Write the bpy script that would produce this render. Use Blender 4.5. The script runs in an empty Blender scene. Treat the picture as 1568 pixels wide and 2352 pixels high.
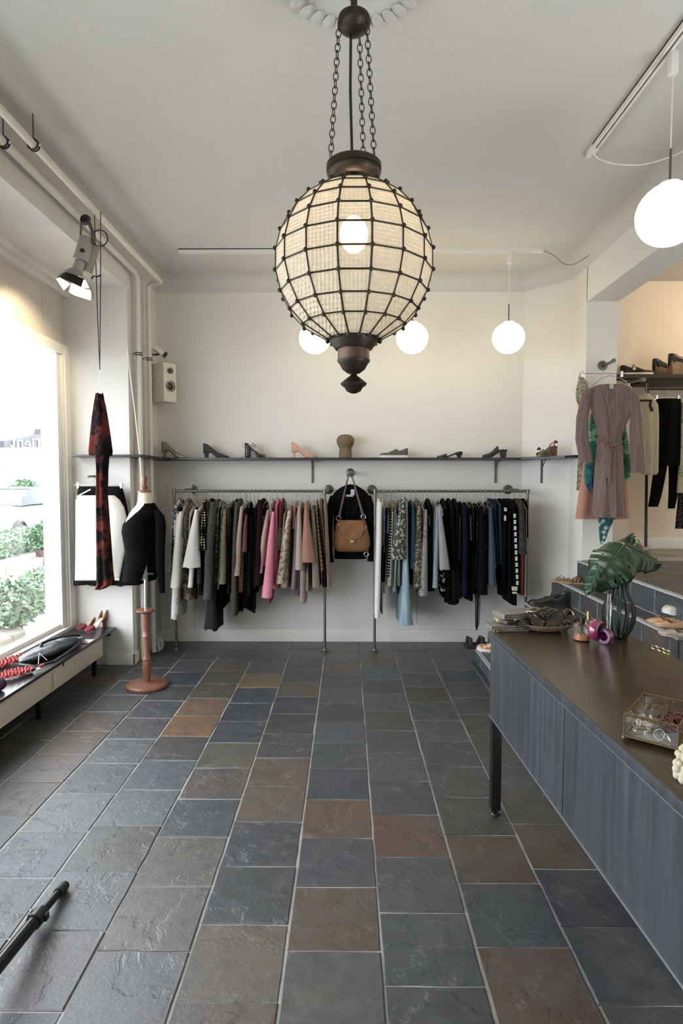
import bpy, bmesh, math, random, re
from mathutils import Vector, Matrix, noise
# ---------------------------------------------------------------- camera, world, lights, exposure
FPX = 1360.0; PITCH = math.radians(2.98); YAW = math.radians(0.505); EYE = 1.6
sc = bpy.context.scene
COL = sc.collection
cam_d = bpy.data.cameras.new('camera'); cam = bpy.data.objects.new('camera', cam_d); COL.objects.link(cam)
cam_d.sensor_fit = 'HORIZONTAL'; cam_d.sensor_width = 24.0; cam_d.lens = 24.0 * FPX / 1568.0
cam_d.clip_start = 0.05; cam_d.clip_end = 200
cam.location = (0, 0, EYE); cam.rotation_euler = (math.radians(90) - PITCH, 0, YAW)
sc.camera = cam
sc.view_settings.view_transform = 'Standard'; sc.view_settings.look = 'None'
sc.view_settings.exposure = -0.34; sc.view_settings.gamma = 1.0
sc.view_settings.use_curve_mapping = False
WORLD_STRENGTH = 11.5
GLOBE_EMIT = 12.0
BULB_EMIT = 70.0
w = bpy.data.worlds.new('overcast_sky'); sc.world = w; w.use_nodes = True
bg = w.node_tree.nodes['Background']; bg.inputs[0].default_value = (0.90, 0.955, 1.0, 1); bg.inputs[1].default_value = WORLD_STRENGTH
# daylight portal (guides sampling at the shop window, gives no light itself)
pd = bpy.data.lights.new('window_portal', 'AREA'); pd.shape = 'RECTANGLE'; pd.size = 5.9; pd.size_y = 2.4
po = bpy.data.objects.new('window_portal', pd); COL.objects.link(po); po.location = (-2.50, 2.0, 1.53)
po.rotation_euler = (math.radians(90), 0, math.radians(-90)); pd.cycles.is_portal = True
# spare room beyond the opening: an unseen warm lamp added to light it
ld = bpy.data.lights.new('unseen_side_lamp', 'POINT'); ld.energy = 44; ld.color = (1, .74, .46); ld.shadow_soft_size = .14
lo = bpy.data.objects.new('unseen_side_lamp', ld); COL.objects.link(lo); lo.location = (3.9, 4.95, 3.25)
rl = bpy.data.lights.new('lantern_bulb_light', 'POINT'); rl.energy = 15; rl.color = (1, .86, .64); rl.shadow_soft_size = .05
ro = bpy.data.objects.new('lantern_bulb_light', rl); COL.objects.link(ro); ro.location = (.027, 2.35, 2.54)

def ray(px, py):
    x = (px - 784) / FPX; z = -(py - 1176) / FPX; y = 1.0
    c, s = math.cos(PITCH), math.sin(PITCH); y, z = y * c + z * s, -y * s + z * c
    c, s = math.cos(YAW), math.sin(YAW); x, y = x * c - y * s, x * s + y * c
    return Vector((x, y, z))
CP = Vector((0, 0, EYE))
def aY(px, py, Y): d = ray(px, py); return CP + d * (Y / d.y)
def aX(px, py, X): d = ray(px, py); return CP + d * (X / d.x)
def aZ(px, py, Z): d = ray(px, py); return CP + d * ((Z - EYE) / d.z)

# ---------------------------------------------------------------- materials
def newmat(name):
    m = bpy.data.materials.new(name); m.use_nodes = True
    nt = m.node_tree; b = nt.nodes['Principled BSDF']
    return m, nt, b
def N(nt, t, **kw):
    n = nt.nodes.new(t)
    for k, v in kw.items():
        if k in n.inputs: n.inputs[k].default_value = v
        else: setattr(n, k, v)
    return n
def L(nt, a, b): nt.links.new(a, b)
def c4(c): return (c[0], c[1], c[2], 1)
def coord(nt, scale=None):
    t = N(nt, 'ShaderNodeTexCoord'); o = t.outputs['Object']
    if scale is not None:
        mp = N(nt, 'ShaderNodeMapping'); mp.inputs['Scale'].default_value = scale if hasattr(scale, '__len__') else (scale,) * 3
        L(nt, o, mp.inputs[0]); o = mp.outputs[0]
    return o
def mixc(nt, fac, a, b):
    m = N(nt, 'ShaderNodeMix', data_type='RGBA')
    if hasattr(fac, 'links'): L(nt, fac, m.inputs[0])
    else: m.inputs[0].default_value = fac
    for i, v in ((6, a), (7, b)):
        if hasattr(v, 'links'): L(nt, v, m.inputs[i])
        else: m.inputs[i].default_value = c4(v)
    return m.outputs[2]
def ramp(nt, src, p0, p1, c0=(0, 0, 0), c1=(1, 1, 1)):
    r = N(nt, 'ShaderNodeValToRGB'); e = r.color_ramp.elements
    e[0].position = p0; e[0].color = c4(c0); e[1].position = p1; e[1].color = c4(c1)
    L(nt, src, r.inputs[0]); return r.outputs[0]
def bump(nt, b, src, strength, dist=.01):
    n = N(nt, 'ShaderNodeBump', Strength=strength, Distance=dist); L(nt, src, n.inputs['Height']); L(nt, n.outputs[0], b.inputs['Normal'])
MC = {}
def plain(name, col, rough=.5, metal=0, var=.12, scale=20, bmp=0, spec=.5, coat=0, vs=None):
    if name in MC: return MC[name]
    m, nt, b = newmat(name)
    b.inputs['Roughness'].default_value = rough; b.inputs['Metallic'].default_value = metal
    b.inputs['Specular IOR Level'].default_value = spec; b.inputs['Coat Weight'].default_value = coat
    n = N(nt, 'ShaderNodeTexNoise', Scale=scale if vs is None else 1.0, Detail=4); L(nt, coord(nt, vs), n.inputs['Vector'])
    L(nt, mixc(nt, n.outputs[0], [c * (1 - var) for c in col], [min(1, c * (1 + var)) for c in col]), b.inputs['Base Color'])
    if bmp: bump(nt, b, n.outputs[0], bmp)
    MC[name] = m; return m
def glass(name, col=(1, 1, 1), rough=.02, mixw=.12):
    if name in MC: return MC[name]
    m, nt, b = newmat(name); nt.nodes.remove(b)
    o = nt.nodes['Material Output']; t = N(nt, 'ShaderNodeBsdfTransparent'); t.inputs[0].default_value = c4(col)
    g = N(nt, 'ShaderNodeBsdfGlossy', Roughness=rough); lw = N(nt, 'ShaderNodeLayerWeight', Blend=.5); f = N(nt, 'ShaderNodeMath', operation='POWER'); f.inputs[1].default_value = 5; L(nt, lw.outputs['Facing'], f.inputs[0])
    a = N(nt, 'ShaderNodeMath', operation='MULTIPLY_ADD'); a.inputs[1].default_value = 1.0; a.inputs[2].default_value = mixw * .3
    L(nt, f.outputs[0], a.inputs[0]); x = N(nt, 'ShaderNodeMixShader')
    L(nt, a.outputs[0], x.inputs[0]); L(nt, t.outputs[0], x.inputs[1]); L(nt, g.outputs[0], x.inputs[2]); L(nt, x.outputs[0], o.inputs[0])
    MC[name] = m; return m
def emit(name, col, s):
    if name in MC: return MC[name]
    m, nt, b = newmat(name); b.inputs['Base Color'].default_value = c4(col)
    b.inputs['Emission Color'].default_value = c4(col); b.inputs['Emission Strength'].default_value = s
    b.inputs['Roughness'].default_value = .3
    MC[name] = m; return m
def cloth(name, col, kind='plain', col2=(.8, .8, .8), scale=1.0, rough=.85, sheen=.0, thr=.55):
    """woven fabric; kind chooses the print"""
    key = 'fabric_' + name
    if key in MC: return MC[key]
    m, nt, b = newmat(key); b.inputs['Roughness'].default_value = rough; b.inputs['Specular IOR Level'].default_value = .25
    oc = coord(nt)
    fine = N(nt, 'ShaderNodeTexNoise', Scale=90, Detail=3); L(nt, oc, fine.inputs['Vector'])
    base = mixc(nt, fine.outputs[0], [c * .8 for c in col], [min(1, c * 1.2) for c in col])
    if max(col) < .03: b.inputs['Specular IOR Level'].default_value = .08
    fac = None
    if kind in ('stripes_h', 'stripes_v', 'grid'):
        sep = N(nt, 'ShaderNodeSeparateXYZ'); L(nt, oc, sep.inputs[0])
        def st(o, s, t):
            mu = N(nt, 'ShaderNodeMath', operation='MULTIPLY'); mu.inputs[1].default_value = s; L(nt, o, mu.inputs[0])
            fr = N(nt, 'ShaderNodeMath', operation='FRACT'); L(nt, mu.outputs[0], fr.inputs[0])
            g = N(nt, 'ShaderNodeMath', operation='GREATER_THAN'); g.inputs[1].default_value = t; L(nt, fr.outputs[0], g.inputs[0]); return g.outputs[0]
        h = st(sep.outputs[2], scale, thr)
        if kind == 'stripes_h': fac = h
        else:
            ad = N(nt, 'ShaderNodeMath', operation='ADD'); L(nt, sep.outputs[0], ad.inputs[0]); L(nt, sep.outputs[1], ad.inputs[1])
            v = st(ad.outputs[0], scale, thr)
            if kind == 'stripes_v': fac = v
            else:
                mx = N(nt, 'ShaderNodeMath', operation='MAXIMUM'); L(nt, h, mx.inputs[0]); L(nt, v, mx.inputs[1]); fac = mx.outputs[0]
    elif kind == 'dots':
        v = N(nt, 'ShaderNodeTexVoronoi', Scale=scale, Randomness=.15); L(nt, oc, v.inputs['Vector']); fac = ramp(nt, v.outputs[0], thr * .5, thr * .5 + .03, (1, 1, 1), (0, 0, 0))
    elif kind == 'floral':
        v = N(nt, 'ShaderNodeTexVoronoi', Scale=scale, Randomness=1); L(nt, oc, v.inputs['Vector'])
        n2 = N(nt, 'ShaderNodeTexNoise', Scale=scale * 1.7, Detail=3); L(nt, oc, n2.inputs['Vector'])
        ad = N(nt, 'ShaderNodeMath', operation='MULTIPLY'); L(nt, v.outputs[0], ad.inputs[0]); L(nt, n2.outputs[0], ad.inputs[1])
        fac = ramp(nt, ad.outputs[0], thr * .33, thr * .33 + .05, (1, 1, 1), (0, 0, 0))
    elif kind == 'blotch':
        n2 = N(nt, 'ShaderNodeTexNoise', Scale=scale, Detail=4, Roughness=.7); L(nt, oc, n2.inputs['Vector']); fac = ramp(nt, n2.outputs[0], thr - .04, thr + .04)
    elif kind == 'sequin':
        v = N(nt, 'ShaderNodeTexVoronoi', Scale=scale); L(nt, oc, v.inputs['Vector']); fac = ramp(nt, v.outputs['Color'], thr, thr + .1)
        b.inputs['Roughness'].default_value = .35; b.inputs['Metallic'].default_value = .4
    if fac is not None: base = mixc(nt, fac, base, col2)
    L(nt, base, b.inputs['Base Color'])
    if sheen: b.inputs['Sheen Weight'].default_value = sheen
    bump(nt, b, fine.outputs[0], .3, .004)
    MC[key] = m; return m

def slate_mat():
    m, nt, b = newmat('slate_stone'); oi = N(nt, 'ShaderNodeObjectInfo'); tc = N(nt, 'ShaderNodeTexCoord')
    ad = N(nt, 'ShaderNodeVectorMath', operation='ADD'); L(nt, tc.outputs['Object'], ad.inputs[0])
    cx = N(nt, 'ShaderNodeCombineXYZ'); mu = N(nt, 'ShaderNodeMath', operation='MULTIPLY'); mu.inputs[1].default_value = 40
    L(nt, oi.outputs['Random'], mu.inputs[0])
    for i in range(3): L(nt, mu.outputs[0], cx.inputs[i])
    L(nt, cx.outputs[0], ad.inputs[1]); P = ad.outputs[0]
    big = N(nt, 'ShaderNodeTexNoise', Scale=4.5, Detail=6, Roughness=.6, Distortion=.6); L(nt, P, big.inputs['Vector'])
    fin = N(nt, 'ShaderNodeTexNoise', Scale=75, Detail=6, Roughness=.8); L(nt, P, fin.inputs['Vector'])
    mid = N(nt, 'ShaderNodeTexNoise', Scale=16, Detail=9, Roughness=.72, Distortion=.25); L(nt, P, mid.inputs['Vector'])
    gray = (.060, .068, .078)
    c = mixc(nt, ramp(nt, big.outputs[0], .42, .58), oi.outputs['Color'], mixc(nt, .4, oi.outputs['Color'], gray))
    rn = N(nt, 'ShaderNodeTexNoise', Scale=7, Detail=5, Roughness=.6); L(nt, P, rn.inputs['Vector'])
    c = mixc(nt, ramp(nt, rn.outputs[0], .60, .74, (0, 0, 0), (.4, .4, .4)), c, (.17, .11, .07))
    c = mixc(nt, ramp(nt, mid.outputs[0], .3, .75), mixc(nt, .35, c, (.02, .024, .03)), mixc(nt, .14, c, (.2, .2, .2)))
    c = mixc(nt, ramp(nt, fin.outputs[0], .56, .8), c, mixc(nt, .28, c, (.30, .30, .30)))
    # pale cleft lines
    wv = N(nt, 'ShaderNodeTexNoise', Scale=3.0, Detail=9, Roughness=.6, Distortion=.35); L(nt, P, wv.inputs['Vector'])
    sb = N(nt, 'ShaderNodeMath', operation='SUBTRACT'); sb.inputs[1].default_value = .5; L(nt, wv.outputs[0], sb.inputs[0])
    ab = N(nt, 'ShaderNodeMath', operation='ABSOLUTE'); L(nt, sb.outputs[0], ab.inputs[0])
    line = ramp(nt, ab.outputs[0], .0, .006, (1, 1, 1), (0, 0, 0))
    brk = ramp(nt, mid.outputs[0], .5, .62)
    ml = N(nt, 'ShaderNodeMath', operation='MULTIPLY'); L(nt, line, ml.inputs[0]); L(nt, brk, ml.inputs[1])
    m2 = N(nt, 'ShaderNodeMath', operation='MULTIPLY'); L(nt, ml.outputs[0], m2.inputs[0]); m2.inputs[1].default_value = .5
    c = mixc(nt, m2.outputs[0], c, (.30, .30, .29))
    L(nt, c, b.inputs['Base Color'])
    st = ramp(nt, wv.outputs[0], .485, .515)
    h = N(nt, 'ShaderNodeMath', operation='MULTIPLY_ADD'); h.inputs[1].default_value = .5; L(nt, st, h.inputs[0]); L(nt, mid.outputs[0], h.inputs[2])
    h2 = N(nt, 'ShaderNodeMath', operation='MULTIPLY_ADD'); h2.inputs[1].default_value = .35; L(nt, fin.outputs[0], h2.inputs[0]); L(nt, h.outputs[0], h2.inputs[2])
    bump(nt, b, h2.outputs[0], .36, .012)
    L(nt, ramp(nt, mid.outputs[0], .3, .7, (.27, .27, .27), (.44, .44, .44)), b.inputs['Roughness'])
    b.inputs['Specular IOR Level'].default_value = .9
    return m
SLATE = slate_mat()
def plaster(name, col, rough=.85, b_=.12):
    if name in MC: return MC[name]
    m, nt, b = newmat(name); b.inputs['Roughness'].default_value = rough
    n = N(nt, 'ShaderNodeTexNoise', Scale=3, Detail=5); L(nt, coord(nt), n.inputs['Vector'])
    f = N(nt, 'ShaderNodeTexNoise', Scale=160, Detail=3); L(nt, coord(nt), f.inputs['Vector'])
    L(nt, mixc(nt, n.outputs[0], [c * .96 for c in col], [min(1, c * 1.03) for c in col]), b.inputs['Base Color'])
    bump(nt, b, f.outputs[0], b_, .004); MC[name] = m; return m

# ---------------------------------------------------------------- mesh builder
class MB:
    def __init__(s): s.v = []; s.f = []; s.sm = []
    def add(s, vs, fs, smooth=False):
        o = len(s.v); s.v += [tuple(v) for v in vs]; s.f += [tuple(o + i for i in f) for f in fs]; s.sm += [smooth] * len(fs); return s
    def box(s, a, b, M=None):
        x0, y0, z0 = a; x1, y1, z1 = b
        vs = [(x, y, z) for z in (z0, z1) for y in (y0, y1) for x in (x0, x1)]
        if M is not None: vs = [M @ Vector(v) for v in vs]
        return s.add(vs, [(0, 2, 3, 1), (4, 5, 7, 6), (0, 1, 5, 4), (2, 6, 7, 3), (0, 4, 6, 2), (1, 3, 7, 5)])
    def bbox(s, a, b, r=.004, M=None):
        """box with bevelled edges"""
        bm = bmesh.new(); bmesh.ops.create_cube(bm, size=1)
        for v in bm.verts: v.co = Vector(((a[i] + b[i]) / 2 + v.co[i] * (b[i] - a[i]) for i in range(3)))
        bmesh.ops.bevel(bm, geom=bm.edges[:], offset=r, segments=2, affect='EDGES', profile=.6)
        bm.verts.ensure_lookup_table()
        vs = [(M @ v.co if M is not None else v.co.copy()) for v in bm.verts]; fs = [[v.index for v in f.verts] for f in bm.faces]
        bm.free(); return s.add(vs, fs, True)
    def loft(s, rings, closed=True, cap=True, smooth=True):
        n = len(rings[0]); vs = [p for r in rings for p in r]; fs = []
        for i in range(len(rings) - 1):
            for j in range(n if closed else n - 1):
                k = (j + 1) % n; fs.append((i * n + j, i * n + k, (i + 1) * n + k, (i + 1) * n + j))
        if cap and closed: fs.append(tuple(range(n))[::-1]); fs.append(tuple((len(rings) - 1) * n + j for j in range(n)))
        return s.add(vs, fs, smooth)
    def tube(s, pts, r, n=8, cap=True, closed=False):
        pts = [Vector(p) for p in pts]; rr = r if hasattr(r, '__len__') else [r] * len(pts); rings = []
        up = None
        for i, p in enumerate(pts):
            a = pts[i - 1] if (i > 0 or closed) else p; b = pts[(i + 1) % len(pts)] if (i < len(pts) - 1 or closed) else p
            t = (b - a).normalized() if (b - a).length > 1e-9 else Vector((0, 0, 1))
            if up is None: up = Vector((0, 0, 1)) if abs(t.z) < .9 else Vector((1, 0, 0))
            x = t.cross(up); x = x.normalized() if x.length > 1e-6 else t.orthogonal().normalized(); y = x.cross(t).normalized(); up = y
            rings.append([p + (x * math.cos(2 * math.pi * j / n) + y * math.sin(2 * math.pi * j / n)) * rr[i] for j in range(n)])
        if closed: rings.append(rings[0]); cap = False
        return s.loft(rings, True, cap)
    def lathe(s, prof, c=(0, 0, 0), n=24, M=None, sx=1, sy=1):
        rings = []
        for r, z in prof:
            q = [Vector((r * sx * math.cos(2 * math.pi * j / n), r * sy * math.sin(2 * math.pi * j / n), z)) for j in range(n)]
            if M is not None: q = [M @ p for p in q]
            rings.append([p + Vector(c) for p in q])
        return s.loft(rings)
    def ball(s, c, r, n=14, sc_=(1, 1, 1)):
        m = max(5, n // 2); return s.lathe([(max(1e-5, r * math.sin(math.pi * i / m)), -r * math.cos(math.pi * i / m) * sc_[2]) for i in range(m + 1)], c, n, None, sc_[0], sc_[1])
    def torus(s, c, R, r, axis='z', n=16, k=6, M=None, sx=1):
        pts = []
        for j in range(n):
            a = 2 * math.pi * j / n; u, v = R * sx * math.cos(a), R * math.sin(a)
            p = Vector({'z': (u, v, 0), 'y': (u, 0, v), 'x': (0, u, v)}[axis])
            if M is not None: p = M @ p
            pts.append(p + Vector(c))
        return s.tube(pts, r, k, closed=True)
    def build(s, name, mat, parent=None, origin=None, solid=0, sub=0, autos=None):
        po = worldloc(parent) if parent is not None else Vector((0, 0, 0))
        if parent is None:
            if origin is None:
                xs = [v[0] for v in s.v]; ys = [v[1] for v in s.v]; zs = [v[2] for v in s.v]
                origin = ((min(xs) + max(xs)) / 2, (min(ys) + max(ys)) / 2, min(zs))
            lo_ = Vector(origin)
        else: lo_ = Vector(origin) - po if origin is not None else Vector((0, 0, 0))
        off = po + lo_ if parent is not None else lo_
        me = bpy.data.meshes.new(name); me.from_pydata([(v[0] - off.x, v[1] - off.y, v[2] - off.z) for v in s.v], [], s.f)
        me.polygons.foreach_set('use_smooth', s.sm); me.update()
        if any(s.sm):
            try: me.set_sharp_from_angle(angle=math.radians(50 if autos is None else autos))
            except Exception: pass
        me.materials.append(mat); o = bpy.data.objects.new(name, me); COL.objects.link(o); o.location = lo_
        if parent is not None: o.parent = parent
        if solid: md = o.modifiers.new('thickness', 'SOLIDIFY'); md.thickness = solid; md.offset = 0
        if sub: md = o.modifiers.new('smooth', 'SUBSURF'); md.levels = sub; md.render_levels = sub
        return o
def worldloc(o):
    p = Vector(o.location)
    while o.parent is not None: o = o.parent; p += Vector(o.location)
    return p
def thing(name, label, cat, loc, group=None):
    o = bpy.data.objects.new(name, None); COL.objects.link(o); o.location = loc; o.empty_display_size = .05
    return tag(o, label, cat, group)
def tag(o, label=None, cat=None, group=None, kind=None):
    if label: o['label'] = label
    if cat: o['category'] = cat
    if group: o['group'] = group
    if kind: o['kind'] = kind
    return o
def struct(o, label=None, cat=None): return tag(o, label, cat, None, 'structure')
def lerp(a, b, t): return a + (b - a) * t
RX = lambda a: Matrix.Rotation(math.radians(a), 4, 'X')
RY = lambda a: Matrix.Rotation(math.radians(a), 4, 'Y')
RZ = lambda a: Matrix.Rotation(math.radians(a), 4, 'Z')
T = lambda x, y, z: Matrix.Translation((x, y, z))

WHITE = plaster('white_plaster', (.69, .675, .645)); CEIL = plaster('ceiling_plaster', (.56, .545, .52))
PEACH = plaster('side_room_plaster', (.74, .66, .56))
TRIM = plain('white_gloss_paint', (.76, .74, .70), .4, var=.03)
GROUT = plain('pale_grout', (.33, .325, .31), .9, scale=80, var=.3, bmp=.3)
BLACKP = plain('black_painted_wood', (.018, .018, .022), .35, var=.3)
STEEL = plain('galvanised_pipe', (.15, .15, .135), .42, .8, var=.25, scale=40)
CHROME = plain('chrome', (.75, .75, .75), .15, 1, var=.05)
BLACKM = plain('black_metal', (.012, .012, .013), .4, .3, var=.2)
BLACKPL = plain('black_plastic', (.01, .01, .011), .35, var=.2)
# ---------------------------------------------------------------- structure
YB = 5.85; ZC = 3.56; XL = -1.86; XR = 2.055; XW = -2.42; YJ = 5.17; YF = -1.3; ZO = 3.135; ZP = .925; XE = 5.4; YS = 5.95
fl = MB().box((-2.6, YF - .1, -.12), (2.6, YB + .1, -.004)).build('floor', GROUT, origin=(0, 0, 0))
struct(fl, 'slate tiled shop floor in blue, grey and rust with pale joints', 'floor')
TW = .3245; X0 = .118; rnd = random.Random(4)
phase = {0: 2.449, -1: 2.262, 1: 2.272, 2: 2.39, -2: 2.384, -3: 2.263, -4: 2.36, -5: 2.30, -6: 2.42, 3: 2.24, 4: 2.38, 5: 2.3, -7: 2.29, 6: 2.4, -8: 2.4}
pal = [(.075, .088, .105), (.062, .072, .078), (.075, .082, .080), (.050, .060, .078), (.092, .090, .090), (.066, .062, .056), (.098, .080, .062), (.085, .095, .108), (.055, .062, .066)]
spots = [((590, 1565), (.26, .19, .10)), ((465, 1625), (.24, .15, .10)), ((430, 1665), (.27, .16, .09)), ((640, 1775), (.15, .115, .08)), ((775, 1880), (.15, .085, .05)),
 ((945, 1915), (.13, .075, .055)), ((1125, 1955), (.10, .058, .035)), ((1240, 2260), (.13, .085, .065)), ((540, 2210), (.17, .14, .115)), ((770, 2100), (.13, .085, .055)),
 ((680, 1595), (.125, .105, .075)), ((590, 1855), (.16, .13, .10)), ((540, 1735), (.15, .14, .11)), ((470, 1780), (.13, .11, .10)), ((440, 2060), (.16, .15, .14)), ((380, 1960), (.16, .145, .13)),
 ((500, 2330), (.13, .10, .09)), ((1330, 2040), (.022, .026, .042)), ((1260, 1930), (.075, .045, .025)), ((1230, 1850), (.055, .050, .036)), ((775, 1800), (.045, .056, .075)), ((580, 2050), (.052, .060, .068)),
 ((200, 1660), (.15, .10, .07)), ((150, 1690), (.16, .11, .08)), ((120, 1740), (.17, .13, .11)), ((250, 1640), (.13, .10, .085)), ((150, 1760), (.19, .15, .13)), ((860, 1530), (.10, .068, .05)), ((770, 1535), (.11, .08, .055)),
 ((280, 1740), (.14, .155, .17)), ((350, 1750), (.13, .15, .17)), ((960, 1600), (.075, .06, .035)), ((880, 1650), (.08, .075, .06)), ((580, 1640), (.042, .052, .068)), ((560, 1680), (.048, .056, .07)), ((500, 1515), (.12, .085, .065)), ((280, 1545), (.13, .07, .045)),
 ((780, 1965), (.07, .078, .095)), ((610, 1940), (.06, .068, .08)), ((1180, 2110), (.045, .056, .062)), ((960, 2030), (.085, .09, .10)), ((980, 2170), (.065, .075, .085)), ((1010, 2300), (.045, .055, .055)), ((750, 2260), (.105, .11, .10)), ((100, 1600), (.10, .07, .05)), ((330, 2200), (.16, .16, .165)), ((100, 2300), (.13, .125, .13)), ((250, 2050), (.125, .14, .155)), ((1060, 1820), (.075, .075, .072)), ((1130, 1660), (.085, .075, .05)), ((1150, 1710), (.08, .072, .055)), ((330, 1850), (.15, .17, .185)), ((200, 1850), (.17, .16, .16)), ((100, 1880), (.15, .16, .17))]
SP = [(aZ(p[0][0], p[0][1], 0), p[1]) for p in spots]
def tile_mesh(mb, x0, x1, y0, y1, z, th, R, flat=False):
    n = 3; per = []
    cs = [(x0, y0), (x1, y0), (x1, y1), (x0, y1)]
    for i in range(4):
        a, b = cs[i], cs[(i + 1) % 4]
        for j in range(n):
            t = j / n; jt = .0022 if j else .0012
            per.append((lerp(a[0], b[0], t) + R.uniform(-jt, jt), lerp(a[1], b[1], t) + R.uniform(-jt, jt)))
    cx, cy = (x0 + x1) / 2, (y0 + y1) / 2; tx, ty = (0, 0) if flat else (R.uniform(-.006, .006), R.uniform(-.006, .006))
    zz = lambda p, d: z + (p[0] - cx) * tx + (p[1] - cy) * ty - d
    inn = [(cx + (p[0] - cx) * .975, cy + (p[1] - cy) * .975) for p in per]
    m = len(per); vs = [(p[0], p[1], z - th) for p in per] + [(p[0], p[1], zz(p, .0035)) for p in per] + [(p[0], p[1], zz(p, 0)) for p in inn]
    fs = []
    for i in range(m):
        k = (i + 1) % m; fs.append((i, k, m + k, m + i)); fs.append((m + i, m + k, 2 * m + k, 2 * m + i))
    fs.append(tuple(2 * m + i for i in range(m))); mb.add(vs, fs); return mb
count = 0; rest = MB()
for k in range(-8, 7):
    gap = .0048; xa = X0 + TW * k + gap / 2 + .001; xb = X0 + TW * (k + 1) - gap / 2 + rnd.uniform(-.002, .001)
    y = phase[k]
    while y > YF: y -= .3225
    while y < YB:
        h = .3225 + rnd.uniform(-.004, .004); ya, yb = max(y, YF) + gap / 2, min(y + h, YB) - gap / 2
        if yb - ya > .03:
            near = yb < .62 or xa > 1.45 or xb > 2.5
            if near: tile_mesh(rest, xa, xb, ya, yb, 0, .02, rnd)
            else:
                cx, cy = (xa + xb) / 2, (ya + yb) / 2; mb = tile_mesh(MB(), xa, xb, ya, yb, rnd.uniform(-.0012, .0015), .02, rnd)
                t = mb.build('slate_tile', SLATE, fl, origin=(cx, cy, 0)); count += 1
                c = list(rnd.choice(pal)); g = rnd.uniform(.85, 1.2); c = [v * g for v in c]
                for p, sc_ in SP:
                    if xa - .003 < p.x < xb + .003 and ya - .003 < p.y < yb + .003: c = sc_
                g_ = sum(c) / 3; t.color = c4([max(.004, (g_ + (v - g_) * 1.35) * .60) for v in c])
        y += h
rt = rest.build('slate_tiles', SLATE, fl, origin=(0, 0, 0)); rt.color = (.07, .075, .08, 1); rt['kind'] = 'stuff'
# walls
def S(name, mb, mat, label=None, cat=None): return struct(mb.build(name, mat, origin=(0, 0, 0)), label, cat)
S('wall_back', MB().box((-2.1, YB, -.1), (1.74, YB + .12, ZC + .1)), WHITE, 'cream plastered back wall behind the two clothes racks', 'wall')
dg = MB(); p0 = Vector((1.72, YB, 0)); p1 = Vector((XR, 5.483, 0)); p2 = Vector((XR, YJ, 0)); p3 = Vector((2.32, YJ, 0)); p4 = Vector((2.32, YS, 0))
poly = [p0, p1, p2, p3, p4, Vector((1.72, YS, 0))]
dg.add([(p.x, p.y, -.1) for p in poly] + [(p.x, p.y, ZC + .1) for p in poly], [(i, (i + 1) % 6, 6 + (i + 1) % 6, 6 + i) for i in range(6)] + [tuple(range(6))[::-1], tuple(range(6, 12))])
S('wall_right', dg, WHITE, 'angled white wall and pillar between the right rack and the opening', 'wall')
S('trim_1', MB().box((XR, .2, ZO), (2.32, YJ + .01, ZC + .1)), WHITE, 'white plastered lintel beam over the opening to the raised room', 'beam')
S('wall_right_front', MB().box((XR, YF, -.1), (2.32, .2, ZC + .1)), WHITE)
S('wall_behind', MB().box((-2.6, YF - .12, -.1), (XE, YF, ZC + .1)), WHITE)
# left: pier plus spandrel beam
S('wall_left', MB().box((-2.62, 5.08, -.1), (XL, YB + .1, ZC + .1)), WHITE, 'white pier standing between the shop window and the back wall', 'wall')
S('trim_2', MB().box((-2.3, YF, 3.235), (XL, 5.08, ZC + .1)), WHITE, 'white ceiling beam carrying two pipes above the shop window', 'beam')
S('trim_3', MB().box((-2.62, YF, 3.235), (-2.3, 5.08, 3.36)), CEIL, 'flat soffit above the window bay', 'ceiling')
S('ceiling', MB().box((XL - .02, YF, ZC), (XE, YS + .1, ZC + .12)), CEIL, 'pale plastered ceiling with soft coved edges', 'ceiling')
# fascia and window
fas = S('wall_window_side', MB().box((-2.62, YF, 2.735), (-2.40, 4.72, 3.24)).box((-2.62, 4.726, 2.735), (-2.40, 5.08, 3.24)).box((-2.62, YF, -.1), (-2.46, 5.08, .3)), plaster('beige_board', (.60, .55, .48)), 'beige board above the shop window', 'wall')
MB().box((-2.40, YF, 3.14), (-2.34, 5.08, 3.235)).box((-2.40, YF, 3.19), (-2.30, 5.08, 3.235)).build('moulding', WHITE, fas)
win = struct(bpy.data.objects.new('window_1', None), 'large shop window with white frame looking onto the street', 'window'); COL.objects.link(win); win.location = (XW, 2, .33)
MB().box((-2.50, YF, 2.655), (-2.36, 5.08, 2.735)).build('window_head', TRIM, win)
MB().box((-2.50, 4.90, .33), (-2.385, 4.98, 2.66)).box((-2.47, 4.98, .33), (-2.35, 5.08, 2.70)).box((-2.40, 4.965, .33), (-2.365, 4.985, 2.66)).build('window_jamb', TRIM, win)
MB().box((-2.48, 1.1, .33), (-2.38, 1.2, 2.66)).build('mullion', TRIM, win)
MB().box((-2.48, YF, .30), (-2.345, 4.99, .365)).box((-2.48, YF, .365), (-2.40, 4.99, .40)).build('window_sill', TRIM, win)
MB().box((-2.455, YF, .38), (-2.449, 1.12, 2.67)).build('pane', glass('window_glass'), win); MB().box((-2.455, 1.18, .38), (-2.449, 4.92, 2.67)).build('pane', glass('window_glass'), win)
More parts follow.
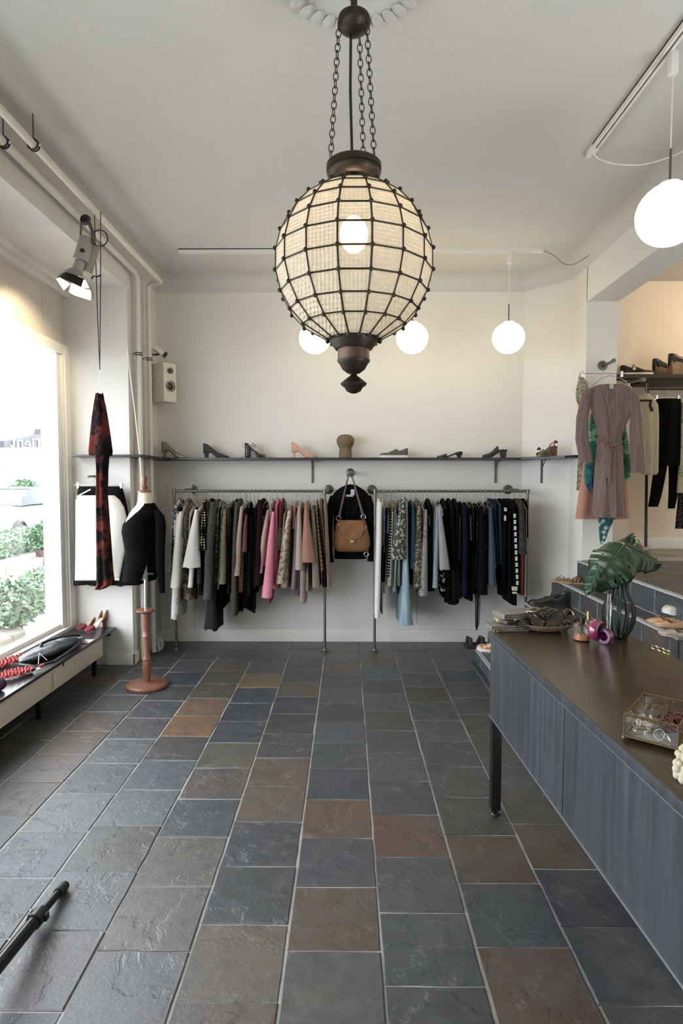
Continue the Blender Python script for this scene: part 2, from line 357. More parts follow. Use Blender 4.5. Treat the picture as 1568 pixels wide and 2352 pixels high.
# coves
def cove(mb, a, b, n, r, z=ZC):
    """quarter round between wall line a-b (wall normal n pointing into the room) and the ceiling"""
    ra, rb = [], []
    for i in range(7):
        t = math.pi / 2 * i / 6; d = r * (1 - math.sin(t)); h = r * (1 - math.cos(t))
        ra.append((a[0] + n[0] * d, a[1] + n[1] * d, z - h)); rb.append((b[0] + n[0] * d, b[1] + n[1] * d, z - h))
    k = len(ra); mb.add(ra + rb, [(i, i + 1, k + i + 1, k + i) for i in range(k - 1)], True)
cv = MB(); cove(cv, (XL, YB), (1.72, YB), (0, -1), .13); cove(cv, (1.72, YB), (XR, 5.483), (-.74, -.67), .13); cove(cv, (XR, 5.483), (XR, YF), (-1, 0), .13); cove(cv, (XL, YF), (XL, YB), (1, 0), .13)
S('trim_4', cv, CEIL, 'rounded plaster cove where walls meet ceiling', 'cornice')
# baseboards, low board on back wall
S('baseboard_back', MB().bbox((XL, YB - .016, 0), (1.72, YB, .125), .003), TRIM, 'white skirting board along the back wall', 'baseboard')
S('baseboard_left', MB().bbox((-2.10, 5.064, 0), (XL + .014, 5.08, .10), .003).bbox((XL, 5.064, 0), (XL + .014, YB, .10), .003), TRIM, 'cream skirting board around the pier beside the window bench', 'baseboard')
pa = aY(386, 1112, YB - .01); S('trim_5', MB().bbox((pa.x, YB - .012, .11), (aY(442, 1112, YB).x, YB + .01, pa.z), .003), plaster('cream_board', (.78, .72, .64)), 'cream board fixed to the back wall behind the left rack', 'panel')  # right end of the board is shaped to a shadow edge on the wall
# raised side room
S('wall_side_back', MB().box((2.32, YS, .5), (XE, YS + .12, ZC + .1)).box((2.30, 5.55, .5), (2.62, YS, ZC + .1)), PEACH, 'peach lit back wall of the raised side room', 'wall')
S('wall_side_right', MB().box((XE, YF, -.1), (XE + .12, YS + .1, ZC + .1)), PEACH)
S('baseboard_side', MB().bbox((2.62, YS - .016, ZP), (XE, YS, ZP + .11), .003), TRIM, 'skirting board of the raised side room', 'baseboard')
# stairs: treads and risers covered in slate
steps = [(1.135, 0.0, .125, 5.28, 1.9), (1.26, .125, .28, 5.24, 2.2), (1.38, .28, .435, 5.1, 2.4), (1.49, .435, .59, 4.91, 2.65), (1.80, .59, .75, 5.186, 3.19), (1.96, .75, ZP, 5.03, 1.6)]
core = MB()
for i, (x, z0, z1, yf_, yn) in enumerate(steps):
    core.box((x + .012, yn + .01, -.05 if i == 0 else z0 - .05), (2.06 if i == 5 else 2.4, yf_ - .004, z1 - .012))
st = struct(core.build('stairs', plain('stair_mortar', (.30, .30, .29), .9, var=.25, scale=60), origin=(1.13, 3.6, 0)), 'slate tiled steps rising to the raised side room', 'stairs')
rs = random.Random(11)
rise_pal = [(.060, .075, .080), (.072, .085, .09), (.085, .062, .055), (.062, .078, .075), (.12, .085, .065), (.055, .062, .07)]
def slab(M, u0, u1, v0, v1, col):
    mb = MB(); tile_mesh(mb, u0, u1, v0, v1, 0, .012, rs, True); mb.v = [tuple(M @ Vector(v)) for v in mb.v]
    c = M @ Vector(((u0 + u1) / 2, (v0 + v1) / 2, 0)); o = mb.build('slate_tile', SLATE, st, origin=c); o.color = c4(col)
for i, (x, z0, z1, yf_, yn) in enumerate(steps):
    # riser tiles: u along Y, v along Z, facing -X
    M = Matrix(((0, 0, -1, x), (-1, 0, 0, 0), (0, 1, 0, 0), (0, 0, 0, 1)))
    y = yf_; j = 0
    while y > yn + .05:
        wd = .32; y2 = max(y - wd, yn)
        slab(M, -y + .004, -y2 - .004, z0 + .006, z1 - .016, [c * .8 for c in rs.choice(rise_pal)]); y = y2; j += 1
    # nosing strip and tread tiles
    MB().box((x - .004, yn, z1 - .013), (x + .03, yf_, z1 - .001)).build('nosing', plain('pale_nosing', (.36, .37, .38), .7, var=.3, scale=50), st)
    xe = steps[i + 1][0] if i < 5 else 4.3; y = yf_
    if xe - x < .05: continue
    while y > yn + .05:
        y2 = max(y - .32, yn); xx = x + .034
        while xx < xe - .02:
            x2 = min(xx + .32, xe)
            if i < 5 or (y2 > 2.6): slab(T(0, 0, z1), xx + .003, x2 - .003, y2 + .004, y - .004, [c * .6 for c in rs.choice(rise_pal[:2] + [(.10, .078, .06), (.11, .075, .055), (.085, .07, .06)] * 2)])
            xx = x2
        y = y2
# platform edge under side room beyond the stairs
S('floor_side', MB().box((2.06, 1.6, .2), (XE, YS, ZP - .013)), GROUT, 'raised floor of the side room', 'floor')
# step end faces (near side), slate too
# ---------------------------------------------------------------- ceiling lamps, tracks
BRONZE = plain('dark_bronze', (.045, .034, .026), .45, .65, var=.45, scale=25, bmp=.1); BRONZE2 = plain('aged_copper', (.12, .075, .055), .4, .6, var=.4, scale=18)
GLOBE = emit('opal_globe', (1, .85, .56), GLOBE_EMIT); GLOBE2 = emit('opal_globe_near', (1, .92, .76), 3.6)
def pendant(x, y, label, ztop, zc=2.815, r=.135, grp='round white globe pendants by the back wall', gm=None):
    t = thing('globe_pendant', label, 'pendant lamp', (x, y, zc - r), grp)
    MB().ball((x, y, zc), r, 32, (1, 1, .965)).build('glass_globe', gm or GLOBE, t)
    MB().lathe([(.012, zc + r * .955), (.045, zc + r * .955), (.045, zc + r * .975), (.012, zc + r * .985)], (x, y, 0)).build('globe_cap', TRIM, t)
    MB().tube([(x, y, zc + r * .96), (x, y, zc + r + .15)], .0055).build('rod', STEEL, t)
    MB().tube([(x, y, zc + r + .14), (x, y, ztop - .08)], .003, 6).build('cord', TRIM, t)
    MB().bbox((x - .018, y - .018, ztop - .10), (x + .018, y + .018, ztop), .006).build('track_adapter', TRIM, t); return t
def track(name, a, b, label):
    a, b = Vector(a), Vector(b); t = thing(name, label, 'track', (a + b) / 2); d = (b - a).normalized(); s = Vector((-d.y, d.x, 0)) * .018
    mb = MB(); mb.box((0, -.018, 0), ((b - a).length, -.006, .032)); mb.box((0, .006, 0), ((b - a).length, .018, .032)); mb.box((0, -.018, .024), ((b - a).length, .018, .032))
    ang = math.atan2(d.y, d.x); M = T(*a) @ Matrix.Rotation(ang, 4, 'Z'); mb.v = [tuple(M @ Vector(v)) for v in mb.v]; mb.build('rail', TRIM, t)
    g = MB().box((0, -.006, .012), ((b - a).length, .006, .022)); g.v = [tuple(M @ Vector(v)) for v in g.v]; g.build('track_slot', BLACKPL, t)
    e = MB().bbox((-.05, -.02, -.004), (.04, .02, .032), .004); e.v = [tuple(M @ Vector(v)) for v in e.v]; e.build('end_cap', TRIM, t); return t
track('ceiling_track', (1.60, 5.11, 3.528), (-1.42, 5.11, 3.528), 'long thin white ceiling track running parallel to the back wall')
track('ceiling_track', (1.445, 3.60, 3.528), (1.445, .2, 3.528), 'white ceiling track with dark slot above the counter side')
pendant(-.272, 5.11, 'white globe pendant half hidden by the lantern on its window side', 3.53)
pendant(.556, 5.11, 'middle white globe pendant just beside the base of the lantern', 3.53)
pendant(1.372, 5.11, 'white globe pendant hanging alone above the right clothes rack', 3.53)
pendant(1.470, 2.784, 'largest white globe pendant near the opening over the counter', 3.53, 2.815, .142, None, GLOBE2)
def cable(name, pts, r, mat, label, cat='cable'):
    P = [Vector(p) for p in pts]; out = []
    for i in range(len(P) - 1):
        p0, p1, p2, p3 = P[max(i - 1, 0)], P[i], P[i + 1], P[min(i + 2, len(P) - 1)]
        for k in range(6):
            t = k / 6; out.append(.5 * ((2 * p1) + (p2 - p0) * t + (2 * p0 - 5 * p1 + 4 * p2 - p3) * t * t + (3 * p1 - p0 - 3 * p2 + p3) * t ** 3))
    out.append(P[-1]); mb = MB().tube(out, r, 6); o = mb.build(name, mat); return tag(o, label, cat)
cable('white_cable', [(1.445, 3.6, 3.53), (1.49, 3.6, 3.49), (1.6, 3.58, 3.45), (1.75, 3.55, 3.44), (1.9, 3.45, 3.46), (2.04, 3.3, 3.53)], .004, TRIM, 'thin cream cable sagging from the near end of the counter track')
cable('thin_cable', [(1.65, 5.11, 3.54), (1.74, 5.11, 3.50), (1.82, 5.10, 3.43), (1.9, 5.10, 3.42), (1.98, 5.1, 3.46), (2.04, 5.1, 3.50)], .003, plain('brown_cable', (.25, .18, .13), .6), 'thin brown cable drooping from the back track to the corner')
# ceiling rose
LX, LY = .027, 2.35
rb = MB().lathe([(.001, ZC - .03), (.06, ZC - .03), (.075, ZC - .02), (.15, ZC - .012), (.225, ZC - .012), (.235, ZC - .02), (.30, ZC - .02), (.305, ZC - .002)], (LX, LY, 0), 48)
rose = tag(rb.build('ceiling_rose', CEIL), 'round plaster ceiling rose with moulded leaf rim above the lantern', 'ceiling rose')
for i in range(32):
    a = 2 * math.pi * i / 32; M = T(LX, LY, ZC - .025) @ Matrix.Rotation(a, 4, 'Z') @ T(.27, 0, 0)
    mb = MB(); mb.ball((0, 0, 0), .042, 10, (1, .62, .26)); mb.ball((-.012, .0, -.008), .022, 8, (1, .4, .35)); mb.v = [tuple(M @ Vector(v)) for v in mb.v]; mb.build('plaster_leaf', CEIL, rose)
# lantern
lan = thing('glass_lantern', 'large spherical lantern of cream glass squares with dark bronze joints', 'lantern', (LX, LY, 2.0))
def pane_mat():
    m, nt, b = newmat('cream_lantern_glass'); oc = coord(nt); oi = N(nt, 'ShaderNodeObjectInfo')
    n = N(nt, 'ShaderNodeTexNoise', Scale=50, Detail=6, Roughness=.8); L(nt, oc, n.inputs['Vector'])
    c = mixc(nt, n.outputs[0], (.62, .60, .54), (.93, .91, .86)); L(nt, c, b.inputs['Base Color'])
    b.inputs['Roughness'].default_value = .28
    tr = N(nt, 'ShaderNodeBsdfTranslucent'); L(nt, c, tr.inputs[0]); tp = N(nt, 'ShaderNodeBsdfTransparent'); tp.inputs[0].default_value = (1, .97, .92, 1)
    x1 = N(nt, 'ShaderNodeMixShader', Fac=.42); L(nt, b.outputs[0], x1.inputs[1]); L(nt, tr.outputs[0], x1.inputs[2])
    x2 = N(nt, 'ShaderNodeMixShader', Fac=.24); L(nt, x1.outputs[0], x2.inputs[1]); L(nt, tp.outputs[0], x2.inputs[2]); L(nt, x2.outputs[0], nt.nodes['Material Output'].inputs[0])
    sx = N(nt, 'ShaderNodeSeparateXYZ'); L(nt, oc, sx.inputs[0])
    w1 = N(nt, 'ShaderNodeTexWave', Scale=22, Distortion=1.5, wave_type='BANDS', bands_direction='Z'); L(nt, oc, w1.inputs['Vector'])
    w2 = N(nt, 'ShaderNodeTexWave', Scale=22, Distortion=1.5, wave_type='BANDS', bands_direction='X'); L(nt, oc, w2.inputs['Vector'])
    ad = N(nt, 'ShaderNodeMath', operation='ADD'); L(nt, w1.outputs[1], ad.inputs[0]); L(nt, w2.outputs[1], ad.inputs[1])
    bp = N(nt, 'ShaderNodeBump', Strength=.8, Distance=.006); L(nt, ad.outputs[0], bp.inputs['Height']); L(nt, bp.outputs[0], b.inputs['Normal']); return m
PANE = pane_mat(); LC = Vector((LX, LY, 2.44)); R_ = .305; NS = 16
def sp(lat, k): a = 2 * math.pi * (k + .5) / NS - math.pi / 2; la = math.radians(lat); return LC + Vector((R_ * math.cos(la) * math.cos(a), R_ * math.cos(la) * math.sin(a), R_ * math.sin(la)))
lats = [-70, -49.5, -35.5, -21.5, -7, 8, 22, 35.5, 49, 61, 72]
came = MB(); knob = MB()
for i in range(len(lats) - 1):
    for k in range(NS):
        q = [sp(lats[i], k), sp(lats[i], k + 1), sp(lats[i + 1], k + 1), sp(lats[i + 1], k)]; c = sum(q, Vector()) / 4; nrm = (c - LC).normalized()
        q = [c + (p - c) * .975 for p in q]; mb = MB(); mb.add(q + [p - nrm * .004 for p in q], [(0, 1, 2, 3), (7, 6, 5, 4), (0, 4, 5, 1), (1, 5, 6, 2), (2, 6, 7, 3), (3, 7, 4, 0)])
        mb.build('glass_pane', PANE, lan)
for i, la in enumerate(lats):
    for k in range(NS):
        a, b = sp(la, k), sp(la, k + 1); came.tube([a, b], .0036, 5)
        if i < len(lats) - 1: came.tube([a, sp(lats[i + 1], k)], .0036, 5)
        knob.ball(a + (a - LC).normalized() * .004, .0085, 8)
kc = came.build('lead_lattice', BRONZE, lan); kk = knob.build('lattice_knobs', BRONZE, lan); kc['kind'] = 'stuff'; kk['kind'] = 'stuff'
zt = 2.698; zb = LC.z - R_ * math.sin(math.radians(70))
MB().lathe([(.02, 2.712), (.066, 2.714), (.065, 2.756), (.078, 2.757), (.096, 2.768), (.104, 2.782), (.104, 2.789), (.100, 2.791), (.106, 2.794), (.106, 2.815), (.100, 2.820), (.02, 2.820)], (LX, LY, 0), 40).build('top_cap', BRONZE, lan)
MB().lathe([(.02, zb + .02), (.098, zb + .022), (.10, zb + .008), (.092, zb - .012), (.072, zb - .038), (.02, zb - .04)], (LX, LY, 0), 40).build('bottom_cup', BRONZE, lan)
MB().lathe([(.02, zb - .03), (.062, zb - .035), (.063, zb - .078), (.02, zb - .08)], (LX, LY, 0), 32).build('copper_collar', BRONZE2, lan)
MB().lathe([(.02, zb - .076), (.064, zb - .078), (.064, zb - .086), (.056, zb - .094), (.045, zb - .115), (.025, zb - .13), (.012, zb - .134), (.014, zb - .140), (.028, zb - .150), (.052, zb - .170), (.048, zb - .178), (.036, zb - .186), (.028, zb - .2), (.012, zb - .208), (.001, zb - .21)], (LX, LY, 0), 32).build('finial', BRONZE, lan)
MB().lathe([(.012, 3.30), (.03, 3.305), (.056, 3.325), (.064, 3.343), (.060, 3.362), (.038, 3.380), (.013, 3.388), (.0125, 3.44), (.001, 3.44)], (LX, LY, 0), 32).build('canopy_ball', BRONZE, lan)
MB().tube([(LX - .012, LY, 3.31), (LX - .014, LY, 3.1), (LX - .006, LY, 2.815)], .0055, 8).build('power_cord', BLACKPL, lan)
MB().torus((LX, LY, 3.455), .018, .003, 'x').tube([(LX, LY, 3.472), (LX, LY, ZC - .02)], .003).build('hook', BLACKM, lan)
MB().tube([(LX, LY, 3.425), (LX - .1, LY - .02, 3.455), (LX - .45, LY - .15, 3.53)], .005, 6).build('side_cord', BLACKPL, lan)
ztc = 2.81
for a, rt_ in ((205, .062), (-40, .060), (65, .052)):
    ar = math.radians(a); A = Vector((LX + math.cos(ar) * rt_, LY + math.sin(ar) * rt_, 3.325)); B = Vector((LX + math.cos(ar) * .098, LY + math.sin(ar) * .098, ztc + .01)); mb = MB(); n = 19; d = (B - A)
    for i in range(n):
        c = A + d * ((i + .5) / n); le = d.length / n * .66; pts = []; s1 = Vector((1, 0, 0)) if i % 2 else Vector((.35, .94, 0))
        for j in range(12):
            t = 2 * math.pi * j / 12; pts.append(c + s1 * (math.cos(t) * .0095) + d.normalized() * (math.sin(t) * le))
        mb.tube(pts, .0019, 5, closed=True)
    mb.build('chain', BLACKM, lan)
MB().ball((LX, LY, 2.555), .055, 16, (1, 1, 1.25)).build('bulb', emit('hot_bulb', (1, .82, .55), BULB_EMIT), lan)
# ---------------------------------------------------------------- pipes and clamps
PIPE = plain('white_painted_pipe', (.72, .68, .60), .4, var=.06)
def pipe(pts, r, label):
    return tag(MB().tube(pts, r, 14).build('heating_pipe', PIPE), label, 'pipe', None)
def elbow(a, b, c, r=.05):
    a, b, c = Vector(a), Vector(b), Vector(c); u = (a - b).normalized(); v = (c - b).normalized(); out = []
    for i in range(7):
        t = i / 6; out.append(b + u * r * (1 - t) ** 2 + v * r * t ** 2)
    return out
A0 = (-1.66, YF + .01, 3.38); A1 = (-1.66, 5.40, 3.38); A2 = (-1.795, 5.43, 3.375); A3 = (-1.795, 5.43, .01)
pipe([A0] + elbow(A0, A1, A2) + elbow(A1, A2, A3) + [A3], .021, 'outer white heating pipe below the ceiling that turns down behind the mannequin')
B0 = (-1.805, YF + .01, 3.38); B1 = (-1.805, 5.19, 3.38); B2 = (-1.805, 5.19, .01)
pipe([B0] + elbow(B0, B1, B2, .07) + [B2], .024, 'inner white heating pipe hugging the beam and dropping beside the pier')
def clamp(c, axis, r, rod, label, grp='pipe clamps'):
    t = thing('pipe_clamp', label, 'clamp', c, grp)
    mb = MB()
    for d in (-.009, .009):
        cc = Vector(c) + (Vector((0, d, 0)) if axis == 'y' else Vector((0, 0, d))); mb.torus(cc, r + .004, .004, axis, 20, 6)
    mb.build('ring', BLACKM, t); e = Vector(c) + Vector((0, 0, r)) ; MB().tube([e, rod], .004, 6).build('rod', STEEL, t)
    MB().ball(Vector(c) + Vector((r + .008, 0, 0)), .008, 8).build('screw', CHROME, t)
for X, px, py, lb in ((-1.66, 77, 326, 'black ring clamp on the outer ceiling pipe hung by a thin rod'), (-1.805, 8, 326, 'black ring clamp on the inner ceiling pipe hung by a thin rod')):
    p = aX(px, py, X); clamp((X, p.y, 3.38), 'y', .024, (X, p.y, ZC - .02), lb)
clamp((-1.805, 5.19, aX(329, 820, -1.805).z), 'z', .024, (-1.858, 5.19, aX(329, 820, -1.805).z), 'metal clamp on the inner vertical pipe above the shelf')
clamp((-1.795, 5.43, aX(347, 828, -1.795).z), 'z', .021, (-1.858, 5.43, aX(347, 828, -1.795).z), 'metal clamp on the outer vertical pipe near the speaker')
cable('loose_cable', [aY(292, 790, 5.0), aY(299, 860, 5.0), aY(309, 940, 5.0), aY(319, 1030, 4.95), aY(324, 1090, 4.9), aY(324, 1135, 4.7)], .0045, TRIM, 'loose white cable hanging down behind the mannequin neck')
cc = aZ(362, 1494, .01); mb = MB()
for i in range(5):
    rr = .045 + .006 * i; mb.torus((cc.x + .01 * math.sin(i * 2), cc.y + .01 * i - .02, rr + .006), rr, .004, 'x' if i % 2 else 'y', 20, 6, RZ(25 * i), 1.0)
tag(mb.build('cable_coil', TRIM), 'coiled white cable on the floor beside the left rack foot', 'cable')
# ---------------------------------------------------------------- spotlight with barn doors
SY = 3.95; SG = plain('grey_spot_enamel', (.36, .35, .33), .4, .2, var=.1)
sp_ = thing('spotlight', 'grey theatre spotlight with lit barn doors clamped to the pipe', 'spotlight', aY(200, 600, SY))
P = lambda x, y, dy=0: aY(x, y, SY + dy)
clampP = Vector((-1.805, SY + .05, 3.38))
MB().torus(P(196, 505, .05), .03, .006, 'y').bbox(P(188, 512) - Vector((0, .02, 0)), P(204, 500) + Vector((0, .03, 0)), .003).build('clamp', BLACKM, sp_)
MB().tube([P(187, 512), P(185, 540), P(186, 575)], .007, 6).tube([P(204, 510), P(212, 530), P(216, 560)], .012, 6).build('bracket', STEEL, sp_)
def cyl(a, b, r0, r1, n=18): return MB().tube([a, b], [r0, r1], n)
cyl(P(199, 550, .02), P(185, 602, -.03), .046, .05).build('lamp_housing', SG, sp_)
cyl(P(216, 566, .05), P(198, 628, .0), .035, .035).build('transformer_box', plain('taupe_enamel', (.30, .27, .22), .45), sp_)
cyl(P(184, 603, -.03), P(176, 624, -.05), .034, .036).build('lamp_neck', SG, sp_)
cyl(P(176, 622, -.05), P(169, 638, -.07), .036, .072).build('reflector_hood', SG, sp_)
MB().ball(P(189, 577, -.05), .018, 12).build('tilt_knob', BLACKPL, sp_)
MB().torus(P(229, 547), .052, .004, 'y', 24, 6).build('flex_cable', BLACKPL, sp_)
def flap(pts, mat):
    mb = MB(); q = [P(*p) for p in pts]; mb.add(q + [p + Vector((.0, .003, 0)) for p in q], [(0, 1, 2, 3), (7, 6, 5, 4), (0, 4, 5, 1), (1, 5, 6, 2), (2, 6, 7, 3), (3, 7, 4, 0)]); mb.build('barn_door', mat, sp_)
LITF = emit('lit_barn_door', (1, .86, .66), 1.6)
flap([(150, 623, -.10), (192, 640, -.10), (186, 658, -.16), (137, 637, -.16)], BLACKM)
flap([(148, 624, -.10), (136, 637, -.16), (128, 640, -.06), (145, 624, -.02)], BLACKM)
flap([(128, 639, -.05), (137, 637, -.15), (161, 652, -.15), (146, 667, -.02)], LITF)
flap([(163, 651, -.13), (190, 661, -.13), (209, 668, .0), (158, 671, .0)], LITF)
flap([(158, 671, 0), (209, 665, 0), (208, 690, .06), (170, 678, .06)], LITF)
flap([(190, 641, -.1), (187, 660, -.15), (206, 662, -.02), (196, 643, .0)], LITF)
flap([(196, 640, -.08), (206, 662, -.08), (217, 688, .0), (209, 664, .02)], BLACKM)
sl = bpy.data.lights.new('spotlight_beam', 'SPOT'); sl.energy = 95; sl.color = (1, .82, .55); sl.spot_size = math.radians(75); sl.spot_blend = .6; sl.shadow_soft_size = .04
so = bpy.data.objects.new('spotlight_beam', sl); COL.objects.link(so); so.location = P(166, 655, -.02); so.rotation_euler = (Vector((-2.42, 4.35, 2.5)) - so.location).to_track_quat('-Z', 'Y').to_euler()
# ---------------------------------------------------------------- wall shelf
SH = 1.822
sh = thing('wall_shelf', 'long thin black wall shelf holding single shoes and a wooden head', 'shelf', (0, 5.7, SH - .02))
sx0 = aY(355, 1054, 5.62).x; sx1 = 1.66
MB().bbox((sx0, 5.60, SH - .022), (1.76, YB, SH), .003).build('shelf_board', BLACKP, sh)
mb = MB(); q = [Vector((1.64, 5.60, 0)), Vector((1.76, 5.62, 0)), Vector((1.72, YB, 0)), Vector((XR, 5.483, 0)), Vector((XR, 5.17, 0)), Vector((1.97, 5.17, 0)), Vector((1.93, 5.32, 0)), Vector((1.70, 5.56, 0))]
q = [Vector((1.64, 5.60, 0)), Vector((1.93, 5.28, 0)), Vector((1.96, 5.17, 0)), Vector((XR, 5.17, 0)), Vector((XR, 5.483, 0)), Vector((1.72, YB, 0))]
mb.add([(p.x, p.y, SH - .018) for p in q] + [(p.x, p.y, SH + .004) for p in q], [(i, (i + 1) % 6, 6 + (i + 1) % 6, 6 + i) for i in range(6)] + [tuple(range(6))[::-1], tuple(range(6, 12))]); mb.build('shelf_board', BLACKP, sh)
MB().bbox((sx0 - .05, 5.60, SH - .022), (XL + .01, YB, SH), .003).bbox((-2.29, 4.93, SH - .022), (XL + .16, 5.08, SH), .003).bbox((XL, 5.05, SH - .022), (XL + .16, YB, SH), .003).build('shelf_board', BLACKP, sh)
for px, Yb in ((717, YB), (1138, YB), (1244, 5.47)):
    x = aY(px, 1080, Yb - .01).x; MB().bbox((x - .010, Yb - .012, SH - .24), (x + .010, Yb, SH - .02), .002).bbox((x - .010, Yb - .20, SH - .036), (x + .010, Yb, SH - .022), .002).tube([(x, Yb - .012, SH - .1), (x, Yb - .12, SH - .03)], .005, 6).build('bracket', STEEL, sh)
# ---------------------------------------------------------------- speaker and camera
bx = MB(); a = aY(351, 826, 5.7); Mx = T(-1.785, 5.66, 2.33) @ RZ(28)
spk = thing('wall_speaker', 'white two way speaker box on the wall in the back corner', 'speaker', (-1.70, 5.70, 2.13))
zs0, zs1 = aY(365, 922, 5.62).z, aY(365, 832, 5.62).z; zc_ = (zs0 + zs1) / 2; hh = (zs1 - zs0) / 2
Ms = T(-1.745, 5.71, zc_) @ RZ(55)
cab_ = MB().bbox((-.075, -.085, -hh), (.075, .085, hh), .008, Ms).build('cabinet', plain('ivory_plastic', (.72, .69, .60), .4, var=.04), spk)
for zz, r in ((-.035, .052), (.11, .030)):
    mb = MB().lathe([(.001, .004), (r * .3, .006), (r * .9, -.004), (r, .004), (r * 1.02, .006), (r * 1.02, -.006), (.001, -.006)], (0, 0, 0), 24); mb.v = [tuple(Ms @ T(0, -.087, zz) @ RX(90) @ Vector(v)) for v in mb.v]; mb.build('driver', BLACKPL, cab_)
cm = thing('security_camera', 'small white security camera on a black bracket above the speaker', 'camera', (-1.72, 5.74, 2.62))
c0 = aY(366, 806, 5.6); Mc = T(*c0) @ RZ(20) @ RY(35)
MB().bbox((-.055, -.022, -.02), (.045, .022, .022), .004, Mc).build('camera_body', TRIM, cm)
MB().bbox((.045, -.024, -.024), (.075, .024, .026), .003, Mc).build('lens_hood', BLACKPL, cm)
MB().tube([aY(350, 814, 5.80), aY(360, 815, 5.65), aY(366, 812, 5.62)], .010, 8).tube([aY(351, 800, 5.8), aY(362, 813, 5.64)], .005, 6).build('bracket', BLACKPL, cm)
# ---------------------------------------------------------------- clothes racks and garments
RY_ = 5.50; RZ_ = 1.508
def rack(x0, x1, label, legs, flanges, stubs):
    t = thing('clothes_rack', label, 'clothes rack', ((x0 + x1) / 2, RY_, 0))
    MB().tube([(x0, RY_, RZ_), (x1, RY_, RZ_)], .0125, 12).build('rail', STEEL, t)
    for x, zb_ in legs:
        MB().tube([(x, RY_, zb_), (x, RY_, RZ_ + .012)], .0125, 12).build('leg', STEEL, t)
        if zb_ == 0: MB().lathe([(.001, .0), (.045, 0), (.045, .006), (.022, .010), (.018, .03), (.001, .03)], (x, RY_, 0), 20).build('floor_flange', STEEL, t)
        mb = MB().tube([(x, RY_, RZ_ - .03), (x, RY_, RZ_ + .018)], .018, 12); mb.build('elbow', STEEL, t)
    for x in flanges:
        MB().tube([(x, RY_, RZ_ + .01), (x, YB - .01, RZ_ + .01)], .0125, 12).build('wall_arm', STEEL, t)
        mb = MB().lathe([(.001, 0), (.045, 0), (.047, .006), (.022, .012), (.019, .035), (.001, .035)], (0, 0, 0), 24); mb.v = [tuple(T(x, YB, RZ_ + .01) @ RX(90) @ Vector(v)) for v in mb.v]; mb.build('wall_flange', STEEL, t)
    return t
rack(-1.605, -.205, 'left pipe clothes rack full of pale, grey and pink garments', [(-1.605, 0), (-.205, 0)], [-1.52, -.18], 0)
rack(.262, 1.675, 'right pipe clothes rack full of white, blue and black garments', [(.262, 0), (1.675, 0)], [.248, 1.585], 0)
HM = plain('hanger_wire', (0.5, 0.5, 0.48), .3, .9, var=.1)
hbase = None; USED = set()
def hanger(x, side, rot=0, what=''):
    global hbase
    if hbase is None:
        mb = MB(); pts = [(0, .012, RZ_ + .008)] + [(0, .016 * math.cos(a), RZ_ + .016 * math.sin(a) - .0) for a in [i * math.pi / 6 for i in range(1, 7)]] + [(0, -.014, RZ_ - .012), (0, 0, RZ_ - .03), (0, 0, RZ_ - .085)]
        mb.tube(pts, .0016, 5); mb.tube([(0, -.19, RZ_ - .145), (0, -.03, RZ_ - .09), (0, .03, RZ_ - .09), (0, .19, RZ_ - .145)], .0025, 5)
        hbase = mb.build('coat_hanger', HM, origin=(0, 0, RZ_)); o = hbase
    else: o = hbase.copy(); COL.objects.link(o)
    o.location = (x, RY_, RZ_); o.rotation_euler = (0, 0, rot)
    tag(o, ('wire hanger under the rail carrying the ' + what), 'hanger', 'wire hangers on the %s rail' % side); return o
G = random.Random(21)
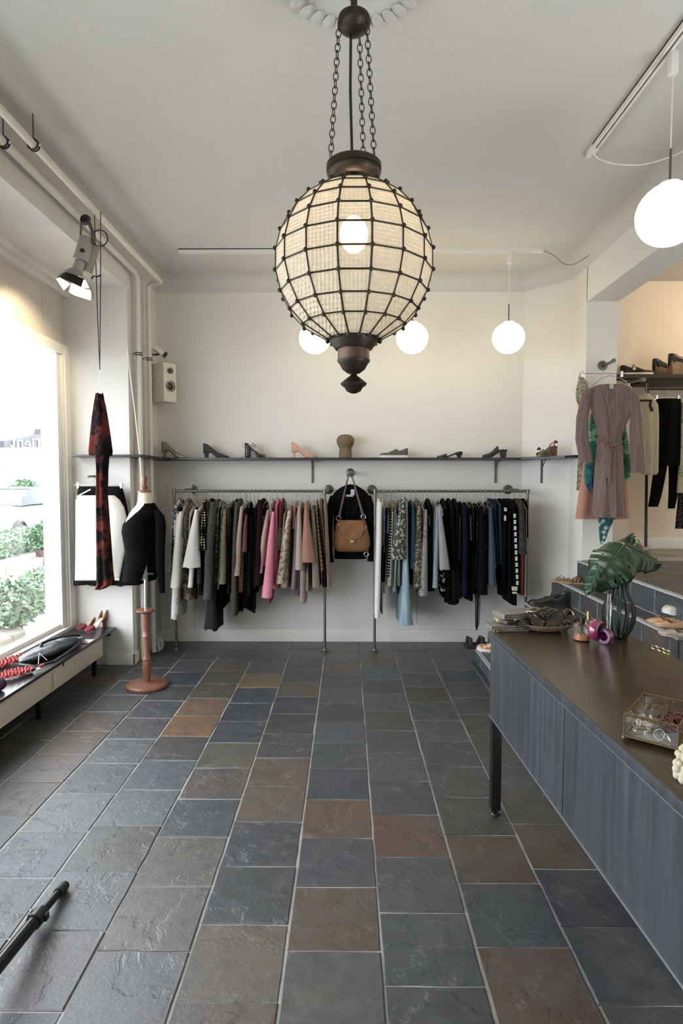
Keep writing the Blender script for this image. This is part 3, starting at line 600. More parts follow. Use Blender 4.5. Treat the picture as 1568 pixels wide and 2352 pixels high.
def garment(name, label, mat, xt, yt, wt, xb, yb, wb, side, kind='top', depth=.40, rag=0, sleeve=None, smat=None, wave=None, tilt=0, body=None, front=None):
    """garment hung across the rail and seen edge on; x/y/w are the photo pixels of its near edge"""
    Yf = RY_ - depth / 2; T_ = aY(xt, yt, Yf); B_ = aY(xb, yb, Yf); px = Yf / FPX
    wt *= px; wb *= px; ztop = min(RZ_ - .068, aY(xt, yt - 8 + G.uniform(-5, 5), RY_).z); xr = T_.x
    t = thing(name, label, name.replace('_', ' ').split()[-1] if kind == 'top' else kind, (xr, RY_, B_.z), 'garments on the %s clothes rack' % side)
    n = 20; m = 14; rings = []; sd = G.uniform(0, 50); wv = (.012 + wb * .10) if wave is None else wave
    zsh = max(T_.z, B_.z + .1)
    for i in range(m + 1):
        s = i / m; z = ztop + (B_.z - ztop) * s
        top = ztop - z
        if top < .02: hy = .035 + top * 1.5
        else: hy = min(depth / 2, .065 + (top - .02) * (depth / 2 - .065) / max(.02, ztop - zsh))
        u = max(0, min(1, (zsh - z) / max(.05, zsh - B_.z))); u2 = u ** .8
        hx = lerp(wt, wb, u2) / 2
        if z > zsh: hx = lerp(.012, wt / 2, max(0, min(1, top / max(.02, ztop - zsh))))
        cx = lerp(xr, B_.x, u) if z < zsh else xr
        ring = []
        for j in range(n):
            a = 2 * math.pi * j / n; ca, sa = math.cos(a), math.sin(a)
            y = hy * (abs(sa) ** .75) * (1 if sa > 0 else -1)
            cxx = lerp(xr, cx, .5 - .5 * sa * (.9)) if True else cx
            x = cx + hx * (abs(ca) ** .7) * (1 if ca > 0 else -1)
            f = noise.noise(Vector((y * 9 + sd, z * 1.6, ca * 1.5 + sd))) * wv * min(1, .25 + u * 1.3)
            f += math.sin(y * 42 + sd + z * 2) * wv * .22 * u
            x += f; zz = z
            if i == m: zz += noise.noise(Vector((y * 8 + sd, x * 8, 3))) * (.012 + rag) - rag * .5 * (1 + sa)
            ring.append((x, RY_ + y, zz))
        rings.append(ring)
    (body or MB()).loft(rings).build('garment_body', mat, t)
    if sleeve:
        sx, sy, sw = sleeve; S0 = aY(xt, yt + 3, Yf + .02); S1 = aY(sx, sy, Yf - .045); w0 = wt * .9; w1 = sw * px; rg = []
        for i in range(12):
            s = i / 11; c = S0.lerp(S1, s); c.y -= .03 * math.sin(math.pi * min(1, s * 1.3)); hw = lerp(w0, w1, s ** .9) / 2; ring = []
            for j in range(12):
                a = 2 * math.pi * j / 12; k = 1 + .12 * noise.noise(Vector((a * 1.5, s * 5 + sd, sd)))
                ring.append((c.x + hw * k * math.cos(a), c.y + min(hw, .045) * .9 * math.sin(a), c.z))
            rg.append(ring)
        o = MB().loft(rg).build('sleeve', smat or mat, t)
    if front:
        fx, fy, fw, fe = front; S0 = aY(xt, yt, Yf - .02); S1 = aY(fx, fy, Yf - .055); rg = []; w1 = fw * px
        for i in range(15):
            s = i / 14; c = S0.lerp(S1, s); hw = lerp(wt * .8, w1, s ** fe) / 2; ring = []
            for j in range(20):
                a = 2 * math.pi * j / 20; k = 1 + .10 * s * math.sin(a * 5 + sd) ; z_ = c.z + ((.010 + rag * .4) * noise.noise(Vector((a * 2, sd, 1))) if i == 14 else 0)
                ring.append((c.x + hw * math.cos(a), c.y + min(hw, .04) * k * math.sin(a), z_))
            rg.append(ring)
        MB().loft(rg).build('front_panel', mat, t)
    wl = re.split(r',| with | beside | behind | between | hanging | below | tucked | showing | lowest | reaching | next | peeking | squeezed | flaring | among | after | before | directly | near | to | at | of | right | in | under | over | edged | covered | fanning | close ', label)[0]
    if wl in USED: wl = ' '.join(label.split()[:9]).rstrip(',')
    USED.add(wl); hanger(xr + G.uniform(-.004, .004), side, G.uniform(-.08, .08), wl); return t
C_ = cloth
W_ = lambda: 0
def gs(side, rows):
    for r in rows:
        nm, lb, mt, a = r[0], r[1], r[2], r[3]; kw = r[4] if len(r) > 4 else {}
        garment(nm, lb, mt, *a, side, **kw)
PK = (0.7, 0.27, 0.35)
gs('left', [
 ('sequin_top', 'silver sequinned garment at the window end of the left rack', C_('silver_sequins', (0.1023, 0.1023, 0.1087), 'sequin', (0.4797, 0.4797, 0.4861), 90, .3, thr=.5), (398, 1160, 7, 388, 1322, 9)),
 ('patchwork_blouse', 'navy and white patchwork blouse behind the silver sequinned garment', C_('navy_white_patch', (0.0164, 0.0205, 0.0738), 'blotch', (0.615, 0.5986, 0.6232), 18, thr=.52), (402, 1152, 9, 397, 1400, 12)),
 ('white_cardigan', 'long creamy white cardigan sleeve, leftmost white garment of the left rack', C_('warm_white', (0.6232, 0.6068, 0.5412)), (415, 1172, 7, 403, 1348, 22), dict(sleeve=(402, 1349, 22))),
 ('white_scarf', 'white and grey furry scarf end hanging lowest under the white cardigan', C_('white_grey_fur', (0.5904, 0.5822, 0.5658), 'blotch', (0.205, 0.205, 0.2132), 14, thr=.62), (408, 1180, 6, 400, 1422, 18), dict(front=(401, 1421, 17, 0.6), depth=.34)),
 ('camouflage_blouse', 'brown leopard mottled blouse between the two white sweaters', C_('leopard_brown', (0.08315, 0.06076, 0.04477), 'blotch', (0.2558, 0.2175, 0.1727), 26, thr=.52), (424, 1147, 17, 427, 1378, 30), dict(depth=.3, rag=.03)),
 ('grey_shirt', 'short grey t-shirt sleeve beside the white cardigan', C_('mid_grey', (0.1663, 0.1599, 0.1535)), (423, 1176, 6, 421, 1236, 10), dict(depth=.38)),
 ('blush_sweater', 'pale blush sweater shoulder showing behind the big white sweatshirt', C_('pale_blush', (0.3966, 0.3326, 0.307)), (436, 1170, 8, 430, 1300, 12), dict(depth=.36)),
 ('black_blouse', 'black blouse sleeve tucked behind the big white sweatshirt', C_('soft_black', (0.005181, 0.004925, 0.005756)), (440, 1178, 8, 433, 1318, 22), dict(depth=.36)),
 ('white_sweatshirt', 'wide white sweatshirt with ribbed hem in the left rack', C_('bright_white', (0.6068, 0.5822, 0.5658)), (451, 1170, 9, 441, 1305, 40), dict(front=(440, 1303, 42, 1.0), depth=.50, wave=.012, sleeve=(437, 1349, 11))),
 ('grey_cardigan', 'dark grey cardigan hanging behind the wide white sweatshirt', C_('charcoal_grey', (0.04797, 0.04797, 0.04989)), (459, 1175, 6, 456, 1341, 16)),
 ('cream_blouse', 'pale cream blouse shoulder between sweatshirt and dotted black dress', C_('cream', (0.371, 0.3326, 0.2814)), (461, 1172, 7, 457, 1262, 10), dict(depth=.38)),
 ('black_skirt', 'plain black skirt below the gold squared blouse', C_('deep_black', (0.002558, 0.002558, 0.002878)), (464, 1190, 8, 462, 1368, 26), dict(rag=.02)),
 ('dotted_blouse', 'black blouse with rows of yellow gold squares', C_('gold_squares', (0.004285, 0.004029, 0.003454), 'dots', (0.3966, 0.339, 0.1919), 42, thr=.62), (472, 1148, 12, 466, 1262, 20), dict(front=(466, 1262, 19, 0.8), depth=.50, wave=.008)),
 ('wool_coat', 'long dark grey wool coat, widest dark garment of the left rack', C_('grey_wool', (0.05437, 0.05309, 0.04989), 'blotch', (0.08315, 0.08315, 0.07675), 60), (487, 1150, 19, 478, 1376, 21), dict(depth=.50, sleeve=(476, 1376, 20))),
 ('flared_skirt', 'charcoal flared skirt with ragged hem, lowest garment of the left rack', C_('charcoal', (0.02239, 0.02239, 0.02175)), (491, 1165, 10, 484, 1443, 34), dict(front=(484, 1445, 32, 2.0), depth=.36, rag=.05, wave=.03)),
 ('layered_tunic', 'black layered tunic with stepped hem right of the flared skirt', C_('deep_black', (0.002558, 0.002558, 0.002878)), (505, 1168, 9, 504, 1388, 24), dict(depth=.36, rag=.04)),
 ('sketch_dress', 'grey and black sketch printed dress beside the wool coat', C_('ink_sketch', (0.243, 0.243, 0.243), 'blotch', (0.01919, 0.02239, 0.03198), 34, thr=.5), (500, 1158, 8, 492, 1343, 15)),
 ('silk_shirt', 'narrow pale blue grey silk shirt', C_('pale_blue_grey', (0.2686, 0.2814, 0.307), rough=.5), (508, 1168, 4, 500, 1355, 8)),
 ('checked_jacket', 'yellow beige jacket with a thin dark window check', C_('window_check', (0.2814, 0.2494, 0.1727), 'grid', (0.05756, 0.05117, 0.03838), 55, thr=.8), (516, 1168, 9, 511, 1341, 17), dict(wave=.006, sleeve=(510, 1341, 15))),
 ('taupe_blouse', 'shiny dark taupe blouse with a short sleeve', C_('dark_taupe', (0.06396, 0.05437, 0.04477), rough=.45), (526, 1160, 6, 521, 1238, 9)),
 ('beaded_top', 'dark beaded top with sparkling hem next to the checked jacket', C_('dark_beads', (0.02878, 0.02558, 0.0243), 'sequin', (0.2239, 0.2111, 0.1919), 110, thr=.75), (529, 1165, 6, 524, 1364, 14)),
 ('dotted_dress', 'black dress with fine silver beads beside the olive coat', C_('silver_pin', (0.003454, 0.003454, 0.003454), 'dots', (0.3198, 0.3198, 0.307), 95, thr=.3), (536, 1152, 6, 532, 1330, 10)),
 ('olive_coat', 'long olive grey coat reaching lower than its neighbours', C_('olive_grey', (0.05437, 0.05245, 0.04157)), (543, 1150, 8, 537, 1414, 16), dict(sleeve=(536, 1414, 15))),
 ('crinkled_blouse', 'beige crinkled blouse sleeve with a pointed cuff', C_('crinkle_beige', (0.371, 0.2814, 0.2303), 'stripes_h', (0.2303, 0.1663, 0.1343), 85, thr=.85), (555, 1160, 8, 545, 1320, 15), dict(sleeve=(544, 1322, 14))),
 ('leopard_shirt', 'dark brown leopard print shirt behind the beige crinkled blouse', C_('dark_leopard', (0.04797, 0.02878, 0.01791), 'blotch', (0.002878, 0.002303, 0.001727), 55), (560, 1170, 8, 555, 1245, 10)),
 ('rust_dress', 'rust floral dress with its hem below the beige blouse', C_('rust_floral', (0.1535, 0.04797, 0.02878), 'floral', (0.2239, 0.1407, 0.08954), 45), (556, 1180, 8, 551, 1362, 17), dict(depth=.38)),
 ('mauve_shirt', 'dark mauve shirt with a folded cuff', C_('dark_mauve', (0.1151, 0.04157, 0.05437)), (566, 1178, 5, 561, 1267, 14), dict(sleeve=(561, 1267, 13))),
 ('asymmetric_skirt', 'black asymmetric skirt with long slanting hem', C_('deep_black', (0.002558, 0.002558, 0.002878)), (566, 1165, 12, 562, 1400, 30), dict(rag=.09, depth=.38)),
 ('sparkling_cardigan', 'black cardigan with tiny sparkles', C_('black_sparkle', (0.004029, 0.004029, 0.004605), 'dots', (0.1407, 0.1407, 0.1535), 150, thr=.25), (577, 1178, 9, 572, 1370, 20)),
 ('midnight_dress', 'midnight blue black dress beside the sparkling cardigan', C_('midnight', (0.002878, 0.003774, 0.006332)), (587, 1160, 12, 586, 1352, 22)),
 ('burgundy_cardigan', 'very dark burgundy knitted cardigan before the pink garments', C_('burgundy_black', (.014, .005, .007), 'blotch', (.006, .003, .004), 80), (598, 1148, 16, 594, 1345, 32), dict(front=(593, 1345, 18, 0.8))),
 ('ruffled_blouse', 'small blush blouse with ruffled sleeve end', C_('blush', (0.4605, 0.2942, 0.2686)), (604, 1182, 4, 600, 1240, 12), dict(depth=.42, rag=.02)),
 ('chiffon_blouse', 'peach pink chiffon blouse with long cuffed sleeve', C_('peach_chiffon', (0.4349, 0.2814, 0.2558)), (615, 1168, 7, 606, 1300, 14), dict(sleeve=(595, 1316, 16), depth=.42)),
 ('print_blouse', 'small white blouse with black print at the top of the pink knit', C_('white_print', (0.451, 0.4346, 0.41), 'blotch', (0.041, 0.041, 0.0492), 70, thr=.56), (621, 1150, 6, 620, 1200, 7)),
 ('pink_sweater', 'large bright pink knitted sweater, most vivid garment of the left rack', C_('pink_knit', PK, 'stripes_h', (0.371, 0.1151, 0.1727), 100, thr=.7), (627, 1172, 6, 618, 1345, 26), dict(sleeve=(613, 1372, 24), depth=.50)),
 ('raspberry_dress', 'raspberry dress strap hanging lowest under the pink sweater', C_('raspberry', (0.2686, 0.02239, 0.05756)), (630, 1160, 5, 617, 1388, 7), dict(depth=.34)),
 ('rose_blouse', 'bright rose blouse right behind the pink knitted sweater', C_('hot_rose', (0.5117, 0.1599, 0.2303)), (634, 1155, 7, 633, 1353, 18)),
 ('burgundy_blouse', 'short burgundy blouse above the grey ruffled top', C_('burgundy', (0.08315, 0.01919, 0.02878)), (645, 1148, 7, 643, 1212, 9)),
 ('grey_ruffle', 'silver grey ruffled top with a dark trimmed end', C_('silver_grey', (0.2303, 0.2303, 0.2175), 'blotch', (0.1279, 0.1087, 0.1215), 22), (644, 1175, 5, 640, 1262, 14), dict(rag=.02)),
 ('yellow_blouse', 'pale yellow blouse with tiny brown specks', C_('pale_yellow', (0.3518, 0.3006, 0.1919), 'dots', (0.1919, 0.1279, 0.06396), 90, thr=.3), (652, 1178, 5, 649, 1262, 9)),
 ('floral_dress', 'cream dress with pink and green flowers and frilled hem', C_('cream_floral', (0.4221, 0.3838, 0.2942), 'floral', (0.2558, 0.1279, 0.09594), 32), (665, 1170, 10, 650, 1352, 22), dict(sleeve=(642, 1340, 18))),
 ('orange_blouse', 'soft orange blouse shoulder peeking above the cream floral dress', C_('soft_orange', (0.3276, 0.156, 0.1092)), (677, 1156, 8, 674, 1215, 9), dict(depth=.36)),
 ('mauve_slip', 'mauve satin slip dress with a lacy lower edge', C_('mauve_satin', (0.2175, 0.1535, 0.1791), rough=.4), (680, 1178, 6, 672, 1352, 17), dict(rag=.03, wave=.02)),
 ('plum_dress', 'greyed plum dress hem hanging behind the mauve slip', C_('grey_plum', (0.1023, 0.07675, 0.08315)), (686, 1185, 5, 684, 1368, 16), dict(depth=.34)),
 ('beige_cardigan', 'greige cardigan with wide rounded sleeve', C_('greige', (0.3198, 0.2686, 0.2239)), (687, 1162, 7, 686, 1307, 20), dict(front=(687, 1308, 19, 0.8), depth=.50, wave=.008)),
 ('dusty_dress', 'long dusty pink dress panel reaching below the terracotta cape', C_('dusty_pink', (0.307, 0.2303, 0.2175)), (698, 1170, 6, 693, 1387, 17)),
 ('olive_blouse', 'olive brown blouse squeezed beside the greige cardigan', C_('olive_brown', (0.1343, 0.1023, 0.05437)), (693, 1162, 5, 696, 1252, 8)),
 ('terracotta_cape', 'terracotta cape flaring wide over its neighbours', C_('terracotta', (0.275, 0.1407, 0.1023)), (702, 1160, 7, 708, 1290, 34), dict(front=(708, 1291, 34, 1.0), wave=.008, depth=.50)),
 ('linen_blouse', 'khaki linen blouse with knotted ends below the terracotta cape', C_('khaki', (0.2111, 0.1855, 0.1343)), (707, 1172, 5, 706, 1358, 15), dict(rag=.04)),
 ('tweed_jacket', 'taupe tweed jacket beside the terracotta cape', C_('taupe_tweed', (0.1919, 0.1599, 0.1407), 'dots', (0.07675, 0.05756, 0.05117), 120, thr=.4), (718, 1170, 8, 726, 1348, 19), dict(front=(726, 1350, 18, 0.8), wave=.008)),
 ('striped_sweater', 'apricot sweater sleeve with thin black horizontal stripes', C_('apricot_stripe', (0.4221, 0.2558, 0.1663), 'stripes_h', (0.01919, 0.01279, 0.01279), 26, thr=.82), (725, 1160, 4, 738, 1311, 13), dict(depth=.42, wave=.004)),
 ('lace_blouse', 'black lace blouse beside the apricot striped sweater', C_('black_lace', (0.004285, 0.003774, 0.003454), 'floral', (0.07675, 0.05756, 0.05117), 90), (732, 1165, 5, 741, 1262, 8)),
 ('brown_jacket', 'brown jacket with a dark wine lining near the rack end', C_('warm_brown', (0.1215, 0.08315, 0.06716)), (735, 1150, 8, 748, 1275, 13)),
 ('wine_dress', 'dark wine dress hem below the brown jacket', C_('dark_wine', (0.02878, 0.01151, 0.01279)), (739, 1160, 7, 746, 1350, 14), dict(depth=.36)),
 ('blush_coat', 'striped blush coat, last garment before the black blazer', C_('blush_stripe', (0.3198, 0.2303, 0.2047), 'stripes_v', (0.2303, 0.1535, 0.1407), 60, thr=.6), (744, 1148, 7, 754, 1350, 11)),
])
gs('right', [  # fabric colours on this rack are darkened to hold the shade it hangs in
 ('white_trousers', 'long white trousers, first garment of the right rack', C_('bright_white', (0.3907, 0.3749, 0.3643)), (872, 1150, 11, 867, 1418, 14), dict(wave=.006, sleeve=(866, 1419, 13))),
 ('cream_trousers', 'cream trousers close behind the white trousers', C_('cream', (0.3062, 0.2746, 0.2323)), (880, 1152, 5, 877, 1410, 6), dict(depth=.34, wave=.006)),
 ('glitter_shirt', 'blue grey glittering shirt sleeve', C_('blue_glitter', (0.1003, 0.1162, 0.1584), 'sequin', (0.2376, 0.2534, 0.2904), 120, thr=.6), (884, 1152, 5, 880, 1268, 8)),
 ('navy_dress', 'navy black dress hem beside the white trousers', C_('navy_black', (0.003115, 0.003538, 0.005966)), (886, 1165, 7, 880, 1336, 14)),
 ('slate_shirt', 'slate blue t-shirt sleeve', C_('slate_blue', (0.06336, 0.07656, 0.1056)), (893, 1176, 5, 890, 1224, 11)),
 ('taupe_dress', 'taupe dress tail below the navy dress', C_('greige', (0.264, 0.2218, 0.1848)), (888, 1180, 4, 883, 1362, 9), dict(depth=.32)),
 ('striped_shirt', 'black shirt with close white horizontal stripes', C_('breton', (0.002851, 0.002851, 0.003326), 'stripes_h', (0.264, 0.2746, 0.264), 38, thr=.6), (899, 1180, 5, 893, 1325, 11), dict(wave=.006)),
 ('cream_dress', 'cream dress with curved hem behind the flowered grey jacket', C_('warm_cream', (0.2957, 0.2746, 0.2165)), (903, 1170, 6, 896, 1345, 20), dict(rag=.02)),
 ('gold_dress', 'dull gold dress shoulder near the striped shirt', C_('dull_gold', (0.1478, 0.1214, 0.06864), rough=.5), (902, 1155, 9, 905, 1240, 9), dict(depth=.36)),
 ('satin_blouse', 'grey green satin blouse', C_('grey_green_satin', (0.1056, 0.1162, 0.1056), rough=.4), (909, 1160, 7, 906, 1262, 11)),
 ('teal_scarf', 'pale teal silk scarf ending in a point', C_('pale_teal', (0.1901, 0.264, 0.264), rough=.45), (911, 1170, 5, 907, 1362, 13), dict(rag=.05)),
 ('ribbed_sweater', 'ribbed taupe sweater below the flowered grey jacket', C_('ribbed_taupe', (0.1373, 0.1214, 0.1056), 'stripes_v', (0.0792, 0.06864, 0.05808), 80, thr=.6), (917, 1165, 7, 917, 1347, 18)),
 ('flowered_jacket', 'wide dark grey jacket covered in pale flowers', C_('grey_flowers', (0.04488, 0.04224, 0.03696), 'floral', (0.2904, 0.2851, 0.2534), 38), (927, 1142, 9, 914, 1282, 36), dict(front=(914, 1284, 36, 0.9), depth=.50, wave=.02)),
 ('navy_blouse', 'navy blouse between flowered jacket and denim shirt', C_('navy', (0.007392, 0.01056, 0.02112)), (937, 1150, 8, 939, 1300, 13)),
 ('pale_blue_dress', 'light blue pleated dress fanning out lowest in the right rack', C_('light_blue', (0.1901, 0.2746, 0.3274), 'stripes_v', (0.2534, 0.3168, 0.359), 26, thr=.6), (934, 1148, 4, 932, 1434, 33), dict(front=(932, 1435, 33, 2.6), wave=.012, depth=.50)),
 ('denim_shirt', 'steel blue denim shirt with long cuffed sleeve', C_('steel_denim', (.026, .055, .080)), (948, 1160, 8, 948, 1305, 14), dict(sleeve=(948, 1306, 13), wave=.006)),
 ('dark_blouse', 'dark blouse behind the steel blue denim shirt', C_('soft_black', (0.004277, 0.004066, 0.004752)), (950, 1160, 8, 952, 1325, 14), dict(depth=.34)),
 ('ruffle_shirt', 'warm grey shirt with layered short ruffle sleeve', C_('warm_grey', (0.2112, 0.1901, 0.1742)), (958, 1176, 5, 958, 1234, 15), dict(rag=.015)),
 ('snakeskin_dress', 'brown and silver snakeskin print dress', C_('snakeskin', (0.0528, 0.04224, 0.02904), 'blotch', (0.2746, 0.2429, 0.1954), 42, thr=.54), (963, 1155, 11, 958, 1350, 23), dict(front=(957, 1350, 20, 0.8), rag=.02, wave=.02)),
 ('cream_floral_blouse', 'cream flowered blouse sleeve beside the snakeskin dress', C_('cream_floral', (0.3485, 0.3168, 0.2429), 'floral', (0.2112, 0.1056, 0.0792), 32), (972, 1162, 6, 973, 1264, 8)),
 ('marbled_blouse', 'pale grey blouse with dark branching print', C_('grey_branches', (0.2218, 0.2218, 0.2112), 'blotch', (0.03168, 0.03168, 0.03696), 38, thr=.6), (978, 1170, 7, 971, 1366, 23), dict(front=(971, 1367, 22, 1.0), wave=.008)),
 ('bottle_green_dress', 'bottle green black dress beside the marbled blouse', C_('bottle_green', (0.002851, 0.005227, 0.005227)), (988, 1154, 13, 988, 1357, 24)),
 ('pale_vest', 'small pale blue collar piece between dark dresses', C_('pale_blue_grey', (0.2218, 0.2323, 0.2534), rough=.5), (984, 1178, 4, 986, 1207, 7), dict(depth=.42)),
 ('silver_top', 'fine silver speckled top beside the lavender shirt', C_('silver_speck', (0.1584, 0.1637, 0.169), 'sequin', (0.3168, 0.3168, 0.3168), 150, thr=.6), (999, 1170, 5, 996, 1313, 9)),
 ('lavender_shirt', 'pale lavender blue shirt with long hanging sleeve', C_('lavender', (0.2218, 0.2376, 0.2957)), (1004, 1160, 8, 1001, 1345, 14), dict(sleeve=(999, 1350, 13), wave=.01)),
 ('ash_shirt', 'ash white t-shirt flaring beside the lavender shirt', C_('ash_white', (0.2323, 0.2323, 0.2376)), (1009, 1163, 7, 1020, 1306, 25), dict(front=(1021, 1307, 24, 1.0), wave=.006, depth=.50)),
 ('white_flowered_dress', 'black dress with large white blossoms', C_('white_blossom', (0.002376, 0.002376, 0.002851), 'floral', (0.3274, 0.3274, 0.3168), 17, thr=.5), (1014, 1158, 9, 1017, 1358, 24)),
 ('long_black_dress', 'long black dress beside the blossom print dress', C_('deep_black', (0.002112, 0.002112, 0.002376)), (1024, 1150, 12, 1031, 1376, 20), dict(rag=.02)),
 ('pleated_black_skirt', 'long black skirt with slanting hem, lowest black garment', C_('soft_black', (0.004277, 0.004066, 0.004752)), (1038, 1148, 12, 1045, 1388, 24), dict(rag=.03)),
 ('black_coat', 'black coat in the middle of the right rack', C_('coat_black', (0.003115, 0.003115, 0.003802)), (1051, 1150, 13, 1054, 1375, 18)),
 ('charcoal_shirt', 'charcoal green short sleeved shirt over the black coats', C_('charcoal_green', (0.02376, 0.02904, 0.03062)), (1058, 1175, 6, 1055, 1287, 13)),
 ('navy_coat', 'deep navy blue coat with long straight sleeve', C_('deep_navy', (.004, .006, .018)), (1066, 1156, 10, 1070, 1372, 19), dict(sleeve=(1067, 1366, 14))),
 ('black_jumper', 'black jumper directly after the deep navy coat', C_('deep_black', (0.002112, 0.002112, 0.002376)), (1076, 1160, 10, 1080, 1380, 16)),
 ('blue_grey_shirt', 'blue grey t-shirt with short sleeve among the black coats', C_('blue_grey', (0.06864, 0.0792, 0.1056)), (1081, 1178, 4, 1081, 1241, 10)),
 ('matte_black_dress', 'matte black dress after the blue grey t-shirt', C_('soft_black', (0.004277, 0.004066, 0.004752)), (1088, 1160, 9, 1089, 1364, 16)),
 ('pearl_trim_jacket', 'black jacket edged with a line of white pearls', C_('pearl_line', (0.002376, 0.002376, 0.002587), 'dots', (0.3168, 0.3168, 0.3062), 60, thr=.28), (1097, 1168, 7, 1094, 1350, 13)),
 ('wide_black_coat', 'wide black coat beside the pearl edged jacket', C_('coat_black', (0.003115, 0.003115, 0.003802)), (1105, 1163, 9, 1108, 1364, 24), dict(front=(1108, 1365, 23, 0.8))),
 ('zebra_blouse', 'black and grey zebra striped blouse', C_('zebra', (0.003538, 0.003326, 0.003326), 'blotch', (0.1848, 0.1742, 0.1637), 75, thr=.55), (1113, 1160, 6, 1117, 1322, 11)),
 ('denim_jacket', 'worn blue denim jacket with pale edge', C_('worn_denim', (0.0396, 0.06072, 0.08448)), (1126, 1165, 7, 1129, 1345, 20), dict(front=(1130, 1345, 19, 1.0))),
 ('zigzag_cardigan', 'pale grey cardigan edge curving over the denim jacket', C_('pale_speckle', (0.2218, 0.2165, 0.2006), 'dots', (0.0792, 0.0792, 0.0792), 100, thr=.4), (1130, 1170, 4, 1138, 1305, 6), dict(depth=.42)),
 ('ink_blue_dress', 'ink blue dress beside the pale cardigan edge', C_('ink_blue', (0.008448, 0.01373, 0.0264)), (1137, 1148, 13, 1143, 1300, 17)),
 ('teal_blouse', 'dark teal blouse with a slim sleeve', C_('dark_teal', (0.008448, 0.02112, 0.03168)), (1149, 1150, 10, 1152, 1296, 12)),
 ('white_banded_dress', 'black dress with two white bands at the shoulder', C_('deep_black', (0.002112, 0.002112, 0.002376)), (1160, 1148, 12, 1158, 1348, 16)),
 ('slim_black_skirt', 'slim black skirt before the white barred dress', C_('coat_black', (0.003115, 0.003115, 0.003802)), (1171, 1148, 10, 1172, 1380, 14)),
 ('barred_dress', 'black dress with a broken column of white bars', C_('deep_black', (0.002112, 0.002112, 0.002376)), (1180, 1146, 14, 1183, 1390, 18), dict(wave=.004)),
 ('mottled_skirt', 'mottled dark grey tweed skirt at the far end', C_('mottled_tweed', (0.02376, 0.0227, 0.02112), 'blotch', (0.06336, 0.06072, 0.0528), 70), (1197, 1150, 9, 1200, 1271, 18), dict(front=(1200, 1272, 17, 0.8), wave=.006)),
 ('red_trousers', 'faded red trousers under the mottled tweed skirt', C_('faded_red', (0.1584, 0.0396, 0.0396)), (1203, 1154, 7, 1200, 1366, 12), dict(depth=.34, wave=.006)),
 ('ivory_scarf', 'thin ivory scarf at the very end of the right rack', C_('ivory', (0.2957, 0.2746, 0.227)), (1209, 1155, 4, 1207, 1372, 4), dict(depth=.36, wave=.01)),
 ('black_waistcoat', 'short black waistcoat beyond the ivory scarf at the rack end', C_('soft_black', (0.004277, 0.004066, 0.004752)), (1212, 1150, 5, 1213, 1235, 6), dict(depth=.3)),
])
# white bars on the barred dress (appliqué pieces of the dress itself)
bd = [o for o in COL.objects if o.name.startswith('barred_dress')][0]; wm = C_('applique_white', (0.5, 0.49, 0.44)); mb = MB()
for i in range(12):
    y0 = 1180 + i * 14; x = 1179 + i * .55; p = aY(x, y0, 5.278); q = aY(x + 4.6, y0 + 9.5, 5.278); mb.bbox((p.x, 5.265, q.z), (q.x, 5.283, p.z), .001)
for (xa, ya, xb, yb) in ((1175, 1347, 1187, 1356), (1176, 1359, 1186, 1363)):
    p = aY(xa, ya, 5.278); q = aY(xb, yb, 5.278); mb.bbox((p.x, 5.262, q.z), (q.x, 5.283, p.z), .001)
mb.build('white_bars', wm, bd)
bd = [o for o in COL.objects if o.name.startswith('white_banded_dress')][0]; mb = MB()
for (xa, ya, xb, yb) in ((1158, 1166, 1163, 1169), (1158, 1170, 1163, 1174), (1158, 1184, 1161, 1196)):
    p = aY(xa, ya, 5.285); q = aY(xb, yb, 5.285); mb.bbox((p.x, 5.27, q.z), (q.x, 5.30, p.z), .001)
mb.build('white_bars', wm, bd)
# ---------------------------------------------------------------- blazer and bag between the racks
hk = thing('wall_hook', 'round grey wall flange with short peg above the black blazer', 'hook', aY(804, 1086, YB - .01))
hx, hz = aY(804, 1086, YB).x, aY(804, 1086, YB).z
mb = MB().lathe([(.001, 0), (.042, 0), (.044, .006), (.022, .012), (.019, .03), (.001, .03)], (0, 0, 0), 24); mb.v = [tuple(T(hx, YB, hz) @ RX(90) @ Vector(v)) for v in mb.v]; mb.build('flange', STEEL, hk)
MB().tube([(hx, YB, hz), (hx, YB - .30, hz)], .0125, 12).tube([(hx, YB - .29, hz), (hx, YB - .31, hz)], .017, 12).build('peg', STEEL, hk)
BY = 5.60; BJ = lambda x, y, d=0: aY(x, y, BY + d)
mb = MB().tube([BJ(804, 1092), BJ(803, 1100), BJ(803, 1112)], .002, 5).tube([BJ(775, 1127), BJ(803, 1111), BJ(832, 1127)], .004, 6)
tag(mb.build('coat_hanger', HM), 'silver hanger holding the black blazer on the wall hook', 'hanger')
JB = C_('blazer_black', (0.0045, 0.0043, 0.0049), rough=.9); t = thing('black_blazer', 'black blazer hanging face on between the two racks', 'blazer', BJ(805, 1290))
prof = [(1113, 796, 816), (1119, 783, 826), (1127, 772, 838), (1136, 764, 846), (1150, 764, 846), (1190, 766, 844), (1240, 767, 843), (1283, 768, 842)]
rings = []
for y, xa, xb in prof:
    a, b = BJ(xa, y), BJ(xb, y); c = (a + b) / 2; hw = (b.x - a.x) / 2; dp = .018 if y < 1120 else .045
    rings.append([(c.x + hw * (abs(math.cos(q)) ** .6) * (1 if math.cos(q) > 0 else -1), BY + dp * math.sin(q) + .012 * noise.noise(Vector((math.cos(q) * 3, y * .03, 1))), c.z) for q in [2 * math.pi * j / 28 for j in range(28)]])
MB().loft(rings).build('garment_body', JB, t)
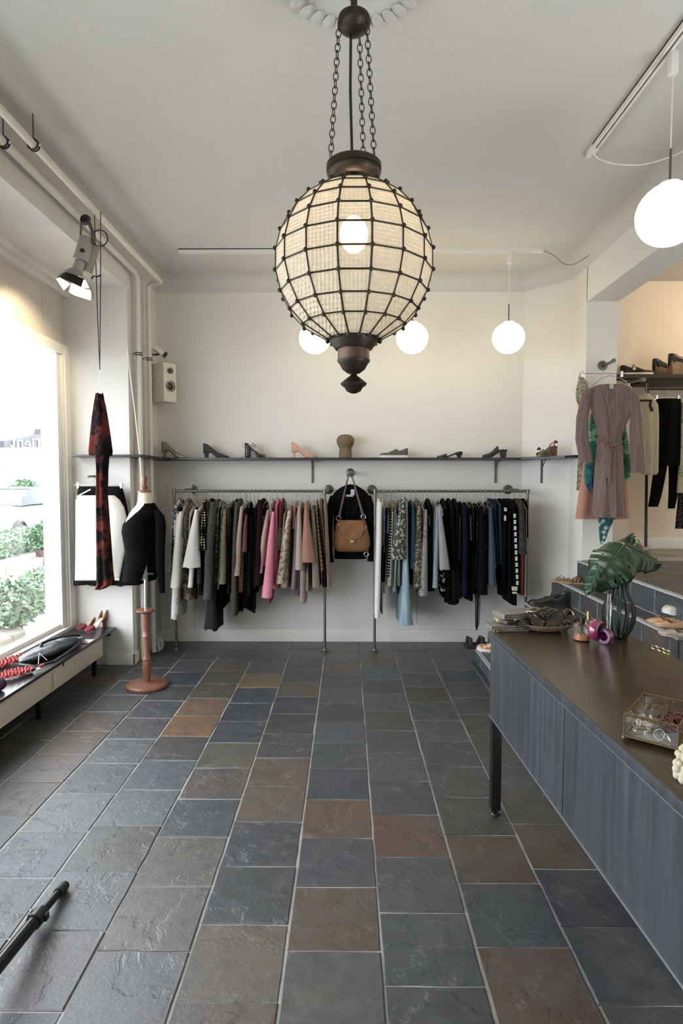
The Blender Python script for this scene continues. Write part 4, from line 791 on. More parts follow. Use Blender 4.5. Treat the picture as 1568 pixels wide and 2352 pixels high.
for pts in (((766, 1138, 8), (757, 1170, 9), (754, 1220, 9), (755, 1270, 8.5), (759, 1291, 8)), ((844, 1138, 8), (851, 1170, 9), (854, 1220, 9), (854, 1270, 8.5), (851, 1289, 8))):
    rg = []
    for x, y, w_ in pts:
        c = BJ(x, y, -.02); r = w_ * BY / FPX; rg.append([(c.x + r * math.cos(q), c.y + r * .9 * math.sin(q), c.z) for q in [2 * math.pi * j / 14 for j in range(14)]])
    MB().loft(rg).build('sleeve', JB, t)
mb = MB()
for s in (-1, 1):
    q = [BJ(805 + s * 3, 1122, -.05), BJ(805 + s * 16, 1122, -.03), BJ(805 + s * 22, 1150, -.052), BJ(805 + s * 4, 1195, -.058)]; mb.add(q + [p - Vector((0, .004, 0)) for p in q], [(0, 1, 2, 3), (7, 6, 5, 4), (0, 4, 5, 1), (1, 5, 6, 2), (2, 6, 7, 3), (3, 7, 4, 0)])
mb.build('lapel', JB, t)
a = BJ(805, 1124, -.075); b = BJ(814, 1138, -.075); MB().bbox((a.x, a.y, b.z), (b.x, a.y + .003, a.z), .001).build('price_label', C_('label_grey', (0.42, 0.43, 0.48)), t)
a = BJ(794, 1136, -.07); b = BJ(811, 1141, -.07); MB().bbox((a.x, a.y, b.z), (b.x, a.y + .003, a.z), .001).build('woven_label', C_('label_beige', (0.4, 0.37, 0.28)), t)
LE = plain('tan_suede', (0.19, 0.085, 0.03), .75, var=.3, scale=18, bmp=.2); LE2 = plain('dark_strap_leather', (0.085, 0.055, 0.045), .5, var=.2)
bg_ = thing('shoulder_bag', 'tan suede shoulder bag hung in front of the black blazer', 'bag', BJ(808, 1270, -.13)); Bg = lambda x, y, d=0: aY(x, y, BY - .13 + d)
rings = []
for y, xa, xb, d in ((1195, 774, 839, .012), (1202, 772, 841, .03), (1215, 769, 844, .045), (1235, 766, 849, .06), (1252, 765, 850, .062), (1262, 768, 846, .05), (1267, 778, 836, .02)):
    a, b = Bg(xa, y), Bg(xb, y); c = (a + b) / 2; hw = (b.x - a.x) / 2
    rings.append([(c.x + hw * (abs(math.cos(q)) ** .6) * (1 if math.cos(q) > 0 else -1), c.y + d * math.sin(q), c.z + .004 * noise.noise(Vector((q, y * .1, 0)))) for q in [2 * math.pi * j / 28 for j in range(28)]])
MB().loft(rings).build('bag_body', LE, bg_)
q = [(782, 1197), (834, 1197), (836, 1215), (828, 1234), (818, 1238), (816, 1248), (802, 1248), (800, 1238), (788, 1233), (781, 1215)]
vv = [Bg(x, y, -.052 - (.012 if y > 1210 else -.03)) for x, y in q]; mb = MB(); n_ = len(q); mb.add(vv + [p - Vector((0, .006, 0)) for p in vv], [tuple(range(n_))[::-1], tuple(range(n_, 2 * n_))] + [(i, (i + 1) % n_, n_ + (i + 1) % n_, n_ + i) for i in range(n_)]); flp = mb.build('flap', LE, bg_)
a = Bg(805, 1241, -.078); b = Bg(814, 1247, -.078); MB().bbox((a.x, a.y, b.z), (b.x, a.y + .005, a.z), .001).build('clasp', plain('brass', (0.55, 0.42, 0.2), .35, .9), bg_)
for (x0, y0, x1, y1) in ((778, 1188, 799, 1096), (834, 1187, 809, 1096)):
    MB().tube([Bg(x0, y0, -.01), Bg((x0 + x1) / 2, (y0 + y1) / 2, .04), Bg(x1, y1, .1)], [.012, .010, .006], 8).build('strap', LE2, bg_)
for x, y, r in ((777, 1190, .021), (834, 1187, .021), (841, 1273, .020)): MB().torus(Bg(x, y, -.02), r, .0028, 'y', 20, 6).build('ring', CHROME, bg_)
MB().tube([Bg(838, 1200, -.02), Bg(839, 1235, -.03), Bg(841, 1268, -.02)], .0025, 6).tube([Bg(841, 1277, -.02), Bg(839, 1286, -.02)], .003, 6).build('dangling_cord', LE2, bg_)
for x, y in ((779, 1205), (781, 1218), (839, 1210), (838, 1216)): MB().ball(Bg(x, y, -.05), .008, 8).build('stud', CHROME, bg_)
# hanging tag string under right rack
a = aY(958, 1365, 5.5); b = aY(956, 1432, 5.5); s_ = thing('tag_string', 'thin dark string with a small paper tag below the marbled blouse', 'tag', b); MB().tube([a, b], .0016, 5).build('string', BLACKM, s_); c = aY(956, 1442, 5.5); MB().bbox(c - Vector((0.0036, 0.0005, 0.009)), c + Vector((0.008, 0.001, 0.03)), .0005).build('paper_tag', TRIM, s_)
# ---------------------------------------------------------------- shoes
def xf(mb, M): mb.v = [tuple(M @ Vector(v)) for v in mb.v]; return mb
def sm(a, b, x): t = max(0, min(1, (x - a) / (b - a))); return t * t * (3 - 2 * t)
def shoe(name, label, loc, rot, mat, inner, hmat=None, L=.24, w=.038, heel=.08, back=.062, side=.032, vamp=.62, toe=.042, heelw=.010, heell=.022, pointed=.5, peep=False, group=None, parts=(), tilt=0, platform=0, cat='shoe'):
    """local x runs from heel to toe"""
    t = thing(name, label, cat, loc, group); M = T(*loc) @ RZ(rot) @ RX(tilt) @ T(-L / 2, 0, 0)
    zb = lambda u: platform + heel * (1 - sm(.16, .72, u)) + .003
    hw = lambda u: w * (.66 + .34 * sm(.25, .72, u)) * (1 - (max(0, u - .74) / .262) ** (2 + 1.5 * (1 - pointed)) * .93) * (.55 + .45 * sm(-.02, .10, u))
    rings = []; NU = 22
    for i in range(NU + 1):
        u = i / NU
        if u > .97 and peep: break
        z0 = zb(u)
        if u < vamp: hh = lerp(back, side, sm(.04, .32, u)); op = 62
        else: k = (u - vamp) / (1 - vamp); hh = lerp(toe, toe * .32, k ** 1.1); op = lerp(50, 0, sm(0, .16, k))
        a0 = math.radians(op); ring = []
        for j in range(17):
            a = lerp(a0, 2 * math.pi - a0, j / 16); ca, sa = math.cos(a), math.sin(a)
            zz = hh / 2 + hh / 2 * (ca if ca > 0 else -(abs(ca) ** .35)) / (math.cos(a0) if a0 > .5 else 1)
            ring.append((u * L - (.006 if u < .02 else 0), hw(u) * (abs(sa) ** .7) * (1 if sa > 0 else -1), z0 + zz))
        rings.append(ring)
    mb = MB().loft(rings, closed=False, cap=False); r0 = rings[0]; mb.add([Vector(p) for p in r0], [tuple(range(17))], True)
    o = xf(mb, M).build('upper', mat, t, solid=.003)
    ins = MB(); rg = []
    for i in range(15):
        u = .01 + i / 14 * .95; rg.append([(u * L, -hw(u) * .9, zb(u) + .004), (u * L, hw(u) * .9, zb(u) + .004), (u * L, hw(u) * .93, zb(u) - .003), (u * L, -hw(u) * .93, zb(u) - .003)])
    xf(ins.loft(rg), M).build('insole', inner, t)
    if heel > .012:
        h = MB(); x0 = .02; c = lambda z, a, b, k: [(x0 * L + a, -k, z), (x0 * L + b, -k, z), (x0 * L + b, k, z), (x0 * L + a, k, z)]
        top = heel + platform; h.loft([c(0, .002, heell, heelw), c(top * .5, 0, heell * 1.2, heelw * 1.1), c(top * .85, -.002, max(heell * 1.3, .045), w * .55), c(top, -.004, .058, w * .62)], smooth=False)
        xf(h, M).build('heel', hmat or mat, t)
    if platform:
        rg = []
        for i in range(15):
            u = .3 + i / 14 * .7 if heel > .03 else i / 14; k = hw(min(u, .985)) * 1.04
            rg.append([(u * L, -k, 0), (u * L, k, 0), (u * L, k, zb(u)), (u * L, -k, zb(u))])
        xf(MB().loft(rg, smooth=False), M).build('sole', hmat or inner, t)
    for pn, pts, r, pm in parts: xf(MB().tube([(p[0] * L, p[1], p[2]) for p in pts], r, 6), M).build(pn, pm, t)
    return t
def sneaker(name, label, loc, rot, mat, sole, lace, L=.27, group=None, high=.0, tilt=0, badge=None):
    t = thing(name, label, 'shoe', loc, group); M = T(*loc) @ RZ(rot) @ RX(tilt) @ T(-L / 2, 0, 0); w = .046
    hw = lambda u: w * (.72 + .28 * sm(.3, .7, u)) * (1 - (max(0, u - .78) / .222) ** 3 * .75) * (.6 + .4 * sm(-.02, .1, u))
    rg = []
    for i in range(17):
        u = i / 16; k = hw(u) * 1.08; rg.append([(u * L * 1.02 - .004, k * s, z + (.008 * sm(.8, 1, u) if z == 0 else 0)) for s, z in ((-1, 0), (1, 0), (1.02, .026), (-1.02, .026))])
    xf(MB().loft(rg, smooth=False), M).build('sole', sole, t)
    rings = []
    for i in range(20):
        u = i / 19; top = lerp(.095 + high, .070, sm(0, .28, u)) if u < .34 else lerp(.085, .048, sm(.34, .78, u)) - .02 * sm(.9, 1, u)
        a0 = math.radians(lerp(58, 0, sm(.24, .36, u))); z0 = .02; hh = top - z0; ring = []
        for j in range(17):
            a = lerp(a0, 2 * math.pi - a0, j / 16); ca, sa = math.cos(a), math.sin(a)
            ring.append((u * L, hw(u) * (abs(sa) ** .6) * (1 if sa > 0 else -1), z0 + hh / 2 + hh / 2 * (ca if ca > 0 else -(abs(ca) ** .4)) / (math.cos(a0) if a0 > .5 else 1)))
        rings.append(ring)
    mb = MB().loft(rings, closed=False, cap=False); mb.add([Vector(p) for p in rings[0]], [tuple(range(17))], True); mb.add([Vector(p) for p in rings[-1]], [tuple(range(17))], True)
    up_ = xf(mb, M).build('upper', mat, t, solid=.004)
    mb = MB()
    for i in range(5):
        u = .40 + i * .07; z = .084 - i * .007; mb.tube([(u * L, -.024, z - .010), (u * L + .006, 0, z + .004), (u * L, .024, z - .010)], .0028, 6)
    mb.tube([(.40 * L, 0, .088), (.38 * L, -.02, .105), (.36 * L, -.03, .09)], .002, 6).tube([(.40 * L, 0, .088), (.38 * L, .018, .108), (.41 * L, .03, .092)], .002, 6)
    xf(mb, M).build('laces', lace, up_)
    if badge:
        mb = MB().lathe([(.001, .002), (.014, .002), (.015, 0), (.001, 0)], (0, 0, 0), 16); xf(mb, M @ T(.34 * L, -.043, .06) @ RX(90)).build('round_badge', badge, t)
    return t
SHZ = SH
lm = lambda n, c, r=.4, m=0: plain(n, c, r, m, var=.15)
at_ = lambda px, Y=5.72: (aY(px, 1052, Y).x, Y, SHZ)
shoe('high_heel', 'metallic silver brown pump, first shoe on the shelf next to the pipes', at_(402), 0, lm('silver_brown_leather', (.30, .24, .19), .3, .5), lm('tan_lining', (.35, .22, .12)), L=.235, heel=.088, back=.07, w=.036)
shoe('high_heel', 'charcoal suede pump with chunky heel, second shoe on the shelf', at_(497), 0, lm('charcoal_suede', (.035, .035, .036), .8), lm('brown_lining', (.12, .07, .045)), L=.235, heel=.075, heelw=.014, heell=.03)
ws = shoe('wedge_sandal', 'black studded laced wedge sandal with loops of black cord', at_(585), 0, lm('black_leather', (.014, .014, .014), .35), lm('black_leather', (.014, .014, .014), .35), L=.17, heel=.035, back=.10, side=.05, heelw=.02, heell=.03, platform=.008)
Mw = T(*at_(585)) @ T(-.085, 0, 0); mb = MB()
for i in range(6):
    mb.torus((.0, 0, 0), .030, .0022, 'z', 18, 5, T(.02 + .012 * i, 0, .045 + .017 * i) @ RY(10 + 6 * i), 1.0)
mb.tube([(-.01, 0, .14), (-.035, 0, .13), (-.028, 0, .105), (.0, 0, .12), (.03, 0, .14), (.055, 0, .11), (.06, 0, .06)], .0022, 5)
mb.tube([(0, -.02, .03), (-.03, -.02, .012), (-.055, -.02, .003)], .0022, 5)
for i in range(5): mb.torus((.09 + .022 * i, .0, .035 - .004 * i), .018, .0022, 'x', 14, 5)
mb.tube([(.12, 0, .03), (.13, 0, .045), (.14, 0, .03), (.15, 0, .04), (.16, .0, .02)], .002, 5)
xf(mb, Mw).build('ankle_laces', BLACKM, ws)
mb = MB()
for i in range(9): mb.ball((.012 + .006 * (i % 2), -.028, .03 + .011 * i), .0035, 6)
xf(mb, Mw).build('studs', CHROME, ws)
mb = MB(); xf(mb.bbox((.0, -.03, .01), (.05, .03, .115), .012), Mw).build('ankle_cuff', lm('black_leather', (.014, .014, .014)), ws)
shoe('high_heel', 'blush pink suede pump to the window side of the wooden head', at_(699), 0, lm('blush_suede', (.52, .30, .23), .8), lm('blush_lining', (.55, .36, .28)), L=.235, heel=.085, back=.064)
hd = MB().lathe([(.001, 0), (.062, 0), (.062, .05), (.058, .085), (.062, .10), (.076, .125), (.085, .155), (.084, .185), (.070, .207), (.045, .222), (.001, .228)], (0, 0, 0), 32, None, 1, 1.05)
wx, wy, wz = at_(793); xf(hd, T(wx, wy, wz))
tag(hd.build('hat_form', plain('linen_wood', (.15, .10, .052), .75, var=.35, vs=(60, 60, 12), bmp=.2)), 'brown wooden head form in the middle of the wall shelf', 'head form')
sneaker('sneaker', 'dark grey sneaker with white sole and white laces on the shelf', at_(903), 180, lm('grey_canvas', (.085, .08, .085), .8), lm('white_rubber', (.68, .66, .60), .5), lm('white_lace', (.7, .68, .62)))
shoe('kitten_heel', 'black pointed slingback with low block heel on the shelf', at_(1031), 180, lm('black_leather', (.014, .014, .014), .35), lm('brown_lining', (.12, .07, .045)), L=.235, heel=.040, back=.020, side=.008, heelw=.016, heell=.03, toe=.036)
shoe('mule', 'black open backed mule with tall block heel on the shelf', at_(1134), 180, lm('charcoal_suede', (.035, .035, .036), .8), lm('black_leather', (.014, .014, .014), .35), L=.235, heel=.070, back=.006, side=.012, vamp=.34, toe=.065, heelw=.022, heell=.042, peep=True)
RED_ = lm('red_leather', (.30, .045, .05), .4); sx_ = aY(1254, 1046, 5.42)
shoe('block_sandal', 'red and green strappy sandal with brown block heel on the angled shelf', (sx_.x, 5.42, SHZ + .004), 195, lm('olive_leather', (.10, .11, .06)), lm('brown_lining', (.12, .07, .045)), hmat=lm('brown_wood_heel', (.16, .085, .055)), L=.20, heel=.075, back=.004, side=.010, vamp=.60, toe=.045, heelw=.024, heell=.045, peep=True, platform=.010,
     parts=(('red_strap', ((.30, -.036, .06), (.20, -.03, .11), (.05, 0, .135), (.20, .03, .11), (.30, .036, .06)), .005, RED_), ('red_strap', ((.72, -.036, .02), (.66, 0, .06), (.72, .036, .02)), .006, RED_), ('black_cuff', ((-.02, -.018, .125), (.06, 0, .14), (-.02, .018, .125)), .009, BLACKM), ('black_cuff', ((.88, -.02, .06), (.88, 0, .075), (.88, .02, .06)), .009, BLACKM)))
# ---------------------------------------------------------------- flat face-on garments
def flat(mb, rows, Y, dp=.03, fold=.012, nf=7, seed=0, ragged=0, n=40):
    rings = []; m = len(rows)
    for i, (y, xa, xb) in enumerate(rows):
        a, b = aY(xa, y, Y), aY(xb, y, Y); c = (a + b) / 2; hw = (b.x - a.x) / 2; ring = []; u = i / (m - 1)
        for j in range(n):
            q = 2 * math.pi * j / n; ca = math.cos(q); X = (abs(ca) ** .75) * (1 if ca > 0 else -1)
            yy = Y + dp * math.sin(q) + fold * (.3 + .7 * u) * math.sin(X * nf + seed + u * .8) + fold * .8 * noise.noise(Vector((X * 2.5, u * 3, seed)))
            zz = a.z + (b.z - a.z) * (X + 1) / 2
            if i == m - 1: zz += ragged * noise.noise(Vector((X * 9, seed, 2)))
            ring.append((c.x + hw * X, yy, zz))
        rings.append(ring)
    # refine vertically
    out = []
    for i in range(m - 1):
        for k in range(3):
            s = k / 3; out.append([tuple(lerp(p[t], q[t], s) for t in range(3)) for p, q in zip(rings[i], rings[i + 1])])
    out.append(rings[-1]); mb.loft(out); return mb
def limb(mb, pts, Y, n=14, flatness=.6, d=0):
    rg = []
    for x, y, w_ in pts:
        c = aY(x, y, Y + d); r = w_ * Y / FPX / 2; rg.append([(c.x + r * math.cos(q), c.y + r * flatness * math.sin(q), c.z) for q in [2 * math.pi * j / n for j in range(n)]])
    return mb.loft(rg)
def clip_hanger(label, Y, x0, x1, y, hook, grp=None):
    t = thing('clip_hanger', label, 'hanger', aY((x0 + x1) / 2, y, Y), grp)
    MB().tube([aY(x0, y, Y), aY(x1, y, Y)], .003, 6).tube([aY((x0 + x1) / 2, y, Y), aY(hook[0], hook[1] + 8, Y), aY(hook[0] + 2, hook[1], Y)], .002, 6).build('wire_bar', HM, t)
    for x in (x0 + (x1 - x0) * .08, x1 - (x1 - x0) * .08):
        c = aY(x, y, Y); MB().bbox(c - Vector((.010, .008, .028)), c + Vector((.010, .008, .022)), .003).build('clip', CHROME, t)
    return t
# red and black dress hung from the pipe
DY = 4.0; fab = C_('red_black_print', (.008, .007, .009), 'blotch', (.10, .024, .019), 8, thr=.52)
rd = thing('hanging_dress', 'long black and brick red mottled dress hung by cords from the ceiling pipe', 'dress', aY(240, 1350, DY))
flat(MB(), [(1044, 219, 250), (1080, 222, 247), (1140, 222, 246), (1200, 222, 250), (1260, 222, 254), (1310, 222, 258), (1341, 221, 262), (1352, 221, 240)], DY, .05, .012, 6, 1).build('garment_body', fab, rd)
flat(MB(), [(905, 223, 233), (930, 218, 240), (960, 213, 246), (1000, 208, 252), (1036, 205, 257), (1046, 206, 256)], DY, .045, .010, 5, 3, .01).build('cape', fab, rd)
limb(MB(), [(224, 902, 3), (226, 916, 8), (232, 930, 12)], DY).build('strap', fab, rd); limb(MB(), [(235.5, 903, 3), (236, 916, 7), (234, 930, 10)], DY).build('strap', fab, rd)
cd = thing('hanging_rope', 'two long dark cords dropping from the pipe to the red black dress', 'cord', aY(229, 905, DY))
MB().tube([aY(231, 487, DY), aY(231, 640, DY), aY(229.5, 800, DY), aY(229, 850, DY)], .0028, 6).tube([aY(217, 492, DY), aY(219, 560, DY), aY(223, 700, DY), aY(229, 850, DY)], .0028, 6).build('cord', BLACKM, cd)
MB().tube([aY(210, 641, DY), aY(214, 634, DY), aY(222, 636, DY), aY(232, 632, DY)], .005, 6).build('cord_tie', BLACKM, cd)
MB().tube([aY(229, 848, DY), aY(228, 880, DY), aY(224, 904, DY)], .0018, 5).tube([aY(229, 848, DY), aY(232, 890, DY), aY(236, 905, DY)], .0018, 5).build('clear_thread', TRIM, cd)
# pier: clip hanger, black tulle skirt, white speckled top
hb = thing('wall_hook', 'small grey peg on the pier above the black skirt waistband', 'hook', aY(212, 1094, 5.06)); MB().tube([aY(214, 1094, 5.08), aY(203, 1095, 4.85)], .009, 10).tube([aY(222, 1094, 5.05), aY(204, 1094, 4.99)], .009, 10).build('peg', STEEL, hb)
clip_hanger('wire clip hanger holding the black skirt on the pier', 4.93, 170, 288, 1114, (212, 1096))
bs = thing('black_skirt', 'black skirt with ragged tulle hem hanging on the pier', 'skirt', aY(235, 1345, 4.94)); TU = C_('tulle_black', (.006, .007, .008))
flat(MB(), [(1117, 180, 280), (1130, 178, 283), (1150, 176, 288), (1190, 175, 296), (1240, 174, 303), (1290, 172, 312), (1325, 170, 322), (1342, 168, 330)], 4.97, .05, .014, 9, 5, .05).build('garment_body', TU, bs)
MB().tube([aY(176, 1141, 4.905), aY(208, 1124, 4.90)], .006, 6).build('white_piping', TRIM, bs)
wt_ = thing('speckled_tunic', 'white speckled tunic with scalloped hem in front of the black skirt', 'top', aY(235, 1330, 4.84))
WS = C_('white_speckled', (.74, .72, .66), 'dots', (.15, .14, .13), 55, thr=.16)
flat(MB(), [(1138, 180, 262), (1148, 174, 274), (1165, 173, 284), (1190, 173, 290), (1225, 173, 289), (1260, 173, 287), (1300, 173, 280), (1330, 172, 274)], 4.84, .045, .010, 6, 8, .02).build('garment_body', WS, wt_)
mb = MB()
for i in range(20): mb.ball(aY(175 + i * 5.1, 1331, 4.80), .011, 8)
mb.build('scalloped_hem', WS, wt_)
# ---------------------------------------------------------------- mannequin
mx, my = -1.555, 4.528; WOOD = plain('turned_red_wood', (.19, .08, .05), .35, var=.3, vs=(30, 30, 5)); CAN = plain('cream_canvas', (.72, .66, .52), .8, var=.06)
mq = thing('dress_form', 'cream dress form on a turned wooden stand', 'mannequin', (mx, my, 0))
MB().lathe([(.001, 0), (.155, 0), (.16, .008), (.16, .022), (.15, .032), (.05, .036), (.026, .04), (.001, .04)], (mx, my, 0), 48).build('base', WOOD, mq)
MB().lathe([(.001, .035), (.027, .036), (.025, .06), (.03, .10), (.034, .16), (.033, .20), (.028, .215), (.032, .222), (.028, .23), (.025, .235), (.024, .39), (.03, .395), (.03, .402), (.024, .408), (.024, .45), (.027, .50), (.026, .575), (.070, .592), (.074, .60), (.072, .608), (.02, .612), (.001, .612)], (mx, my, 0), 32).build('turned_post', WOOD, mq)
MB().tube([(mx, my, .60), (mx, my, .88)], .011, 12).build('chrome_tube', CHROME, mq)
def torso(rows, grow=0, kk_=3, n=48):
    rings = []
    for y, xa, xb, ry in rows:
        a, b = aY(xa, y, my), aY(xb, y, my); c = (a + b) / 2; hw = (b.x - a.x) / 2 + grow
        rings.append([(c.x + hw * math.cos(2 * math.pi * j / n), my + (ry + grow) * math.sin(2 * math.pi * j / n), c.z) for j in range(n)])
    out = []
    for i in range(len(rings) - 1):
        for k in range(kk_): s = k / kk_; out.append([tuple(lerp(p[t], q[t], s) for t in range(3)) for p, q in zip(rings[i], rings[i + 1])])
    out.append(rings[-1]); return out
rows = [(1131, 318, 347, .046), (1150, 317, 347, .050), (1160, 314, 350, .062), (1170, 306, 358, .11), (1180, 300, 365, .155), (1192, 295, 368, .17), (1205, 290, 368, .172), (1220, 287, 366, .165), (1240, 290, 362, .145), (1265, 294, 357, .125), (1290, 293, 356, .135), (1318, 291, 354, .15), (1326, 292, 353, .15)]
MB().loft(torso(rows)).build('canvas_body', CAN, mq)
MB().lathe([(.001, 0), (.055, 0), (.05, .012), (.025, .02), (.016, .028), (.026, .042), (.026, .05), (.014, .056), (.018, .085), (.022, .115), (.018, .122), (.001, .124)], (aY(332, 1131, my).x, my, aY(332, 1131, my).z), 24).build('neck_finial', WOOD, mq)
sw = thing('black_sweater', 'black v-neck sweater worn by the dress form', 'sweater', (mx, my, .84)); KN = C_('black_knit', (.0035, .0035, .004), rough=1)
R = torso([(1156, 313, 351, .07)] + [(y, xa - 1, xb + 1, r) for y, xa, xb, r in rows[3:11]] + [(1310, 289, 356, .155), (1331, 288, 353, .158)], .008, 9, 128); n = 128; vs = [p for r in R for p in r]; fs = []
zv0, zv1 = aY(295, 1206, my).z, aY(330, 1156, my).z
for i in range(len(R) - 1):
    for j in range(n):
        th = 2 * math.pi * (j + .5) / n; d = abs((th - math.radians(207) + math.pi) % (2 * math.pi) - math.pi); z = (R[i][j][2] + R[i + 1][j][2]) / 2
        if z > zv0 and d < .12 + 1.35 * ((z - zv0) / (zv1 - zv0)) ** .9: continue
        d2 = abs((th - math.radians(313) + math.pi) % (2 * math.pi) - math.pi)
        if z < aY(345, 1288, my).z and d2 < .20 * (aY(345, 1288, my).z - z) / .12: continue
        fs.append((i * n + j, i * n + (j + 1) % n, (i + 1) * n + (j + 1) % n, (i + 1) * n + j))
MB().add(vs, fs, True).build('garment_body', KN, sw, solid=.006)
limb(MB(), [(360, 1172, 10), (367, 1185, 22), (369, 1210, 24), (368, 1250, 22), (368, 1300, 20), (371, 1340, 16), (372, 1362, 13)], my, d=-.12).build('sleeve', KN, sw)
limb(MB(), [(325, 1172, 10), (322, 1188, 20), (322, 1220, 22), (322, 1290, 18), (322, 1330, 16)], my, d=.17).build('sleeve', KN, sw)
MB().bbox(aY(337, 1321, my - .15), aY(354, 1315, my - .13), .002).build('hip_band', BLACKM, mq)
# ---------------------------------------------------------------- window bench
bz = .338; bn = thing('window_bench', 'low black topped bench with cream front under the shop window', 'bench', (-2.17, 2, 0))
MB().bbox((-2.345, YF + .02, bz - .02), (-1.998, 5.06, bz), .003).build('bench_top', plain('black_laminate', (.018, .018, .021), .28, var=.2, scale=8), bn)
CRM = plain('cream_panel', (.62, .57, .48), .5, var=.05)
MB().bbox((-2.05, YF + .02, .155), (-2.022, 4.83, .315), .003).build('front_panel', CRM, bn)
for y in (4.78, 3.9, 2.2): MB().bbox((-2.09, y - .015, 0), (-2.06, y + .015, .32), .002).build('leg', BLACKM, bn)
for y in (4.98, 4.15): MB().bbox((-2.07, y - .01, .28), (-2.02, y + .01, .318), .002).build('bracket', BLACKM, bn)
c = aX(121, 1546, -2.018); MB().tube([c, c + Vector((.012, 0, -.002)), c + Vector((.014, .0, -.03)), c + Vector((.013, 0, -.10))], .006, 8).build('valve_handle', CRM, bn)
BUR = lm('burgundy_suede', (.19, .03, .05), .7); TAN = lm('tan_suede_shoe', (.30, .13, .05), .7)
for i, (px, py, lb) in enumerate(((196, 1452, 'burgundy and tan two piece pump nearer the window glass'), (215, 1456, 'burgundy and tan two piece pump nearer the bench edge'))):
    p = aZ(px, py - 8, bz)
    s_ = shoe('dorsay_pump', lb, (p.x, p.y + .04, bz), -112, BUR, lm('cream_lining', (.62, .52, .40)), L=.235, w=.037, heel=.075, back=.001, side=.001, vamp=.66, toe=.045)
    M = T(p.x, p.y + .04, bz) @ RZ(-112) @ T(-.1175, 0, 0); rg = []
    for k in range(8):
        u = k / 7 * .30; hh = .068 * (1 - u / .42); rg.append([(u * .235 - .006, s * .025 * (1 if k else .7) * f, .078 * (1 - .25 * u) + hh * g) for s, f, g in ((-1, 1, 0), (-1, 1.05, .5), (-1, .9, 1), )] + [(u * .235 - .012, 0, .078 + hh * 1.02)] * (1 if k == 0 else 0) + ([] if k == 0 else []))
    mb = MB()
    for s in (-1, 1):
        g = [[(u * .235 - .004, s * (.010 + .018 * sm(0, .08, u)) * f, .080 * (1 - .4 * sm(.1, .5, u)) + (.062 * (1 - sm(.05, .34, u)) + .004) * v) for v, f in ((0, 1), (.5, 1.04), (1, .9))] for u in (0, .05, .1, .16, .22, .28, .34)]
        mb.loft(g, closed=False, cap=False)
    mb.add([(-.005, -.011, .08), (-.005, .011, .08), (-.005, .010, .146), (-.005, -.010, .146)], [(0, 1, 2, 3)]); xf(mb, M).build('heel_counter', TAN, s_, solid=.003)
# black handbag
BL = plain('black_blue_leather', (.020, .026, .034), .38, var=.5, scale=30, bmp=.4); hbg = thing('handbag', 'crumpled black leather handbag with long loop handle lying on the bench', 'bag', aZ(115, 1505, bz))
A, B = aZ(42, 1522, bz + .03), aZ(186, 1462, bz + .03); dv = (B - A); ln = dv.length; ang = math.degrees(math.atan2(dv.y, dv.x)); M = T(*((A + B) / 2)) @ RZ(ang)
rg = []
for i in range(19):
    u = -1 + 2 * i / 18; k = (1 - abs(u) ** 2.6) ** .5 if abs(u) < 1 else .02; k = max(k, .05)
    rg.append([(u * ln / 2, -.01 + .10 * k * math.cos(q) * (1 + .1 * noise.noise(Vector((u * 4, q, 0)))), max(-.028, .006 + .035 * k * math.sin(q) * (1 + .5 * noise.noise(Vector((u * 6, q * 2, 5)))))) for q in [2 * math.pi * j / 24 for j in range(24)]])
xf(MB().loft(rg), M).build('bag_body', BL, hbg)
hp = [aZ(x, y, bz + h) for x, y, h in ((92, 1488, .05), (96, 1478, .08), (112, 1470, .09), (140, 1463, .10), (170, 1459, .09), (184, 1460, .07), (190, 1467, .06), (184, 1474, .05))]
MB().tube(hp, [.014, .013, .010, .008, .008, .008, .007, .006], 10).build('loop_handle', plain('black_leather_strap', (.010, .010, .011), .3), hbg)
for x, y in ((184, 1468), (100, 1495)): MB().torus(aZ(x, y, bz + .05), .014, .003, 'y', 14, 6).build('ring', CHROME, hbg)
MB().tube([aZ(88, 1525, bz + .05), aZ(90, 1500, bz + .065), aZ(108, 1516, bz + .05)], .002, 5).build('tag_string', TRIM, hbg)
MB().tube([aZ(45, 1527, bz + .035), aZ(80, 1531, bz + .03), aZ(125, 1520, bz + .03), aZ(165, 1492, bz + .03), aZ(186, 1470, bz + .035)], .009, 8).build('piping', plain('black_leather_strap', (.010, .010, .011), .3), hbg)
p = aZ(201, 1474, bz); tag(MB().bbox((p.x - .035, p.y - .05, bz), (p.x + .035, p.y + .05, bz + .006), .002).build('price_card', TRIM), 'small white card on the bench between handbag and pumps', 'card')
# red woven bag
RW = plain('red_woven_cord', (.42, .055, .06), .6, var=.5, scale=40, bmp=.4); rw = thing('woven_bag', 'red open woven bag with dark straps at the near end of the bench', 'bag', aZ(40, 1530, bz)); R_2 = random.Random(5)
cA, cB = aZ(-12, 1532, bz + .02), aZ(80, 1502, bz + .03)
for q in range(2):
    mb = MB(); c0, c1 = ((cA, cB) if q == 0 else (aZ(-10, 1560, bz + .02), aZ(75, 1537, bz + .02)))
    dd = c1 - c0; sd = Vector((-dd.y, dd.x, 0)).normalized()
    for s in range(7):
        off = (s - 3) * .018; pts = []
        for i in range(22):
            u = i / 21; k = math.sin(math.pi * min(.999, max(.02, u))) ** .4; pts.append(c0 + dd * u + sd * (off * k + .008 * math.sin(i * 1.7 + s * 2)) + Vector((0, 0, .012 * math.cos(i * 1.7 + s * 2) + .012 * k)))
        mb.tube(pts, .006, 5)
    mb.build('woven_panel', RW, rw)
